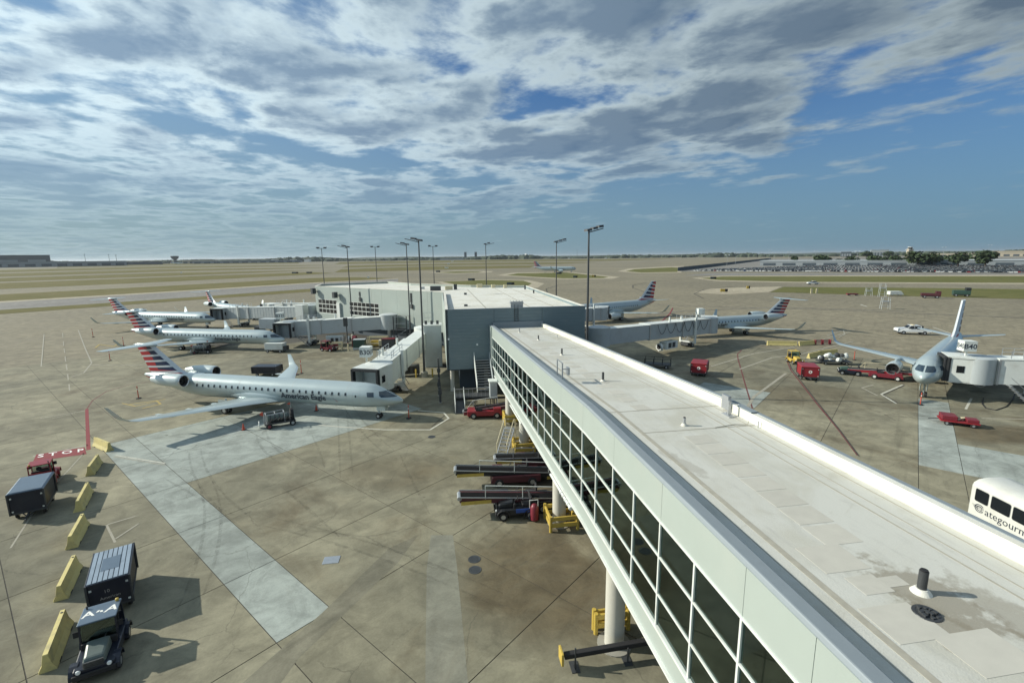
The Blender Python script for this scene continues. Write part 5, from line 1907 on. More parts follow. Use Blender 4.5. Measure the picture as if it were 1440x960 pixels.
def bag_cart(label, loc, rz, body='navy', roof='bluegrey', ribbed=True, L=3.1, W=1.62, H=1.95, letters=None, emblem=False, group='baggage carts', open_side=False, name='baggage_cart'):
    t = thing(name, label, 'baggage cart', loc, rz, group)
    b = MB()
    b.box(-L / 2, L / 2, -W / 2, W / 2, .42, .54)
    b.build('deck', 'darkmetal', t, bevel=.015)
    cart_wheels(t, (-L * .32, L * .32), W / 2 - .18)
    for x_ in (-L / 2, L / 2 - .04):
        MB().box(x_, x_ + .04, -W / 2, W / 2, .54, H - .08).build('end_wall', body, t, bevel=.01)
    b = MB()
    n = 14
    for s in (-1, 1):
        vs, fs = [], []
        for i in range(n * 2 + 1):
            x = -L / 2 + .04 + (L - .08) * i / (n * 2)
            yy = s * (W / 2 - .03 - .03 * (i % 2))
            vs += [(x, yy, .56), (x, yy * .995, H - .1)]
        fs = [(2 * i, 2 * i + 2, 2 * i + 3, 2 * i + 1) for i in range(n * 2)]
        c = MB().add(vs, fs)
        c.build('side_curtain', body, t)
    MB().box(-L / 2 - .05, L / 2 + .05, -W / 2 - .05, W / 2 + .05, H - .09, H - .02).build('roof_frame', 'navy' if body == 'navy' else body, t, bevel=.02)
    if ribbed:
        npl = 8
        for i in range(npl):
            y0 = -W / 2 + .02 + (W - .04) * i / npl
            MB().box(-L / 2 + .03, L / 2 - .03, y0 + .012, y0 + (W - .04) / npl - .025, H - .02, H + .012).build('roof_slat', 'slatblue', t)
        MB().box(-.62, .62, -.36, .36, H + .012, H + .02).build('roof_panel', 'bluegrey', t)
    else:
        b = MB()
        b.hexa([(-L / 2 - .05, -W / 2 - .05, H - .02), (L / 2 + .05, -W / 2 - .05, H - .02), (L / 2 + .05, W / 2 + .05, H - .02), (-L / 2 - .05, W / 2 + .05, H - .02)],
               [(-L / 2 + .02, -W / 2 + .06, H + .05), (L / 2 - .02, -W / 2 + .06, H + .05), (L / 2 - .02, W / 2 - .06, H + .05), (-L / 2 + .02, W / 2 - .06, H + .05)])
        b.build('roof', roof, t)
    for x in (-L / 2 - .04, L / 2 + .04):
        for s in (-1, 1):
            MB().box(x - .04, x + .04, s * (W / 2 + .02) - .04, s * (W / 2 + .02) + .04, .45, H - .02).build('corner_post', 'darkmetal', t)
    for s in (-1, 1):
        for z_ in (.62, 1.55):
            MB().box(L / 2 + .001, L / 2 + .012, s * (W / 2 - .12) - .05, s * (W / 2 - .12) + .05, z_, z_ + .10).build('reflector', 'white', t)
    b = MB()
    b.bar((L / 2, 0, .45), (L / 2 + .95, 0, .30), .08)
    b.bar((L / 2, .3, .45), (L / 2 + .5, 0, .37), .05)
    b.bar((L / 2, -.3, .45), (L / 2 + .5, 0, .37), .05)
    b.build('tow_bar', 'darkmetal', t)
    if letters:
        lettering('cart_lettering', letters, .20, (L / 2 + .005, 0, .98), (0, 1, 0), (0, 0, 1), 'metal', t)
        lettering('cart_lettering', '10', .24, (L / 2 + .006, -.1, 1.30), (0, 1, 0), (0, 0, 1), 'metal', t)
    if emblem:
        b = MB()
        b.lathe([(0, .01), (.006, .21), (.0, .215)], (0, 0, 0), 0, 20)
        for s in (-1, 1):
            o = MB()
            o.add([(s * (L / 2 + .008), .22 * math.cos(a * math.pi / 10), 1.22 + .22 * math.sin(a * math.pi / 10)) for a in range(20)], [tuple(range(20))], 0)
            o.add([(s * (L / 2 + .012), -.02 + .11 * math.cos(a), 1.22 + .13 * math.sin(a)) for a in (0.3, 2.0, 3.6, 5.2)], [(0, 1, 2, 3)], 1)
            o.build('round_emblem', ['white_text', 'red'], t)
    return t


def tug(label, loc, rz, body='navy', roof='bluegrey', hood='tank', logo=False, group='baggage tractors', s=1.0, cab=True):
    t = thing('baggage_tractor', label, 'tractor', loc, rz, group)
    b = MB()
    # chassis with bevelled wings, hood forward (+x)
    b.hexa([(-1.25, -.72, .30), (1.35, -.66, .30), (1.35, .66, .30), (-1.25, .72, .30)], [(-1.25, -.74, .78), (1.38, -.68, .72), (1.38, .68, .72), (-1.25, .74, .78)])
    b.build('chassis', body, t, bevel=.05)
    b = MB()
    b.hexa([(.22, -.44, .72), (1.30, -.40, .70), (1.30, .40, .70), (.22, .44, .72)], [(.22, -.40, 1.18), (1.16, -.34, 1.02), (1.16, .34, 1.02), (.22, .40, 1.18)])
    b.build('hood', hood, t, bevel=.09)
    b = MB()
    b.box(1.36, 1.46, -.72, .72, .32, .56)
    b.build('front_bumper', 'black', t, bevel=.04)
    b = MB()
    for k in range(5):
        b.box(1.31, 1.37, -.34, .34, .68 + k * .06, .715 + k * .06)
    g_ = b.build('grille', 'darkmetal', t)
    g_['kind'] = 'stuff'
    for x, y in ((.95, .70), (.95, -.70), (-.85, .72), (-.85, -.72)):
        arc = MB()
        n_ = 7
        for i in range(n_):
            a0, a1 = math.pi * i / n_, math.pi * (i + 1) / n_
            q = [(x + rr * math.cos(a), yy, .33 + rr * math.sin(a)) for rr, a in ((.40, a0), (.40, a1), (.45, a1), (.45, a0)) for yy in (y - .14, y + .14)]
            arc.add(q, [(0, 1, 3, 2), (6, 7, 5, 4), (0, 2, 4, 6), (7, 5, 3, 1)])
        arc.build('mudguard', body, t)
    if cab:
        for y in (-.74, .74):
            MB().box(.02, .06, y - .10, y + .10, 1.35, 1.62).build('mirror', 'black', t, bevel=.015)
        MB().cyl((-.98, -.52, .9), (-.98, -.52, 2.05), .035, n=8).build('exhaust', 'darkmetal', t)
        MB().lathe([(0, .07), (.10, .065), (.12, .02)], (-1.02, .52, 1.91), 2, 12).build('beacon', 'yellow', t)
    for y in (-.6, .6):
        MB().box(-1.275, -1.245, y - .07, y + .07, .62, .72).build('tail_light', 'orange', t)
    MB().box(.10, .24, -.60, .60, .78, 1.06).build('dashboard', 'black', t, bevel=.03)
    for y in (-.5, .5):
        MB().lathe([(-.02, .085), (.03, .08), (.04, .02)], (1.39, y, .66), 0, 12).build('headlight', 'lamp', t)
    for x, y, r in ((.95, .66, .30), (.95, -.66, .30), (-.85, .68, .33), (-.85, -.68, .33)):
        wheel_mesh(r, .24).build('wheel', ['black', 'metal'], t, smooth=True, loc=(x, y, r))
    b = MB()
    b.box(-.95, -.35, -.5, .5, .78, .98)
    b.box(-1.02, -.90, -.5, .5, .98, 1.40)
    b.build('seat', 'black', t, bevel=.04)
    b = MB()
    b.bar((.18, .2, 1.05), (-.08, .2, 1.28), .04)
    b.lathe([(-.015, .16), (.015, .17), (.015, .14)], (-.09, .2, 1.29), 0, 14)
    b.build('steering_wheel', 'black', t)
    if cab:
        for x, dx_ in ((.12, -.10), (-1.12, .0)):
            for y in (-.62, .62):
                MB().bar((x, y, .75), (x + dx_, y * .97, 1.86), .07).build('roof_post', body, t)
        b = MB()
        b.box(-1.14, .10, -.66, .66, 1.84, 1.91)
        b.build('cab_roof', roof, t, bevel=.025)
        b = MB()
        b.hexa([(.10, -.58, .95), (.12, -.58, .95), (.12, .58, .95), (.10, .58, .95)], [(.01, -.57, 1.80), (.03, -.57, 1.80), (.03, .57, 1.80), (.01, .57, 1.80)])
        b.build('windscreen', 'glass', t)
        b = MB()
        b.box(-1.16, -1.12, -.62, .62, .78, 1.3)
        b.build('rear_panel', body, t)
        if logo:
            lg = MB()
            zz = 1.916
            yd = Vector((-1, 0, 0))
            xd = Vector((0, 1, 0))
            for tx, cy in (('A', -.38), ('A', .38)):
                vs, fs = text_geo(tx, .56, .18 if cy > 0 else -.05, 1, 'CENTER', .012)
                lg.add([Vector((-.36, cy, zz)) + xd * v.x * 1.15 + yd * v.y for v in vs], fs)
            for s_, x_ in ((-1, -.52), (1, -.46)):
                lg.add([(x_, s_ * .02, zz), (x_ + .02, s_ * .13, zz), (x_ - .10, s_ * .10, zz), (x_ - .13, s_ * .01, zz)], [(0, 1, 2, 3)])
            lg.build('roof_emblem', 'white_text', t)
    b = MB()
    b.box(-1.40, -1.25, -.08, .08, .40, .60)
    b.build('hitch', 'darkmetal', t)
    return t


def barrier(label, p, ang, L=3.05, group='yellow jersey barriers', mt='barrier'):
    """p: near end of the foot on the ground"""
    t = MB()
    prof = [(-.30, 0), (.30, 0), (.30, .07), (.17, .33), (.085, .81), (-.085, .81), (-.17, .33), (-.30, .07)]
    rings = []
    for x in (0, .02, L - .02, L):
        k = .96 if x in (0, L) else 1
        rings.append([(x, y * k, z * (k if z > .5 else 1)) for y, z in prof])
    t.loft(rings)
    o = t.build('jersey_barrier', mt, loc=(*p, 0))
    o.rotation_euler.z = ang
    tag(o, label, 'barrier', group)
    for x in (.55, L - .55):
        MB().box(x - .16, x + .16, -.31, .31, .0, .07).build('fork_slot', 'black', o)
    MB().cyl((L - .25, 0, .80), (L - .25, 0, .83), .05, n=8).build('lifting_eye', 'darkmetal', o)
    return o


def rail_guard(label, c, sx, sy, rz, h=1.05, group='yellow guards round the walkway columns', only=None):
    """timber-and-post guard: four posts, two rails a side"""
    t = thing('column_guard', label, 'guard', (*c, 0), rz, group)
    pts = [(-sx, -sy), (sx, -sy), (sx, sy), (-sx, sy)]
    for x, y in pts:
        MB().cyl((x, y, 0), (x, y, h), .10, n=12).build('post', 'yellow', t, smooth=True)
    for i in range(4):
        if only is not None and i not in only:
            continue
        a, c_ = pts[i], pts[(i + 1) % 4]
        for z in (.42, .86):
            MB().bar((a[0], a[1], z), (c_[0], c_[1], z), .12, .26).build('rail', 'yellow', t, bevel=.02)
    return t


def belt_loader(label, loc, rz, body='navy', L=8.2, z0=.75, z1=1.5, rail='metal', belt='belt', accent=None, group='belt loaders', hoop=True, wheels='metal'):
    """+x is the raised end of the conveyor"""
    t = thing('belt_loader', label, 'belt loader', loc, rz, group)
    b = MB()
    b.hexa([(-1.9, -.85, .32), (1.9, -.85, .32), (1.9, .85, .32), (-1.9, .85, .32)], [(-1.9, -.85, .85), (1.75, -.85, .85), (1.75, .85, .85), (-1.9, .85, .85)])
    b.build('chassis', body, t, bevel=.05)
    for x in (-1.25, 1.25):
        for s in (-1, 1):
            wheel_mesh(.34, .22).build('wheel', ['black', wheels], t, smooth=True, loc=(x, s * .80, .34))

    def cz(x):
        return z0 + (z1 - z0) * (x + L / 2) / L
    b = MB()
    b.hexa([(-L / 2, -.32, cz(-L / 2) - .30), (L / 2, -.32, cz(L / 2) - .30), (L / 2, .62, cz(L / 2) - .30), (-L / 2, .62, cz(-L / 2) - .30)],
           [(-L / 2, -.32, cz(-L / 2) + .10), (L / 2, -.32, cz(L / 2) + .10), (L / 2, .62, cz(L / 2) + .10), (-L / 2, .62, cz(-L / 2) + .10)])
    b.build('conveyor_boom', accent or body, t, bevel=.03)
    b = MB()
    b.hexa([(-L / 2 - .05, -.06, cz(-L / 2) + .10), (L / 2 + .05, -.06, cz(L / 2) + .10), (L / 2 + .05, .53, cz(L / 2) + .10), (-L / 2 - .05, .53, cz(-L / 2) + .10)],
           [(-L / 2 - .05, -.06, cz(-L / 2) + .14), (L / 2 + .05, -.06, cz(L / 2) + .14), (L / 2 + .05, .53, cz(L / 2) + .14), (-L / 2 - .05, .53, cz(-L / 2) + .14)])
    b.build('belt', belt, t)
    for x in (-L / 2, L / 2):
        MB().cyl((x, -.15, cz(x)), (x, .62, cz(x)), .15, n=12).build('end_roller', 'metal', t)
    for xa_ in (-L / 2 + .1, L / 2 - 2.1):
        MB().box(xa_, xa_ + 2.0, .63, .66, cz(xa_) - .26, cz(xa_) - .02).build('warning_plate', 'yellow', t)
    for s_ in (-.36, .66):
        MB().bar((-L / 2, s_, cz(-L / 2) + .12), (L / 2, s_, cz(L / 2) + .12), .045, .07).build('side_rail', 'metal', t)
    b = MB()
    y = .66
    x0, x1 = -L * .28, L * .30
    for x in (x0, (x0 + x1) / 2, x1):
        b.bar((x, y, cz(x) + .05), (x, y, cz(x) + .98), .045)
    b.bar((x0, y, cz(x0) + .95), (x1, y, cz(x1) + .98), .045)
    b.bar((x0, y, cz(x0) + .95), (x0 - .7, y, cz(x0 - .7) + .1), .045)
    b.build('hand_rail', rail, t)
    b = MB()
    b.box(-1.0, -.3, -.78, -.30, .85, 1.05)
    b.box(-1.1, -.98, -.78, -.30, 1.05, 1.5)
    b.build('seat', 'black', t, bevel=.04)
    b = MB()
    b.box(.9, 1.7, -.84, -.25, .85, 1.15)
    b.build('engine_cover', body, t, bevel=.05)
    b = MB()
    b.bar((.6, -.5, .85), (.25, -.5, 1.3), .04)
    b.lathe([(-.015, .15), (.015, .16)], (.24, -.5, 1.31), 0, 12)
    b.build('steering_wheel', 'black', t)
    for s in (-.55, .3):
        MB().bar((1.3, s, .85), (2.6, s, cz(2.6) - .1), .07).build('lift_arm', 'darkmetal', t)
    return t


def marker_post(label, p, h=1.5, group='orange marker posts on the apron'):
    t = thing('marker_post', label, 'marker post', (*p, 0), 0, group)
    b = MB()
    b.lathe([(0, .30), (.07, .28), (.10, .08)], (0, 0, 0), 2, 12)
    b.build('base', 'black', t)
    MB().cyl((0, 0, .08), (0, 0, h), .055, .045, 10).build('post', 'orange', t, smooth=True)
    MB().cyl((0, 0, h * .7), (0, 0, h * .78), .058, n=10).build('reflective_band', 'white', t)
    return t


# --- near left: tractor and cart beside the row of barriers
CANG = math.atan2(-.82, .57)
tug('navy baggage tractor with white winged lettering on its blue-grey roof', (-18.02, 18.15, 0), R(-60), logo=True)
bag_cart('dark baggage cart with slatted blue-grey roof behind the lettered tractor', (-20.55, 21.95, 0), CANG, letters='American', ribbed=True)
tug('red baggage tractor beside the painted STOP box', (-36.7, 34.9, 0), R(127), body='red', roof='red', hood='darkred')
bag_cart('navy baggage cart with plain blue roof behind the red tractor', (-33.55, 30.95, 0), R(-57), ribbed=False, L=2.9, W=1.75)

for lb, p, ang, L in (('nearest yellow jersey barrier, beside the lettered tractor', (-19.80, 17.45), 122.5, 3.15), ('second nearest yellow jersey barrier, beside the slatted-roof cart', (-23.25, 21.75), 121.0, 3.05),
                      ('third yellow jersey barrier from the camera, just past the slatted cart', (-26.75, 26.2), 120.5, 3.05), ('fourth yellow jersey barrier, in the shadow of the blue-roofed cart', (-30.15, 30.5), 122.0, 3.3),
                      ('fifth yellow jersey barrier, next to the slanted one at the row end', (-34.25, 36.1), 119.0, 2.75), ('last yellow jersey barrier, set at a slant by the end of the red line', (-36.75, 41.1), 150.0, 2.95)):
    barrier(lb, p, R(ang), L)

# --- under and beside the walkway
t = thing('hose_boom', 'long black beam on two thin stands with a yellow end plate, by the nearest column', 'boom', (1.95, 17.32, 0), R(8))
MB().bar((0.1, 0, .62), (5.6, 0.15, .74), .24, .22).build('beam', 'black', t, bevel=.03)
MB().box(-.08, .02, -.28, .28, .36, .92).build('end_plate', 'yellow', t, bevel=.02)
for x in (.55, 2.85, 5.2):
    MB().box(x - .03, x + .03, -.14, -.08, 0, 1.02 if x < 1 else .7).build('stand', 'darkmetal', t)
    MB().box(x - .18, x + .18, -.30, .30, 0, .03).build('foot', 'darkmetal', t)
rail_guard('yellow two-rail guard behind the nearest walkway column', (4.45, 19.45), .78, .14, R(8.9), only=(0, 2))
rail_guard('yellow square guard round the second walkway column, next to the red canister', (3.05, 28.35), .88, .82, R(8.9))
rail_guard('yellow guard with slanted rail at the third column, by the belt loaders', (.95, 40.2), .85, .80, R(8.9))
rail_guard('yellow guard at the fourth column, beside the red belt loader', (-.10, 47.7), .80, .80, R(8.9))
belt_loader('nearest dark belt loader under the walkway, blue along its side', (.6, 30.3, 0), R(188), body='blackpaint', accent='maroon', z0=.60, z1=1.40, L=8.6, belt='belt', rail='white')
belt_loader('middle maroon belt loader with pale handrail under the walkway', (.1, 34.3, 0), R(186), body='maroon', accent='blackpaint', z0=.60, z1=1.35, L=9.0, rail='white')
belt_loader('third black belt loader, farthest of those lined up by the third column', (2.0, 36.6, 0), R(187), body='maroon', accent='blackpaint', z0=.95, z1=1.2, L=7.0)
belt_loader('bright red belt loader beside the fourth column guard', (-3.0, 49.6, 0), R(4), body='red', accent='darkred', z0=.55, z1=1.15, L=4.6, rail='white')
tug('black baggage tractor with blue side panel in front of the belt loaders', (.15, 29.55, 0), R(188), body='blackpaint', roof='blackpaint', hood='blackpaint', cab=False)
MB().box(-1.2, .1, .76, .80, .55, .80).build('side_panel', 'blue', bpy.data.objects[[q.name for q in bpy.data.objects if q.parent is None and q.get('label', '').startswith('black baggage tractor with blue')][0]])
t = thing('fire_extinguisher_cart', 'maroon canister trolley between the black tractor and yellow guard', 'extinguisher', (1.35, 28.75, 0), R(8))
MB().lathe([(.12, .27), (.95, .27), (1.15, .16), (1.2, .05)], (0, 0, 0), 2, 16).build('cylinder', 'darkred', t, smooth=True)
b = MB()
b.bar((-.28, .2, .1), (-.28, .2, 1.35), .04)
b.bar((.28, .2, .1), (.28, .2, 1.35), .04)
b.bar((-.28, .2, 1.35), (.28, .2, 1.35), .04)
b.build('trolley_frame', 'white', t)
for s in (-1, 1):
    wheel_mesh(.16, .07).build('wheel', ['black', 'metal'], t, smooth=True, loc=(s * .3, .12, .16)).rotation_euler = (0, 0, R(90))
t = thing('aircraft_steps', 'mobile aluminium steps with yellow looped handrails by the third column', 'mobile steps', (-.65, 39.8, 0), R(70))
for k in range(7):
    MB().box(-1.0 + k * .27, -.72 + k * .27, -.42, .42, .25 + k * .24, .29 + k * .24).build('tread', 'metal', t)
for s in (-1, 1):
    MB().bar((-1.05, s * .45, .12), (.95, s * .45, 1.88), .06, .14).build('side_string', 'metal', t)
    b = MB()
    b.tube([(-1.05, s * .45, .3), (-1.0, s * .45, 1.15), (.85, s * .45, 2.75), (1.0, s * .45, 2.82), (1.25, s * .45, 2.7), (1.3, s * .45, .3)], .035, 8)
    b.build('hand_rail', 'cream', t, smooth=True)
MB().box(.85, 1.35, -.45, .45, 1.85, 1.92).build('platform', 'metal', t)
for x in (-.9, 1.2):
    for s in (-1, 1):
        wheel_mesh(.14, .08).build('wheel', ['black', 'metal'], t, smooth=True, loc=(x, s * .5, .14))
t = thing('guard_rail', 'low steel guard rail with white rounded end, in front of the access stair', 'guard rail', (-6.6, 53.8, 0), R(6))
MB().box(0, 6.4, -.05, .05, .55, .80).build('rail', 'darkmetal', t, bevel=.02)
MB().lathe([(.52, .18), (.84, .18)], (-.05, 0, 0), 2, 12).build('rail_end', 'white', t, smooth=True)
for x in (.5, 2.4, 4.3, 6.1):
    MB().box(x - .05, x + .05, .05, .17, 0, .8).build('post', 'darkmetal', t)
for i, (x, y, h, lb) in enumerate(((-9.6, 60.5, 4.2, 'tall dark pipe post near the B30 shaft'), (-9.15, 57.5, 2.3, 'shorter dark pipe post in front of the tall one'), (-8.6, 54.6, 2.0, 'nearest dark pipe post, short of the access stair'))):
    t = thing('pipe_post', lb, 'post', (x, y, 0), 0, 'dark posts at the terminal corner')
    MB().cyl((0, 0, 0), (0, 0, h), .13, n=10).build('post', 'darkmetal', t)
    MB().box(-.2, .2, -.2, .2, 0, .12).build('foot', 'concrete', t)
    MB().box(-.2, .2, -.14, .14, h * .55, h * .55 + .5).build('junction_box', 'darkmetal', t)

# --- around the nearest jet
t = thing('hose_trolley', 'black hydrant hose trolley with red and white pennants in front of the nearest wing', 'hose trolley', (-24.2, 47.4, 0), R(32))
MB().box(-1.5, 1.4, -.62, .62, .42, .55).build('deck', 'darkmetal', t)
for x in (-1.1, 1.1):
    for s in (-1, 1):
        wheel_mesh(.30, .18).build('wheel', ['black', 'darkred' if x < 0 and s < 0 else 'metal'], t, smooth=True, loc=(x, s * .62, .30))
MB().lathe([(-1.15, .10), (-1.05, .36), (.85, .36), (.95, .10)], (-.1, .05, .95), 0, 18).build('tank', 'tank', t, smooth=True)
b = MB()
for k in range(5):
    b.lathe([(-.05, .40), (.05, .40)], (-.9 + k * .42, .05, .95), 0, 16)
b.build('tank_hoops', 'darkmetal', t)
b = MB()
for y in (-.5, .5):
    b.tube([(-1.3, y, .5), (-1.3, y, 1.45), (.4, y, 1.55), (.4, y, .5)], .035, 6)
for x in (-1.3, -.45, .4):
    b.tube([(x, -.5, 1.5), (x, .5, 1.5)], .035, 6)
b.build('hose_frame', 'metal', t)
b = MB()
for k in range(6):
    b.tube([(-1.0 + k * .35, -.66, .75 + .1 * (k % 2)), (-.7 + k * .35, -.68, 1.05)], .055, 8)
b.build('hose', 'black', t)
MB().lathe([(-.14, .62), (.14, .62)], (1.15, .1, 1.05), 0, 18).build('hose_reel', 'black', t)
b = MB()
for x, y, z in ((-1.5, .3, 1.7), (-1.5, -.2, 1.75), (-1.45, .05, 1.6), (1.1, .1, 2.35)):
    b.bar((x, y, .6), (x, y, z), .03, m=0)
    b.add([(x, y, z), (x, y, z - .32), (x - .36, y + .05, z - .20)], [(0, 1, 2)], 1)
    b.add([(x, y + .02, z - .10), (x, y + .02, z - .22), (x - .2, y + .06, z - .18)], [(0, 1, 2)], 2)
b.build('pennants', ['metal', 'orange', 'white'], t)
b = MB()
b.bar((-1.5, 0, .45), (-2.5, .1, .32), .07)
b.lathe([(-.03, .34), (.03, .36)], (-1.95, .35, .38), 0, 18)
b.build('tow_bar', 'white', t)
t2 = dup(t, 'black hose trolley parked under the wing of the second jet', (-57.4, 86.7, 0), R(15))
t['group'] = t2['group'] = 'hose trolleys'
marker_post('orange marker post ahead of the nearest jet nose wheel', (-11.23, 49.22))
marker_post('orange marker post standing by yellow paint behind the nearest wing', (-47.06, 57.86), 1.6)
marker_post('orange marker post between the two nearest jets, left of the tail', (-69.81, 81.00), 1.9)
marker_post('orange marker post just above the nearest tailplane', (-79.13, 95.58), 1.8)
marker_post('dark orange marker post far left by the white line corner', (-95.24, 107.02), 2.0)
marker_post('tall orange marker post right of the far winglet of the nearest jet', (-31.88, 70.13), 2.1)
marker_post('second orange marker post right of the far winglet, shorter of the pair', (-32.20, 69.27), 1.6)
marker_post('orange marker post in front of the nose-on jet at right', (46.33, 51.97), 1.45)
marker_post('pale red marker post between the white bags and the wing at right', (55.35, 75.32), 2.2)
bag_cart('dark navy cart behind the nearest fuselage, only its roof showing', (-36.6, 69.4, 0), R(-2), ribbed=False, L=3.6, W=1.9, H=1.45, roof='navy')

# --- left middle distance
t = thing('box_trolley', 'white box trolley in front of the second jet nose', 'trolley', (-44.0, 87.2, 0), R(-4))
MB().box(-1.7, 1.7, -.8, .8, .55, 1.65).build('box_body', 'white', t, bevel=.05)
MB().box(-1.75, 1.75, -.85, .85, 1.65, 1.75).build('lid', 'white', t)
MB().box(1.7, 2.3, -.5, .5, .45, 1.2).build('motor_box', 'darkmetal', t)
cart_wheels(t, (-1.2, 1.2), .72, .28)
tug('dark red baggage tractor beside the second bridge', (-34.4, 87.7, 0), R(-20), body='darkred', roof='darkred', hood='darkred')
t = thing('equipment_bin', 'dark green steel bin with pale base beside the yellow racks', 'bin', (-28.9, 89.0, 0), R(4))
MB().box(-1.1, 1.1, -.7, .7, .45, 1.9).build('bin_body', 'green', t, bevel=.04)
MB().box(-1.15, 1.15, -.75, .75, 0.05, .45).build('skid', 'panel', t)
MB().box(-1.12, 1.12, -.72, .72, 1.9, 1.98).build('lid', 'panel', t)
t = thing('equipment_bin', 'black steel bin near the B30 bridge roof rail', 'bin', (-23.6, 89.6, 0), R(6))
MB().box(-1.2, 1.2, -.7, .7, .3, 1.85).build('bin_body', 'darkmetal', t, bevel=.04)
MB().box(-1.25, 1.25, -.75, .75, 1.85, 1.95).build('lid', 'darkred', t)
for lb, x, y, rz in (('cream steel rack frame behind the dark green bin', -26.2, 91.8, 0), ('cream steel rack frame left of the short floodlight post', -33.1, 88.6, 10)):
    t = thing('steel_rack', lb, 'rack', (x, y, 0), R(rz), 'cream steel racks under the second bridge')
    w_ = 1.8 if x > -30 else .9
    for sx in (-w_, w_):
        for sy in (-.6, .6):
            MB().box(sx - .09, sx + .09, sy - .09, sy + .09, 0, 2.0 if x > -30 else 1.5).build('post', 'cream', t)
    for z in ((.7, 1.9) if x > -30 else (.7, 1.4)):
        for sy in (-.6, .6):
            MB().box(-w_, w_, sy - .06, sy + .06, z - .1, z + .1).build('rail', 'cream', t)
    MB().box(-w_ * .7, w_ * .2, -.4, .4, .2, 1.2).build('stored_crate', 'yellow' if x > -30 else 'darkred', t)
t = thing('hose_reel_stand', 'red hose reel stand beside the short floodlight post', 'hose reel', (-30.6, 91.4, 0), R(0))
MB().lathe([(-.3, .75), (.3, .75)], (0, 0, 1.5), 0, 18).build('reel', 'darkred', t)
for s in (-1, 1):
    MB().box(s * .4 - .05, s * .4 + .05, -.5, .5, 0, 1.6).build('stand', 'darkred', t)
t = thing('bollard', 'short red-brown bollard left of the dark green bin', 'bollard', (-30.55, 87.3, 0))
MB().cyl((0, 0, 0), (0, 0, 1.5), .11, n=10).build('post', 'cream', t)
MB().cyl((0, 0, 1.5), (0, 0, 1.6), .12, n=10).build('cap', 'darkred', t)
for i, (x, y) in enumerate(((-13.9, 66.9), (-11.6, 67.3))):
    t = thing('bollard', 'yellow bollard on the left of the tallest pole base' if i == 0 else 'yellow bollard on the right of the tallest pole base', 'bollard', (x, y, 0), 0, 'yellow bollards')
    MB().cyl((0, 0, 0), (0, 0, 1.2), .12, n=12).build('post', 'yellow', t, smooth=True)
    MB().cyl((0, 0, 1.2), (0, 0, 1.26), .10, .03, n=12).build('cap', 'yellow', t)
t = thing('scissor_lift_truck', 'grey catering lift box beyond the second jet fuselage', 'lift truck', (-54.0, 105.0, 0), R(170))
MB().box(-2.2, 1.6, -1.1, 1.1, 1.9, 4.1).build('box_body', 'panel', t, bevel=.04)
MB().box(1.7, 3.0, -1.0, 1.0, .7, 2.4).build('cab', 'darkmetal', t, bevel=.06)
MB().box(-2.4, 3.0, -.9, .9, .5, .8).build('chassis', 'darkmetal', t)
b = MB()
for s in (-.7, .7):
    b.bar((-1.8, s, .8), (1.2, s, 1.9), .12)
    b.bar((1.2, s, .8), (-1.8, s, 1.9), .12)
b.build('scissor_arms', 'darkmetal', t)
cart_wheels(t, (-1.6, 2.2), .95, .42, .3)

# --- right side
bag_cart('red baggage cart standing alone in front of the cable-hung bridge', (27.05, 67.0, 0), R(-117), body='red', roof='red', ribbed=False, emblem=True, L=2.9, W=2.1, H=1.9)
bag_cart('red baggage cart beside the yellow tractor and white bags', (40.95, 64.2, 0), R(-110), body='red', roof='red', ribbed=False, emblem=True, L=2.9, W=2.1, H=1.9)
tug('yellow baggage tractor behind the red cart at right', (44.7, 73.6, 0), R(-95), body='yellow', roof='yellow', hood='yellow')
barrier('long bright yellow barrier right of the parked jet wing', (48.45, 88.9), R(-8), 5.2)
barrier('dull yellow barrier end to end with the bright one', (53.9, 88.0), R(16), 4.0)
barrier('dull barrier behind the white bags, left piece', (48.9, 76.9), R(32), 3.4)
barrier('dull barrier behind the white bags, right piece', (51.9, 79.0), R(18), 4.2)
t = thing('plastic_barrier', 'collapsed orange-red barrier at the end of the yellow barriers', 'barrier', (59.0, 89.0, 0), R(5))
for k in range(4):
    MB().bar((-1.6, 0, .2 + k * .22), (1.6, .1, .2 + k * .22), .05, .10).build('slat', 'darkred', t)
for x in (-1.5, 0, 1.5):
    MB().box(x - .06, x + .06, -.3, .3, 0, .9).build('leg', 'darkred', t)
t = thing('bag_pile_cart', 'open cart heaped with white bags beside the dark tractor', 'cart', (50.2, 72.6, 0), R(-8))
MB().box(-2.3, 2.3, -.85, .85, .42, .54).build('deck', 'darkmetal', t)
cart_wheels(t, (-1.5, 1.5), .7, .24)
rng = random.Random(5)
for k in range(26):
    x, y, z = -2.0 + rng.random() * 4.0, -.6 + rng.random() * 1.2, .75 + rng.random() * .8
    q = MB()
    r1 = .28 + rng.random() * .14
    q.lathe([(-r1, .05), (-r1 * .7, r1 * .75), (0, r1), (r1 * .7, r1 * .7), (r1, .05)], (0, 0, 0), 0, 10)
    o = q.build('stacked_bag', 'white' if rng.random() < .72 else 'darkmetal', t, smooth=True)
    o.location = (x, y, z)
    o.rotation_euler = (rng.random() * 3, rng.random() * 3, rng.random() * 3)
tug('dark baggage tractor in front of the red belt loader at right', (48.1, 66.0, 0), R(150), body='navy', roof='navy', hood='green', cab=False)
belt_loader('long red belt loader with white wheels under the nose-on jet wing', (51.2, 63.4, 0), R(-36), body='darkred', accent='red', z0=.85, z1=1.25, L=8.6, rail='cream', wheels='white')
t = thing('flat_dolly', 'red flat dolly with tangled straps in front of the white bridge', 'dolly', (44.7, 45.6, 0), R(-30))
MB().box(-1.5, 1.5, -.8, .8, .36, .50).build('deck', 'red', t, bevel=.03)
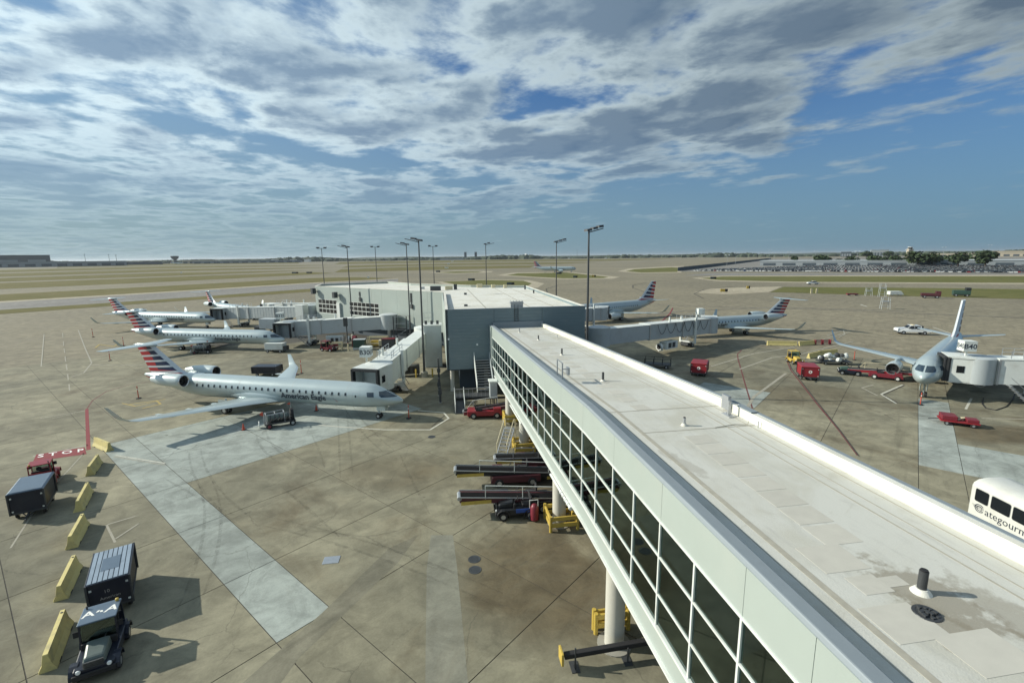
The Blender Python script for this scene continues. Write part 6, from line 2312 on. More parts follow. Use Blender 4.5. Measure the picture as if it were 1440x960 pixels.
MB().box(-1.4, -.2, -.7, .7, .5, .95).build('strap_box', 'darkred', t, bevel=.05)
MB().box(.5, 1.4, -.72, .3, .5, .82).build('strap_box', 'darkred', t, bevel=.05)
b = MB()
for k in range(5):
    b.tube([(-.3 + k * .2, -.5 + .2 * k, .55), (.2 + k * .1, -.2 + .1 * k, .75), (.5 - .2 * k, .4, .6)], .04, 6)
b.build('strap', 'cream', t)
cart_wheels(t, (-1.0, 1.0), .7, .22)
b = MB()
b.bar((-1.5, 0, .4), (-2.3, .1, .25), .07)
b.build('tow_bar', 'darkmetal', t)
t = thing('cable_on_apron', 'black cable looping on the apron under the white bridge', 'cable', (0, 0, 0))
b = MB()
pts = [(55.62, 54.12), (53.38, 51.99), (52.31, 50.48), (52.65, 49.73), (55.01, 50.90), (58.37, 53.45), (61.64, 56.27)]
b.tube([(x, y, .04) for x, y in pts], .05, 6)
b.build('cable', 'black', t)
t = thing('pallet_trailer', 'dark open pallet trailer in the shade beside the walkway parapet', 'trailer', (22.4, 71.6, 0), R(-20))
MB().box(-2.0, 2.0, -.9, .9, .5, .62).build('deck', 'darkmetal', t)
for x in (-1.9, -.6, .7, 1.9):
    for s in (-.85, .85):
        MB().box(x - .04, x + .04, s - .04, s + .04, .62, 1.5).build('stake', 'black', t)
for s in (-.85, .85):
    MB().bar((-1.9, s, 1.45), (1.9, s, 1.5), .06).build('rail', 'black', t)
cart_wheels(t, (-1.3, 1.3), .8, .28)


def pickup(label, loc, rz, s=1.0):
    t = thing('pickup_truck', label, 'pickup', loc, rz, 'white pickup trucks')
    prof = [(-2.95, .60), (-2.95, 1.16), (-1.30, 1.18), (-1.26, 1.20), (-1.16, 1.88), (-.95, 1.95), (.60, 1.95), (1.28, 1.36), (2.65, 1.28), (2.92, 1.16), (2.95, .55)]
    b = MB()
    rings = []
    for y, ins in ((-.92, .06), (-.98, 0), (.98, 0), (.92, .06)):
        rings.append([(x, y * (.86 if z > 1.2 else 1), z - (ins if z > 1 else 0)) for x, z in prof])
    b.loft(rings)
    b.build('body', 'carwhite', t, bevel=.03)
    MB().box(-2.82, -1.4, -.80, .80, 1.0, 1.20).build('load_bed', 'darkmetal', t)
    for s_ in (-1, 1):
        for x0, x1, xt0, xt1 in ((.06, 1.08, .06, .56), (-1.10, -.04, -1.02, -.04)):
            MB().add([(x0, s_ * .965, 1.26), (x1, s_ * .965, 1.26), (xt1, s_ * .86, 1.78), (xt0, s_ * .86, 1.78)], [(0, 1, 2, 3)]).build('side_window', 'carglass', t)
    MB().add([(1.25, -.78, 1.38), (1.25, .78, 1.38), (.66, .72, 1.89), (.66, -.72, 1.89)], [(0, 1, 2, 3)]).build('windscreen', 'carglass', t).location = (.03, 0, .02)
    for x in (1.85, -1.85):
        for s_ in (-1, 1):
            wheel_mesh(.40, .26).build('wheel', ['black', 'metal'], t, smooth=True, loc=(x, s_ * .88, .40))
    MB().box(2.86, 2.96, -.9, .9, .45, .72).build('front_bumper', 'darkmetal', t, bevel=.03)
    MB().box(-3.0, -2.88, -.9, .9, .45, .70).build('rear_bumper', 'darkmetal', t, bevel=.03)
    MB().box(-1.6, -1.48, -.8, .8, 1.15, 1.85).build('bed_rack', 'darkmetal', t)
    MB().box(-.2, .2, -.5, .5, 1.94, 2.03).build('light_bar', 'cream', t)
    return t


pk = pickup('white pickup with loaded rack parked beyond the nose-on jet wing', (84.6, 99.4, 0), R(163))
dup(pk, 'distant white pickup driving on the road beside the car park', (166.4, 264.2, 0), R(175))


# --- clutter under the second bridge
t = thing('stair_tower', 'dark open steel stair tower under the rotunda of the second bridge', 'stair tower', (-21.6, 92.6, 0), R(-5))
for x in (-1.3, 1.3):
    for y in (-1.0, 1.0):
        MB().box(x - .08, x + .08, y - .08, y + .08, 0, 5.9).build('post', 'darkmetal', t)
for k in range(14):
    MB().box(-1.2 + (k % 7) * .36, -.86 + (k % 7) * .36, -.9 if k < 7 else .1, -.1 if k < 7 else .9, .25 + k * .23, .29 + k * .23).build('tread', 'metal', t)
for z in (1.0, 2.1, 3.3, 4.4, 5.8):
    for y in (-1.0, 1.0):
        MB().bar((-1.3, y, z), (1.3, y, z), .07).build('rail', 'metal', t)
for i, (lb, x, y, h) in enumerate((('grey air unit on legs left of the rack under the second bridge', -35.0, 93.0, 1.9), ('pale ground unit beside the stair tower', -24.4, 90.8, 1.5), ('dark compressor box under the B30 bridge tunnel', -14.9, 68.0, 1.6))):
    t = thing('ground_unit', lb, 'equipment', (x, y, 0), R(6 * i), 'boxed units at the bridges')
    MB().box(-1.3, 1.3, -.7, .7, .4, h).build('unit_body', ('panel', 'cream', 'darkmetal')[i], t, bevel=.04)
    for k in (-.6, .3):
        MB().box(k, k + .55, -.73, -.70, .6, h - .25).build('louvre', 'blackpaint', t)
    for k in (-1.1, 1.1):
        MB().box(k - .08, k + .08, -.6, .6, 0, .4).build('leg', 'darkmetal', t)
for i, (lb, p) in enumerate((('orange traffic cone left of the hose trolley in front of the nearest wing', (-27.4, 46.2)), ('orange traffic cone by the nearest jet main wheel', (-22.4, 52.2)))):
    t = thing('traffic_cone', lb, 'traffic cone', (*p, 0), 0, 'traffic cones')
    MB().box(-.2, .2, -.2, .2, 0, .04).build('base', 'black', t)
    MB().lathe([(.04, .15), (.68, .035), (.70, .01)], (0, 0, 0), 2, 14).build('cone', 'orange', t, smooth=True)

# catering truck at the right edge
t = thing('catering_truck', 'white catering bus body with dark windows and lettering at the right edge', 'truck', (29.35, 22.6, 0), R(90))
rings = []
for x, ins in ((-5.2, .10), (-5.1, 0), (4.45, 0), (4.62, .10)):
    ring = [(x, y * (1.25 - ins) / 1.25, z - (ins if z > 2 else 0)) for y, z in ((-1.25, .85), (-1.25, 3.05), (-1.18, 3.28), (-.9, 3.46), (-.4, 3.56), (.4, 3.56), (.9, 3.46), (1.18, 3.28), (1.25, 3.05), (1.25, .85))]
    rings.append(ring)
MB().loft(rings).build('box_body', 'truckwhite', t, smooth=True)
for k in range(6):
    x1 = 4.25 - k * 1.22 - (0 if k == 0 else -.25)
    wdt = .80 if k == 0 else 1.08
    b = MB()
    x0 = x1 - wdt
    z0, z1 = 2.22, 2.98
    pts = []
    for cx_, cz_, a0 in ((x1 - .1, z1 - .1, 0), (x0 + .1, z1 - .1, 90), (x0 + .1, z0 + .1, 180), (x1 - .1, z0 + .1, 270)):
        for q in range(4):
            a = R(a0 + q * 30)
            pts.append((cx_ + .1 * math.cos(a), 1.262, cz_ + .1 * math.sin(a)))
    b.add(pts, [tuple(range(len(pts)))])
    w_ = b.build('window', 'carglass', t)
    b = MB()
    b.add([(px_ + (px_ - (x0 + x1) / 2) * .05, 1.256, pz_ + (pz_ - (z0 + z1) / 2) * .06) for px_, _, pz_ in pts], [tuple(range(len(pts)))])
    b.build('window_seal', 'metal', w_)
MB().box(-5.1, 4.5, -1.24, 1.27, 3.05, 3.09).build('drip_rail', 'white', t)
lettering('side_lettering', 'ategourmet', .62, (3.55, 1.262, 1.62), (-1, 0, 0), (0, 0, 1), 'dark_text', t, align='LEFT')
b = MB()
# round G with speed lines
for r0, r1, a0, a1 in ((.20, .25, 40, 330), (.11, .155, 20, 340)):
    n = 24
    for i in range(n):
        aa, ab = R(a0 + (a1 - a0) * i / n), R(a0 + (a1 - a0) * (i + 1) / n)
        b.add([(3.88 - r0 * 1.2 * math.cos(aa), 1.262, 1.84 + r0 * math.sin(aa)), (3.88 - r1 * 1.2 * math.cos(aa), 1.262, 1.84 + r1 * math.sin(aa)), (3.88 - r1 * 1.2 * math.cos(ab), 1.262, 1.84 + r1 * math.sin(ab)), (3.88 - r0 * 1.2 * math.cos(ab), 1.262, 1.84 + r0 * math.sin(ab))], [(0, 1, 2, 3)])
for k in range(3):
    z = 1.92 - k * .06
    b.add([(4.38 - k * .05, 1.262, z), (3.62, 1.262, z), (3.62, 1.262, z + .022), (4.30 - k * .05, 1.262, z + .022)], [(0, 1, 2, 3)])
b.build('side_emblem', 'dark_text', t)
MB().box(-5.0, 4.4, -1.1, 1.1, .5, .85).build('chassis', 'darkmetal', t)
for x in (-3.4, 3.0):
    for s in (-1, 1):
        wheel_mesh(.48, .3).build('wheel', ['black', 'metal'], t, smooth=True, loc=(x, s * 1.02, .48))
MB().add([(4.63, -1.05, 2.0), (4.63, 1.05, 2.0), (4.60, 1.0, 3.0), (4.60, -1.0, 3.0)], [(0, 1, 2, 3)]).build('windscreen', 'carglass', t)

# ------------------------------------------------------------------ far car park
def car_mesh(kind):
    b = MB()
    L, W, H = {0: (4.6, 1.8, 1.45), 1: (4.8, 1.9, 1.75), 2: (5.4, 1.95, 1.85)}[kind]
    h0 = .85 if kind == 0 else 1.0
    b.hexa([(-L / 2, -W / 2, .30), (L / 2, -W / 2, .30), (L / 2, W / 2, .30), (-L / 2, W / 2, .30)], [(-L / 2 + .05, -W / 2 + .04, h0), (L / 2 - .1, -W / 2 + .04, h0 - .12), (L / 2 - .1, W / 2 - .04, h0 - .12), (-L / 2 + .05, W / 2 - .04, h0)], 0)
    x0, x1 = (-L * .38, L * .22) if kind == 0 else (-L * .46, L * .22) if kind == 1 else (-L * .08, L * .24)
    n0 = len(b.v)
    lo = [(x0, -W / 2 + .06, h0), (x1, -W / 2 + .06, h0 - .06), (x1, W / 2 - .06, h0 - .06), (x0, W / 2 - .06, h0)]
    hi = [(x0 + .35, -W / 2 + .22, H), (x1 - .75, -W / 2 + .22, H), (x1 - .75, W / 2 - .22, H), (x0 + .35, W / 2 - .22, H)]
    b.hexa(lo, hi, 1)
    b.m[-5] = 0
    b.hexa([(q[0], q[1], H) for q in hi], [(q[0], q[1], H + .05) for q in hi], 0)
    for x in (-L * .31, L * .31):
        for s in (-1, 1):
            b.cyl((x, s * (W / 2 - .2), .32), (x, s * (W / 2 + .01), .32), .32, n=8, m=2)
    return b


car_cols = {'white': (0.72, 0.73, 0.72), 'silver': (0.45, 0.47, 0.48), 'black': (0.015, 0.016, 0.018), 'grey': (0.10, 0.105, 0.115), 'red': (0.28, 0.02, 0.02), 'blue': (0.03, 0.06, 0.16)}
for k, c in car_cols.items():
    M['car_' + k] = mat('car_' + k + '_paint', c, 0.25, 0.0, var=0.03, coat=0.4)
kinds = ['sedan', 'van', 'pickup']
cmesh = {}
for k in range(3):
    b = car_mesh(k)
    for c in car_cols:
        cmesh[k, c] = b.mesh('parked_car', ['car_' + c, 'carglass', 'black'])
rng = random.Random(21)
wts = ['white'] * 10 + ['silver'] * 6 + ['black'] * 5 + ['grey'] * 4 + ['red'] + ['blue']
A0, A1 = Vector((*(181.19, 504.34), 0)), Vector((*(408.48, 367.14), 0))
dirn = (A1 - A0).normalized()
back = Vector((-dirn.y, dirn.x, 0))
if back.y < 0:
    back = -back
rowlen = (A1 - A0).length
cnt = 0
mass = MB()
lab = {0: 'low saloon car', 1: 'tall estate car', 2: 'pickup'}
edgeB = Vector((*(775.20, 1433.73), 0))
for row in range(40):
    off = (row // 2) * 17.5 + (row % 2) * 6.2 + 3
    s = 1.0
    # the left boundary of the lot runs along the dark fence
    start = 6 + off * 0.55
    s = start
    while s < rowlen + off * 0.55:
        s += 2.75
        if rng.random() < .10:
            continue
        p = A0 + dirn * s + back * (off + rng.random() * .5)
        k = rng.choice([0, 0, 1, 1, 1, 2])
        c = rng.choice(wts)
        yaw = math.atan2(back.y, back.x) + (math.pi if rng.random() < .5 else 0) + (rng.random() - .5) * .06
        if abs(p.x) > p.y * 1.10 + 4:
            continue
        if cnt < 300:
            o = bpy.data.objects.new('parked_car', cmesh[k, c])
            col.objects.link(o)
            o.location = (p.x, p.y, .02)
            o.rotation_euler.z = yaw
            rw = ['the front row', 'the second row', 'the third row', 'the fourth row'][min(row, 3)]
            tag(o, '%s %s parked in %s of the far car park' % (c, lab[k], rw), 'car', '%s %s cars in %s' % (c, kinds[k], rw))
            cnt += 1
        else:
            mb = MB()
            mi = {'white': 0, 'silver': 1, 'black': 2, 'grey': 3, 'red': 4, 'blue': 5}[c]
            L, W, H = 4.6, 1.8, 1.5 + .2 * (k > 0)
            mb.box(-L / 2, L / 2, -W / 2, W / 2, .3, .95, mi)
            mb.hexa([(-1.9, -.8, .95), (1.1, -.8, .95), (1.1, .8, .95), (-1.9, .8, .95)], [(-1.5, -.7, H), (.4, -.7, H), (.4, .7, H), (-1.5, .7, H)], 6)
            mb.box(-1.5, .4, -.7, .7, H, H + .04, mi)
            mb.tf(Matrix.Translation((p.x, p.y, .02)) @ Matrix.Rotation(yaw, 4, 'Z'))
            o_ = len(mass.v)
            mass.v += mb.v
            mass.f += [tuple(i + o_ for i in f) for f in mb.f]
            mass.m += mb.m
o = mass.build('parked_cars_beyond', ['car_white', 'car_silver', 'car_black', 'car_grey', 'car_red', 'car_blue', 'carglass'])
tag(o, 'packed rows of cars filling the back of the far car park', 'cars', kind='stuff')

# dark fence along the left side of the car park
t = thing('screen_fence', 'dark screen fence along the left side of the far car park', 'fence', (*(175.21, 506.44), 0))
f0, f1 = Vector((*(175.21, 506.44), 0)), Vector((*(792.30, 1473.45), 0))
fd = f1 - f0
n = 24
for i in range(n):
    a, c = fd * (i / n), fd * ((i + 1) / n)
    a = a + (c - a) * .01
    MB().bar(a + Vector((0, 0, 1.9)), c + Vector((0, 0, 1.9)), .3, 3.8).build('fence_panel', 'hangar_dark', t)

# light masts of the car park
for i, (u_, v_, ht, lb) in enumerate(((((310.77, 694.73)), 0, 15, 'leftmost car-park light mast with white lamps'), (((349.30, 751.34)), 0, 18.5, 'second light mast from the left in the car park, taller of the close pair'), (((625.54, 1169.17)), 0, 26, 'thin light mast at the back of the car park, by the fence end'),
                                      (((487.66, 896.03)), 0, 17.5, 'light mast just right of the thin one behind the cars'), (((488.12, 849.33)), 0, 19.5, 'bright light mast left of the low grey building'), (((658.41, 1045.95)), 0, 21, 'thin light mast in front of the low grey building left part'),
                                      (((458.21, 639.81)), 0, 18.5, 'nearest light mast in the car park with large bright lamps'), (((579.52, 707.45)), 0, 20, 'light mast left of the big tree group'), (((742.27, 830.37)), 0, 24, 'light mast behind the big tree group'), (((904.51, 915.53)), 0, 28, 'far thin light mast near the right edge'))):
    p = u_
    mast('car_park_light', lb, p, ht, 2, R(-10), .20, 'light masts in the car park', 'lamp', 2.6)

# ------------------------------------------------------------------ trees by the low building
def crown_mesh(seed, r, h, n=700):
    rng = random.Random(seed)
    b = MB()
    lobes = [(Vector((rng.uniform(-.55, .55) * r, rng.uniform(-.55, .55) * r, h * rng.uniform(.45, .82))), rng.uniform(.38, .62) * r) for _ in range(9)]
    for k in range(n):
        c, lr = rng.choice(lobes)
        while True:
            d = Vector((rng.uniform(-1, 1), rng.uniform(-1, 1), rng.uniform(-.8, 1)))
            if .1 < d.length < 1:
                break
        p = c + d.normalized() * lr * (d.length ** .4)
        s = rng.uniform(.35, .75)
        a, e_ = rng.random() * 6.28, rng.uniform(-1, 1)
        u = Vector((math.cos(a), math.sin(a), e_)).normalized() * s
        v = u.cross(Vector((rng.uniform(-1, 1), rng.uniform(-1, 1), 1))).normalized() * s
        b.add([p - u - v, p + u - v * .6, p + u * .7 + v, p - u * .8 + v * .9], [(0, 1, 2, 3)])
    return b


cms = [crown_mesh(i, 5.5, 8.5).mesh('crown', 'leaf') for i in range(4)]


def trunk_mesh():
    b = MB()
    b.cyl((0, 0, 0), (0, 0, 3.4), .34, .22, 8)
    for a in range(4):
        b.cyl((0, 0, 2.6), (2.2 * math.cos(a * 1.6), 2.2 * math.sin(a * 1.6), 5.2), .16, .07, 6)
    return b.mesh('trunk', 'bark')


tm = trunk_mesh()
for i, (p, sc_, lb) in enumerate((((555.10, 945.79), .8, 'leftmost round oak by the left end of the low grey building'), ((434.03, 678.99), 1.0, 'tall oak in front of the low building left part'), ((450.22, 691.58), .85, 'oak touching the tall one on its right'), ((465.50, 682.53), .6, 'smallest oak, at the car-park back row'),
                                  ((453.87, 647.13), .85, 'oak left of the nearest car-park light mast'), ((468.70, 619.86), .95, 'oak standing alone right of the nearest light mast'), ((482.79, 621.52), .8, 'low oak between two wider ones'), ((485.38, 610.87), .9, 'wide oak left of the big group'),
                                  ((503.94, 619.30), .7, 'dim oak by the light mast left of the big group'), ((486.04, 576.18), 1.25, 'largest oak, left end of the big group'), ((502.71, 575.79), 1.15, 'broad oak in the middle of the big group'), ((529.74, 586.94), .9, 'oak at the right end of the big group'),
                                  ((509.34, 548.88), 1.1, 'broad oak set apart to the right of the big group'), ((515.91, 524.10), 1.25, 'rightmost dark oak in front of the grey building'), ((1015.31, 1381.17), 1.5, 'distant tree above the low roof, left one'), ((1169.29, 1500.71), 1.4, 'distant tree above the low roof, near the control tower'))):
    t = thing('oak_tree', lb, 'tree', (*p, 0), i * 1.3, 'oaks behind the car park')
    for nm, me in (('trunk', tm), ('crown', cms[i % 4])):
        o = bpy.data.objects.new(nm, me)
        col.objects.link(o)
        o.parent = t
        o.scale = (sc_ * 1.9, sc_ * 1.9, sc_ * 1.55)


# ------------------------------------------------------------------ far buildings
def block(name, label, cat, p, yaw, L, W, H, wall, roof, bays=0, cloth=None, group='distant buildings'):
    t = thing(name, label, cat, (*p, 0), yaw, group)
    MB().box(-L / 2, L / 2, -W / 2, W / 2, -.5, H).build('wall', wall, t)
    MB().box(-L / 2 - .6, L / 2 + .6, -W / 2 - .6, W / 2 + .6, H, H + max(.6, H * .05)).build('roof', roof, t)
    if bays:
        w_ = L / bays
        for i in range(bays):
            MB().box(-L / 2 + i * w_ + w_ * .18, -L / 2 + (i + 1) * w_ - w_ * .18, -W / 2 - .25, -W / 2 + .1, H * .12, H * .62).build('door', 'hangar_dark' if wall != 'hangar_dark' else 'hangar', t)
    return t


block('low_building', 'long low building with pale grey roof behind the car park', 'building', (505, 615), R(-32), 330, 60, 6.5, 'hangar', 'roofgrey', 14)
b = MB()
block('store_building', 'bright white flat building behind the big oak group', 'building', (640, 735), R(-32), 46, 20, 9.5, 'far_white', 'far_white', 0)
block('hangar', 'huge dark slate hangar on the far left skyline', 'hangar', (-1720, 1560), R(48), 330, 170, 36, 'hangar_dark', 'hangar_dark', 5)
block('warehouse', 'long grey warehouse in front of the dark hangar', 'warehouse', (-1440, 1470), R(48), 420, 60, 15, 'hangar', 'hangar', 12)
block('shed', 'small white shed against the grey warehouse', 'shed', (-1475, 1405), R(48), 36, 20, 12, 'far_white', 'far_white')
block('warehouse', 'low dark warehouse right of the grey one on the left skyline', 'warehouse', (-1450, 1880), R(40), 150, 60, 11, 'hangar_dark', 'hangar_dark')
block('cargo_building', 'long low cargo building below the left treeline', 'warehouse', (-1150, 2130), R(25), 420, 60, 10, 'hangar', 'hangar_dark', 12)
block('cargo_building', 'pale tan block right of the water tower base', 'building', (-1460, 1960), R(30), 60, 40, 9, 'far_tan', 'far_tan')
block('cargo_building', 'wide tan building under the flared tower on the left skyline', 'building', (-1370, 2130), R(20), 120, 60, 14, 'far_tan', 'hangar_dark', 5)
block('white_roof_building', 'white roofed shed left of the tan building on the left skyline', 'building', (-1610, 2010), R(20), 130, 50, 9, 'far_white', 'far_white')
for i, (u_, y, lb) in enumerate((((388), 2400, 'leftmost of the small white tanks below the treeline'), ((414), 2400, 'middle small white tank below the treeline'), ((434), 2400, 'right small white tank below the treeline'))):
    block('fuel_tank', lb, 'tank', ((u_ - 720) / 670 * y * .985, y), 0, 26, 22, 12, 'far_white', 'far_white', 0, group='white tanks')
block('terminal_shed', 'long bright white building on the centre skyline beyond the field', 'building', (-60, 2900), 0, 72, 30, 13, 'far_white', 'far_white')
block('terminal_shed', 'low grey building left of the bright white one on the skyline', 'building', (-330, 2700), 0, 130, 40, 9, 'hangar', 'hangar')
block('office_block', 'twin grey office blocks on the right skyline', 'building', (1560, 2050), R(-30), 60, 30, 26, 'hangar', 'hangar', 6)
block('office_block', 'smaller grey office block left of the twin blocks', 'building', (1440, 2080), R(-30), 36, 30, 20, 'hangar_dark', 'hangar', 4)
block('overpass_ramp', 'long tan concrete ramp on the right skyline', 'bridge', (1560, 1480), R(-35), 420, 14, 11, 'far_tan', 'far_tan', 20)
block('overpass_ramp', 'second tan concrete ramp farther right on the skyline', 'bridge', (1760, 1540), R(-30), 380, 14, 17, 'far_tan', 'far_tan', 16)
# towers
t = thing('control_tower', 'pale control tower shaft with dark cab on the right skyline', 'tower', (1145, 1390, 0), 0)
b = MB()
for x in (-5, 5):
    b.box(x - 2, x + 2, -4, 4, 0, 26)
b.box(-3.4, 3.4, -3, 3, 0, 24)
b.build('shaft', 'far_tan', t)
MB().cyl((0, 0, 26), (0, 0, 30), 4.5, 6, 12).build('cab', 'carglass', t)
MB().cyl((0, 0, 30), (0, 0, 31.2), 6.3, n=12).build('roof', 'far_white', t)
t = thing('flared_tower', 'dark flared water tower on the left skyline', 'water tower', (-1500, 2160, 0), 0)
MB().cyl((0, 0, 0), (0, 0, 17), 6, 5, 14).build('shaft', 'hangar_dark', t)
MB().lathe([(17, 5), (23, 13), (32, 16), (34, 15), (34.2, .5)], (0, 0, 0), 2, 20).build('bowl', 'hangar_dark', t)
t = thing('water_tower', 'white globe water tower on the centre skyline', 'water tower', (95, 3050, 0), 0)
MB().cyl((0, 0, 0), (0, 0, 20), 3.2, 2.6, 12).build('shaft', 'far_white', t)
MB().lathe([(18, 2.5), (20, 7.5), (25, 10), (30, 8), (33, .5)], (0, 0, 0), 2, 18).build('globe', 'far_white', t, smooth=True)
for i, (x, y, h, lb) in enumerate(((-330, 3500, 48, 'left slim dark tower block on the centre skyline'), (-255, 3500, 48, 'right slim dark tower block on the centre skyline'))):
    block('tower_block', lb, 'building', (x, y), 0, 16, 16, h, 'hangar_dark', 'hangar_dark')
for i, (x, y, h, lb) in enumerate(((-1660, 2000, 44, 'thin mast left of the flared tower'), (-1500, 1840, 40, 'mast with a small dish above the left treeline'), (-1750, 1990, 46, 'thin mast between the hangars and the tan building'), (505, 3700, 62, 'left hairline mast right of centre on the skyline'), (600, 3700, 62, 'right hairline mast right of centre on the skyline'))):
    t = thing('radio_mast', lb, 'mast', (x, y, 0), 0, 'radio masts on the skyline')
    MB().cyl((0, 0, 0), (0, 0, h), 1.0, .5, 6).build('mast', 'hangar_dark', t)
    MB().box(-3, 3, -.6, .6, h - 4, h - 3).build('cross_arm', 'hangar_dark', t)

# far parked white aircraft and small field objects
for lb, p, yaw in (('tiny white airliner parked on the left skyline', (-1330, 1960), R(20)),):
    o = make_jet('a321', lb, (*p, 0), yaw, title=False)
    o['group'] = 'distant airliners'
for lb, p in (('distant white vehicle left of the taxiing airliner tail height, near the skyline', (323.03, 2703.30)), ('distant white vehicle right of the first, near the skyline', (367.55, 2769.10)), ('white van near the skyline right of the tall corner pole', (469.94, 2397.55))):
    t = thing('service_van', lb, 'van', (*p, 0), R(10), 'white vans far out on the field')
    MB().box(-4.5, 4.5, -1.6, 1.6, .6, 4.2).build('body', 'far_white', t)
    MB().box(4.5, 6.0, -1.5, 1.5, .6, 3.0).build('cab', 'far_white', t)
for lb, p, c, wdt in (('black and yellow taxiway sign at the edge of the pale service road', (97.00, 217.94), 'yellow', 3.2), ('small taxiway sign farther along the pale service road', (116.87, 235.97), 'yellow', 1.6), ('dark taxiway sign on the left end of the right grass strip', (140.36, 333.40), 'hangar_dark', 4.0),
                      ('dark taxiway sign on the grass island by the corner pole', (49.98, 375.11), 'hangar_dark', 3.4), ('yellow taxiway sign at the tip of the grass island by the corner pole', (65.95, 384.05), 'yellow', 3.2), ('dark taxiway sign on the middle grass island', (-28.91, 347.76), 'hangar_dark', 5), 
                      ('dark taxiway sign on the grass beside the terminal roof', (-0.50, 290.39), 'hangar_dark', 4.6), ('dark taxiway sign on the far left grass strip, left of the pair', (-250.86, 558.65), 'hangar_dark', 8), ('dark taxiway sign on the far left grass strip, right of the pair', (-234.20, 558.28), 'hangar_dark', 7),
                      ('dark taxiway sign beyond the taxiing airliner', (45.09, 454.88), 'hangar_dark', 5), ('white taxiway sign near the centre of the field', (-97.91, 730.03), 'far_white', 6), ('second white taxiway sign near the centre of the field', (-148.19, 1138.75), 'far_white', 7), ('third white taxiway sign, farthest near the centre', (-217.47, 1784.61), 'far_white', 9),
                      ('dark sign on the pale-edged island at centre', (-83.57, 549.44), 'hangar_dark', 5), ('white sign in front of the leftmost floodlight pole', (-120.63, 405.33), 'far_white', 1.8), ('small white marker on the left grass', (-421.15, 614.77), 'far_white', 2.5)):
    p = Vector((*p, 0))
    t = thing('taxiway_sign', lb, 'sign', tuple(p), R(-8), 'taxiway signs on the field')
    h = .75 + .02 * p.y ** .6
    MB().box(-wdt / 2, wdt * .12, -.15, .15, .2, .2 + h).build('sign_panel', c, t)
    MB().box(wdt * .12, wdt / 2, -.15, .15, .2, .2 + h).build('sign_panel', 'black' if c in ('yellow', 'hangar_dark') else c, t)
    for x in (-wdt * .35, wdt * .35):
        MB().box(x - .05, x + .05, -.05, .05, 0, .2).build('leg', 'darkmetal', t)
for lb, p, dims, mts in (('dark red stake truck parked by the far grass edge at right', (157.30, 178.83), (5.6, 2.2, 2.6), ('darkred', 'black')), ('dark green covered vehicle on the grass edge behind the upright fin', (173.44, 183.83), (5.0, 2.6, 3.4), ('green', 'black'))):
    t = thing('work_truck', lb, 'truck', (*p, 0), R(-32), 'work trucks by the far grass')
    L, W, H = dims
    MB().box(-L / 2, L / 2, -W / 2, W / 2, .9, H * .7).build('load_body', 'maroon' if mts[0] == 'darkred' else mts[0], t, bevel=.05)
    MB().box(L / 2 - 1.4, L / 2, -W / 2, W / 2, H * .7, H).build('cab_roof', 'maroon' if mts[0] == 'darkred' else 'blackpaint', t)
    MB().box(-L / 2, L / 2, -W * .4, W * .4, .5, .9).build('chassis', 'darkmetal', t)
    for x in (-L * .32, L * .32):
        for s in (-1, 1):
            wheel_mesh(.5, .3).build('wheel', ['black', 'metal'], t, loc=(x, s * W * .42, .5))
for lb, p, h in (('tall white lattice work stand on the far grass edge at right', (144.07, 185.28), 5.2), ('shorter white lattice work stand left of the tall one', (142.69, 190.54), 3.2), ('grey work stand on the concrete in front of the white stands', (114.14, 145.07), 3.6)):
    t = thing('work_stand', lb, 'work stand', (*p, 0), R(-20), 'work stands by the far grass')
    b = MB()
    for x in (-1.1, 1.1):
        for y in (-.8, .8):
            b.bar((x, y, 0), (x * .8, y * .8, h), .09)
    b.build('stand_frame', 'panel', t)
    b = MB()
    for k in range(1, 5):
        z = h * k / 4.2
        b.bar((-1.05, -.75, z), (1.05, -.75, z), .07)
        b.bar((-1.05, .75, z), (1.05, .75, z), .07)
    b.build('stand_rung', 'metal', t)
    MB().box(-1.0, 1.0, -.75, .75, h * .62, h * .66).build('platform', 'metal', t)
for lb, p, dims in (('low white ground unit on the far grass edge at right', (153.48, 190.52), (5, 2.2, 1.8)), ('low brown equipment left of the white stands', (138.10, 192.90), (4.5, 1.2, .9))):
    t = thing('ground_unit', lb, 'equipment', (*p, 0), R(-10))
    L, W, H = dims
    m_ = 'white' if H > 1 else 'darkred'
    MB().hexa([(-L / 2, -W / 2, .4), (L / 2, -W / 2, .4), (L / 2, W / 2, .4), (-L / 2, W / 2, .4)], [(-L / 2, -W / 2, H), (L * .3, -W / 2, H), (L * .3, W / 2, H), (-L / 2, W / 2, H)]).build('body', m_, t, bevel=.05)
    cart_wheels(t, (-L * .3, L * .3), W * .4, .3)
for i, u_ in enumerate((1141.0, 1148.5)):
    t = thing('edge_marker', 'cream marker board on the far grass, %s of the pair' % ('left' if i == 0 else 'right'), 'marker', (*((128.93, 205.04) if i == 0 else (131.50, 205.48)), 0), 0, 'cream marker boards')
    MB().box(-.4, .4, -.12, .12, 0, 2.1).build('board', 'cream', t)
t = thing('low_trolley', 'white trolley roof at the right edge near the red dolly', 'trolley', (54.3, 45.2, 0), R(-5))
MB().box(-1.6, 1.6, -.8, .8, .5, 1.2).build('box_body', 'white', t, bevel=.05)
cart_wheels(t, (-1, 1), .7)

# ------------------------------------------------------------------ distant treeline and low hills
rng = random.Random(9)
b = MB()


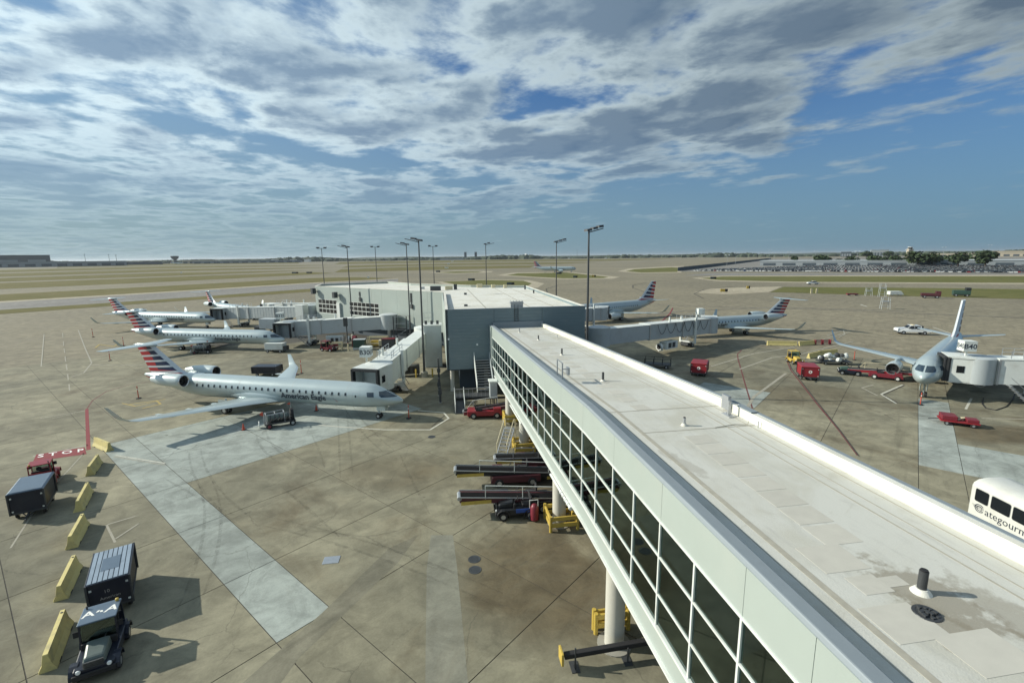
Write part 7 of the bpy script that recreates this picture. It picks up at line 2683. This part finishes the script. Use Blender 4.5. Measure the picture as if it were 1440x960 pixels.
def clump(b, x, y, r, h):
    n = 7
    ring0, ring1, ring2 = [], [], []
    for i in range(n):
        a = 2 * math.pi * i / n + rng.random() * .5
        k = r * (.8 + .4 * rng.random())
        ring0.append((x + k * math.cos(a), y + k * math.sin(a) * .6, -1))
        ring1.append((x + k * .95 * math.cos(a), y + k * .6 * math.sin(a), h * (.45 + .25 * rng.random())))
        ring2.append((x + k * .5 * math.cos(a), y + k * .3 * math.sin(a), h * (.85 + .25 * rng.random())))
    b.loft([ring0, ring1, ring2])


for k in range(2600):
    ang = R(90 + rng.uniform(-62, 62))
    d = rng.choice((2700, 3100, 3600, 4300)) * (1 + .12 * rng.random())
    x, y = d * math.cos(ang), d * math.sin(ang)
    if x > 900 and rng.random() < .35:
        continue
    h = rng.uniform(9, 18) * (1.0 + .5 * math.sin(ang * 23) * math.sin(ang * 7.3))
    clump(b, x, y, rng.uniform(14, 34), h)
o = b.build('distant_treeline', 'treeline')
tag(o, 'dark band of distant trees along the whole horizon', 'treeline', kind='stuff')
b = MB()
for (u0, u1, d, h) in ((-1.9, 1.9, 6500, 20), (-.9, .2, 7600, 34), (.02, .42, 5600, 17), (.4, 1.8, 7000, 30)):
    pts = []
    n = 60
    ring0, ring1 = [], []
    for i in range(n + 1):
        u = u0 + (u1 - u0) * i / n
        e_ = math.sin(math.pi * i / n) ** .5
        hh = h * e_ * (.75 + .25 * math.sin(i * .9) * math.sin(i * .37)) + 1
        ring0.append((u * d, d, -2))
        ring1.append((u * d, d + 400, hh))
    b.loft([ring0, ring1], cap=False, closed=False)
o = b.build('hills', 'treeline')
tag(o, kind='structure')

# ------------------------------------------------------------------ air
hm = bpy.data.materials.new('haze')
hm.use_nodes = True
hm.node_tree.nodes.clear()
pv = hm.node_tree.nodes.new('ShaderNodeVolumePrincipled')
pv.inputs['Color'].default_value = (0.80, 0.88, 0.96, 1)
pv.inputs['Density'].default_value = 0.00004
pv.inputs['Anisotropy'].default_value = 0.3
ho = hm.node_tree.nodes.new('ShaderNodeOutputMaterial')
hm.node_tree.links.new(pv.outputs['Volume'], ho.inputs['Volume'])
b = MB()
b.box(-31000, 31000, -600, 41000, -3.2, 75)
hz_o = b.build('haze', hm)
tag(hz_o, 'thin pale haze over the whole airfield', kind='stuff')
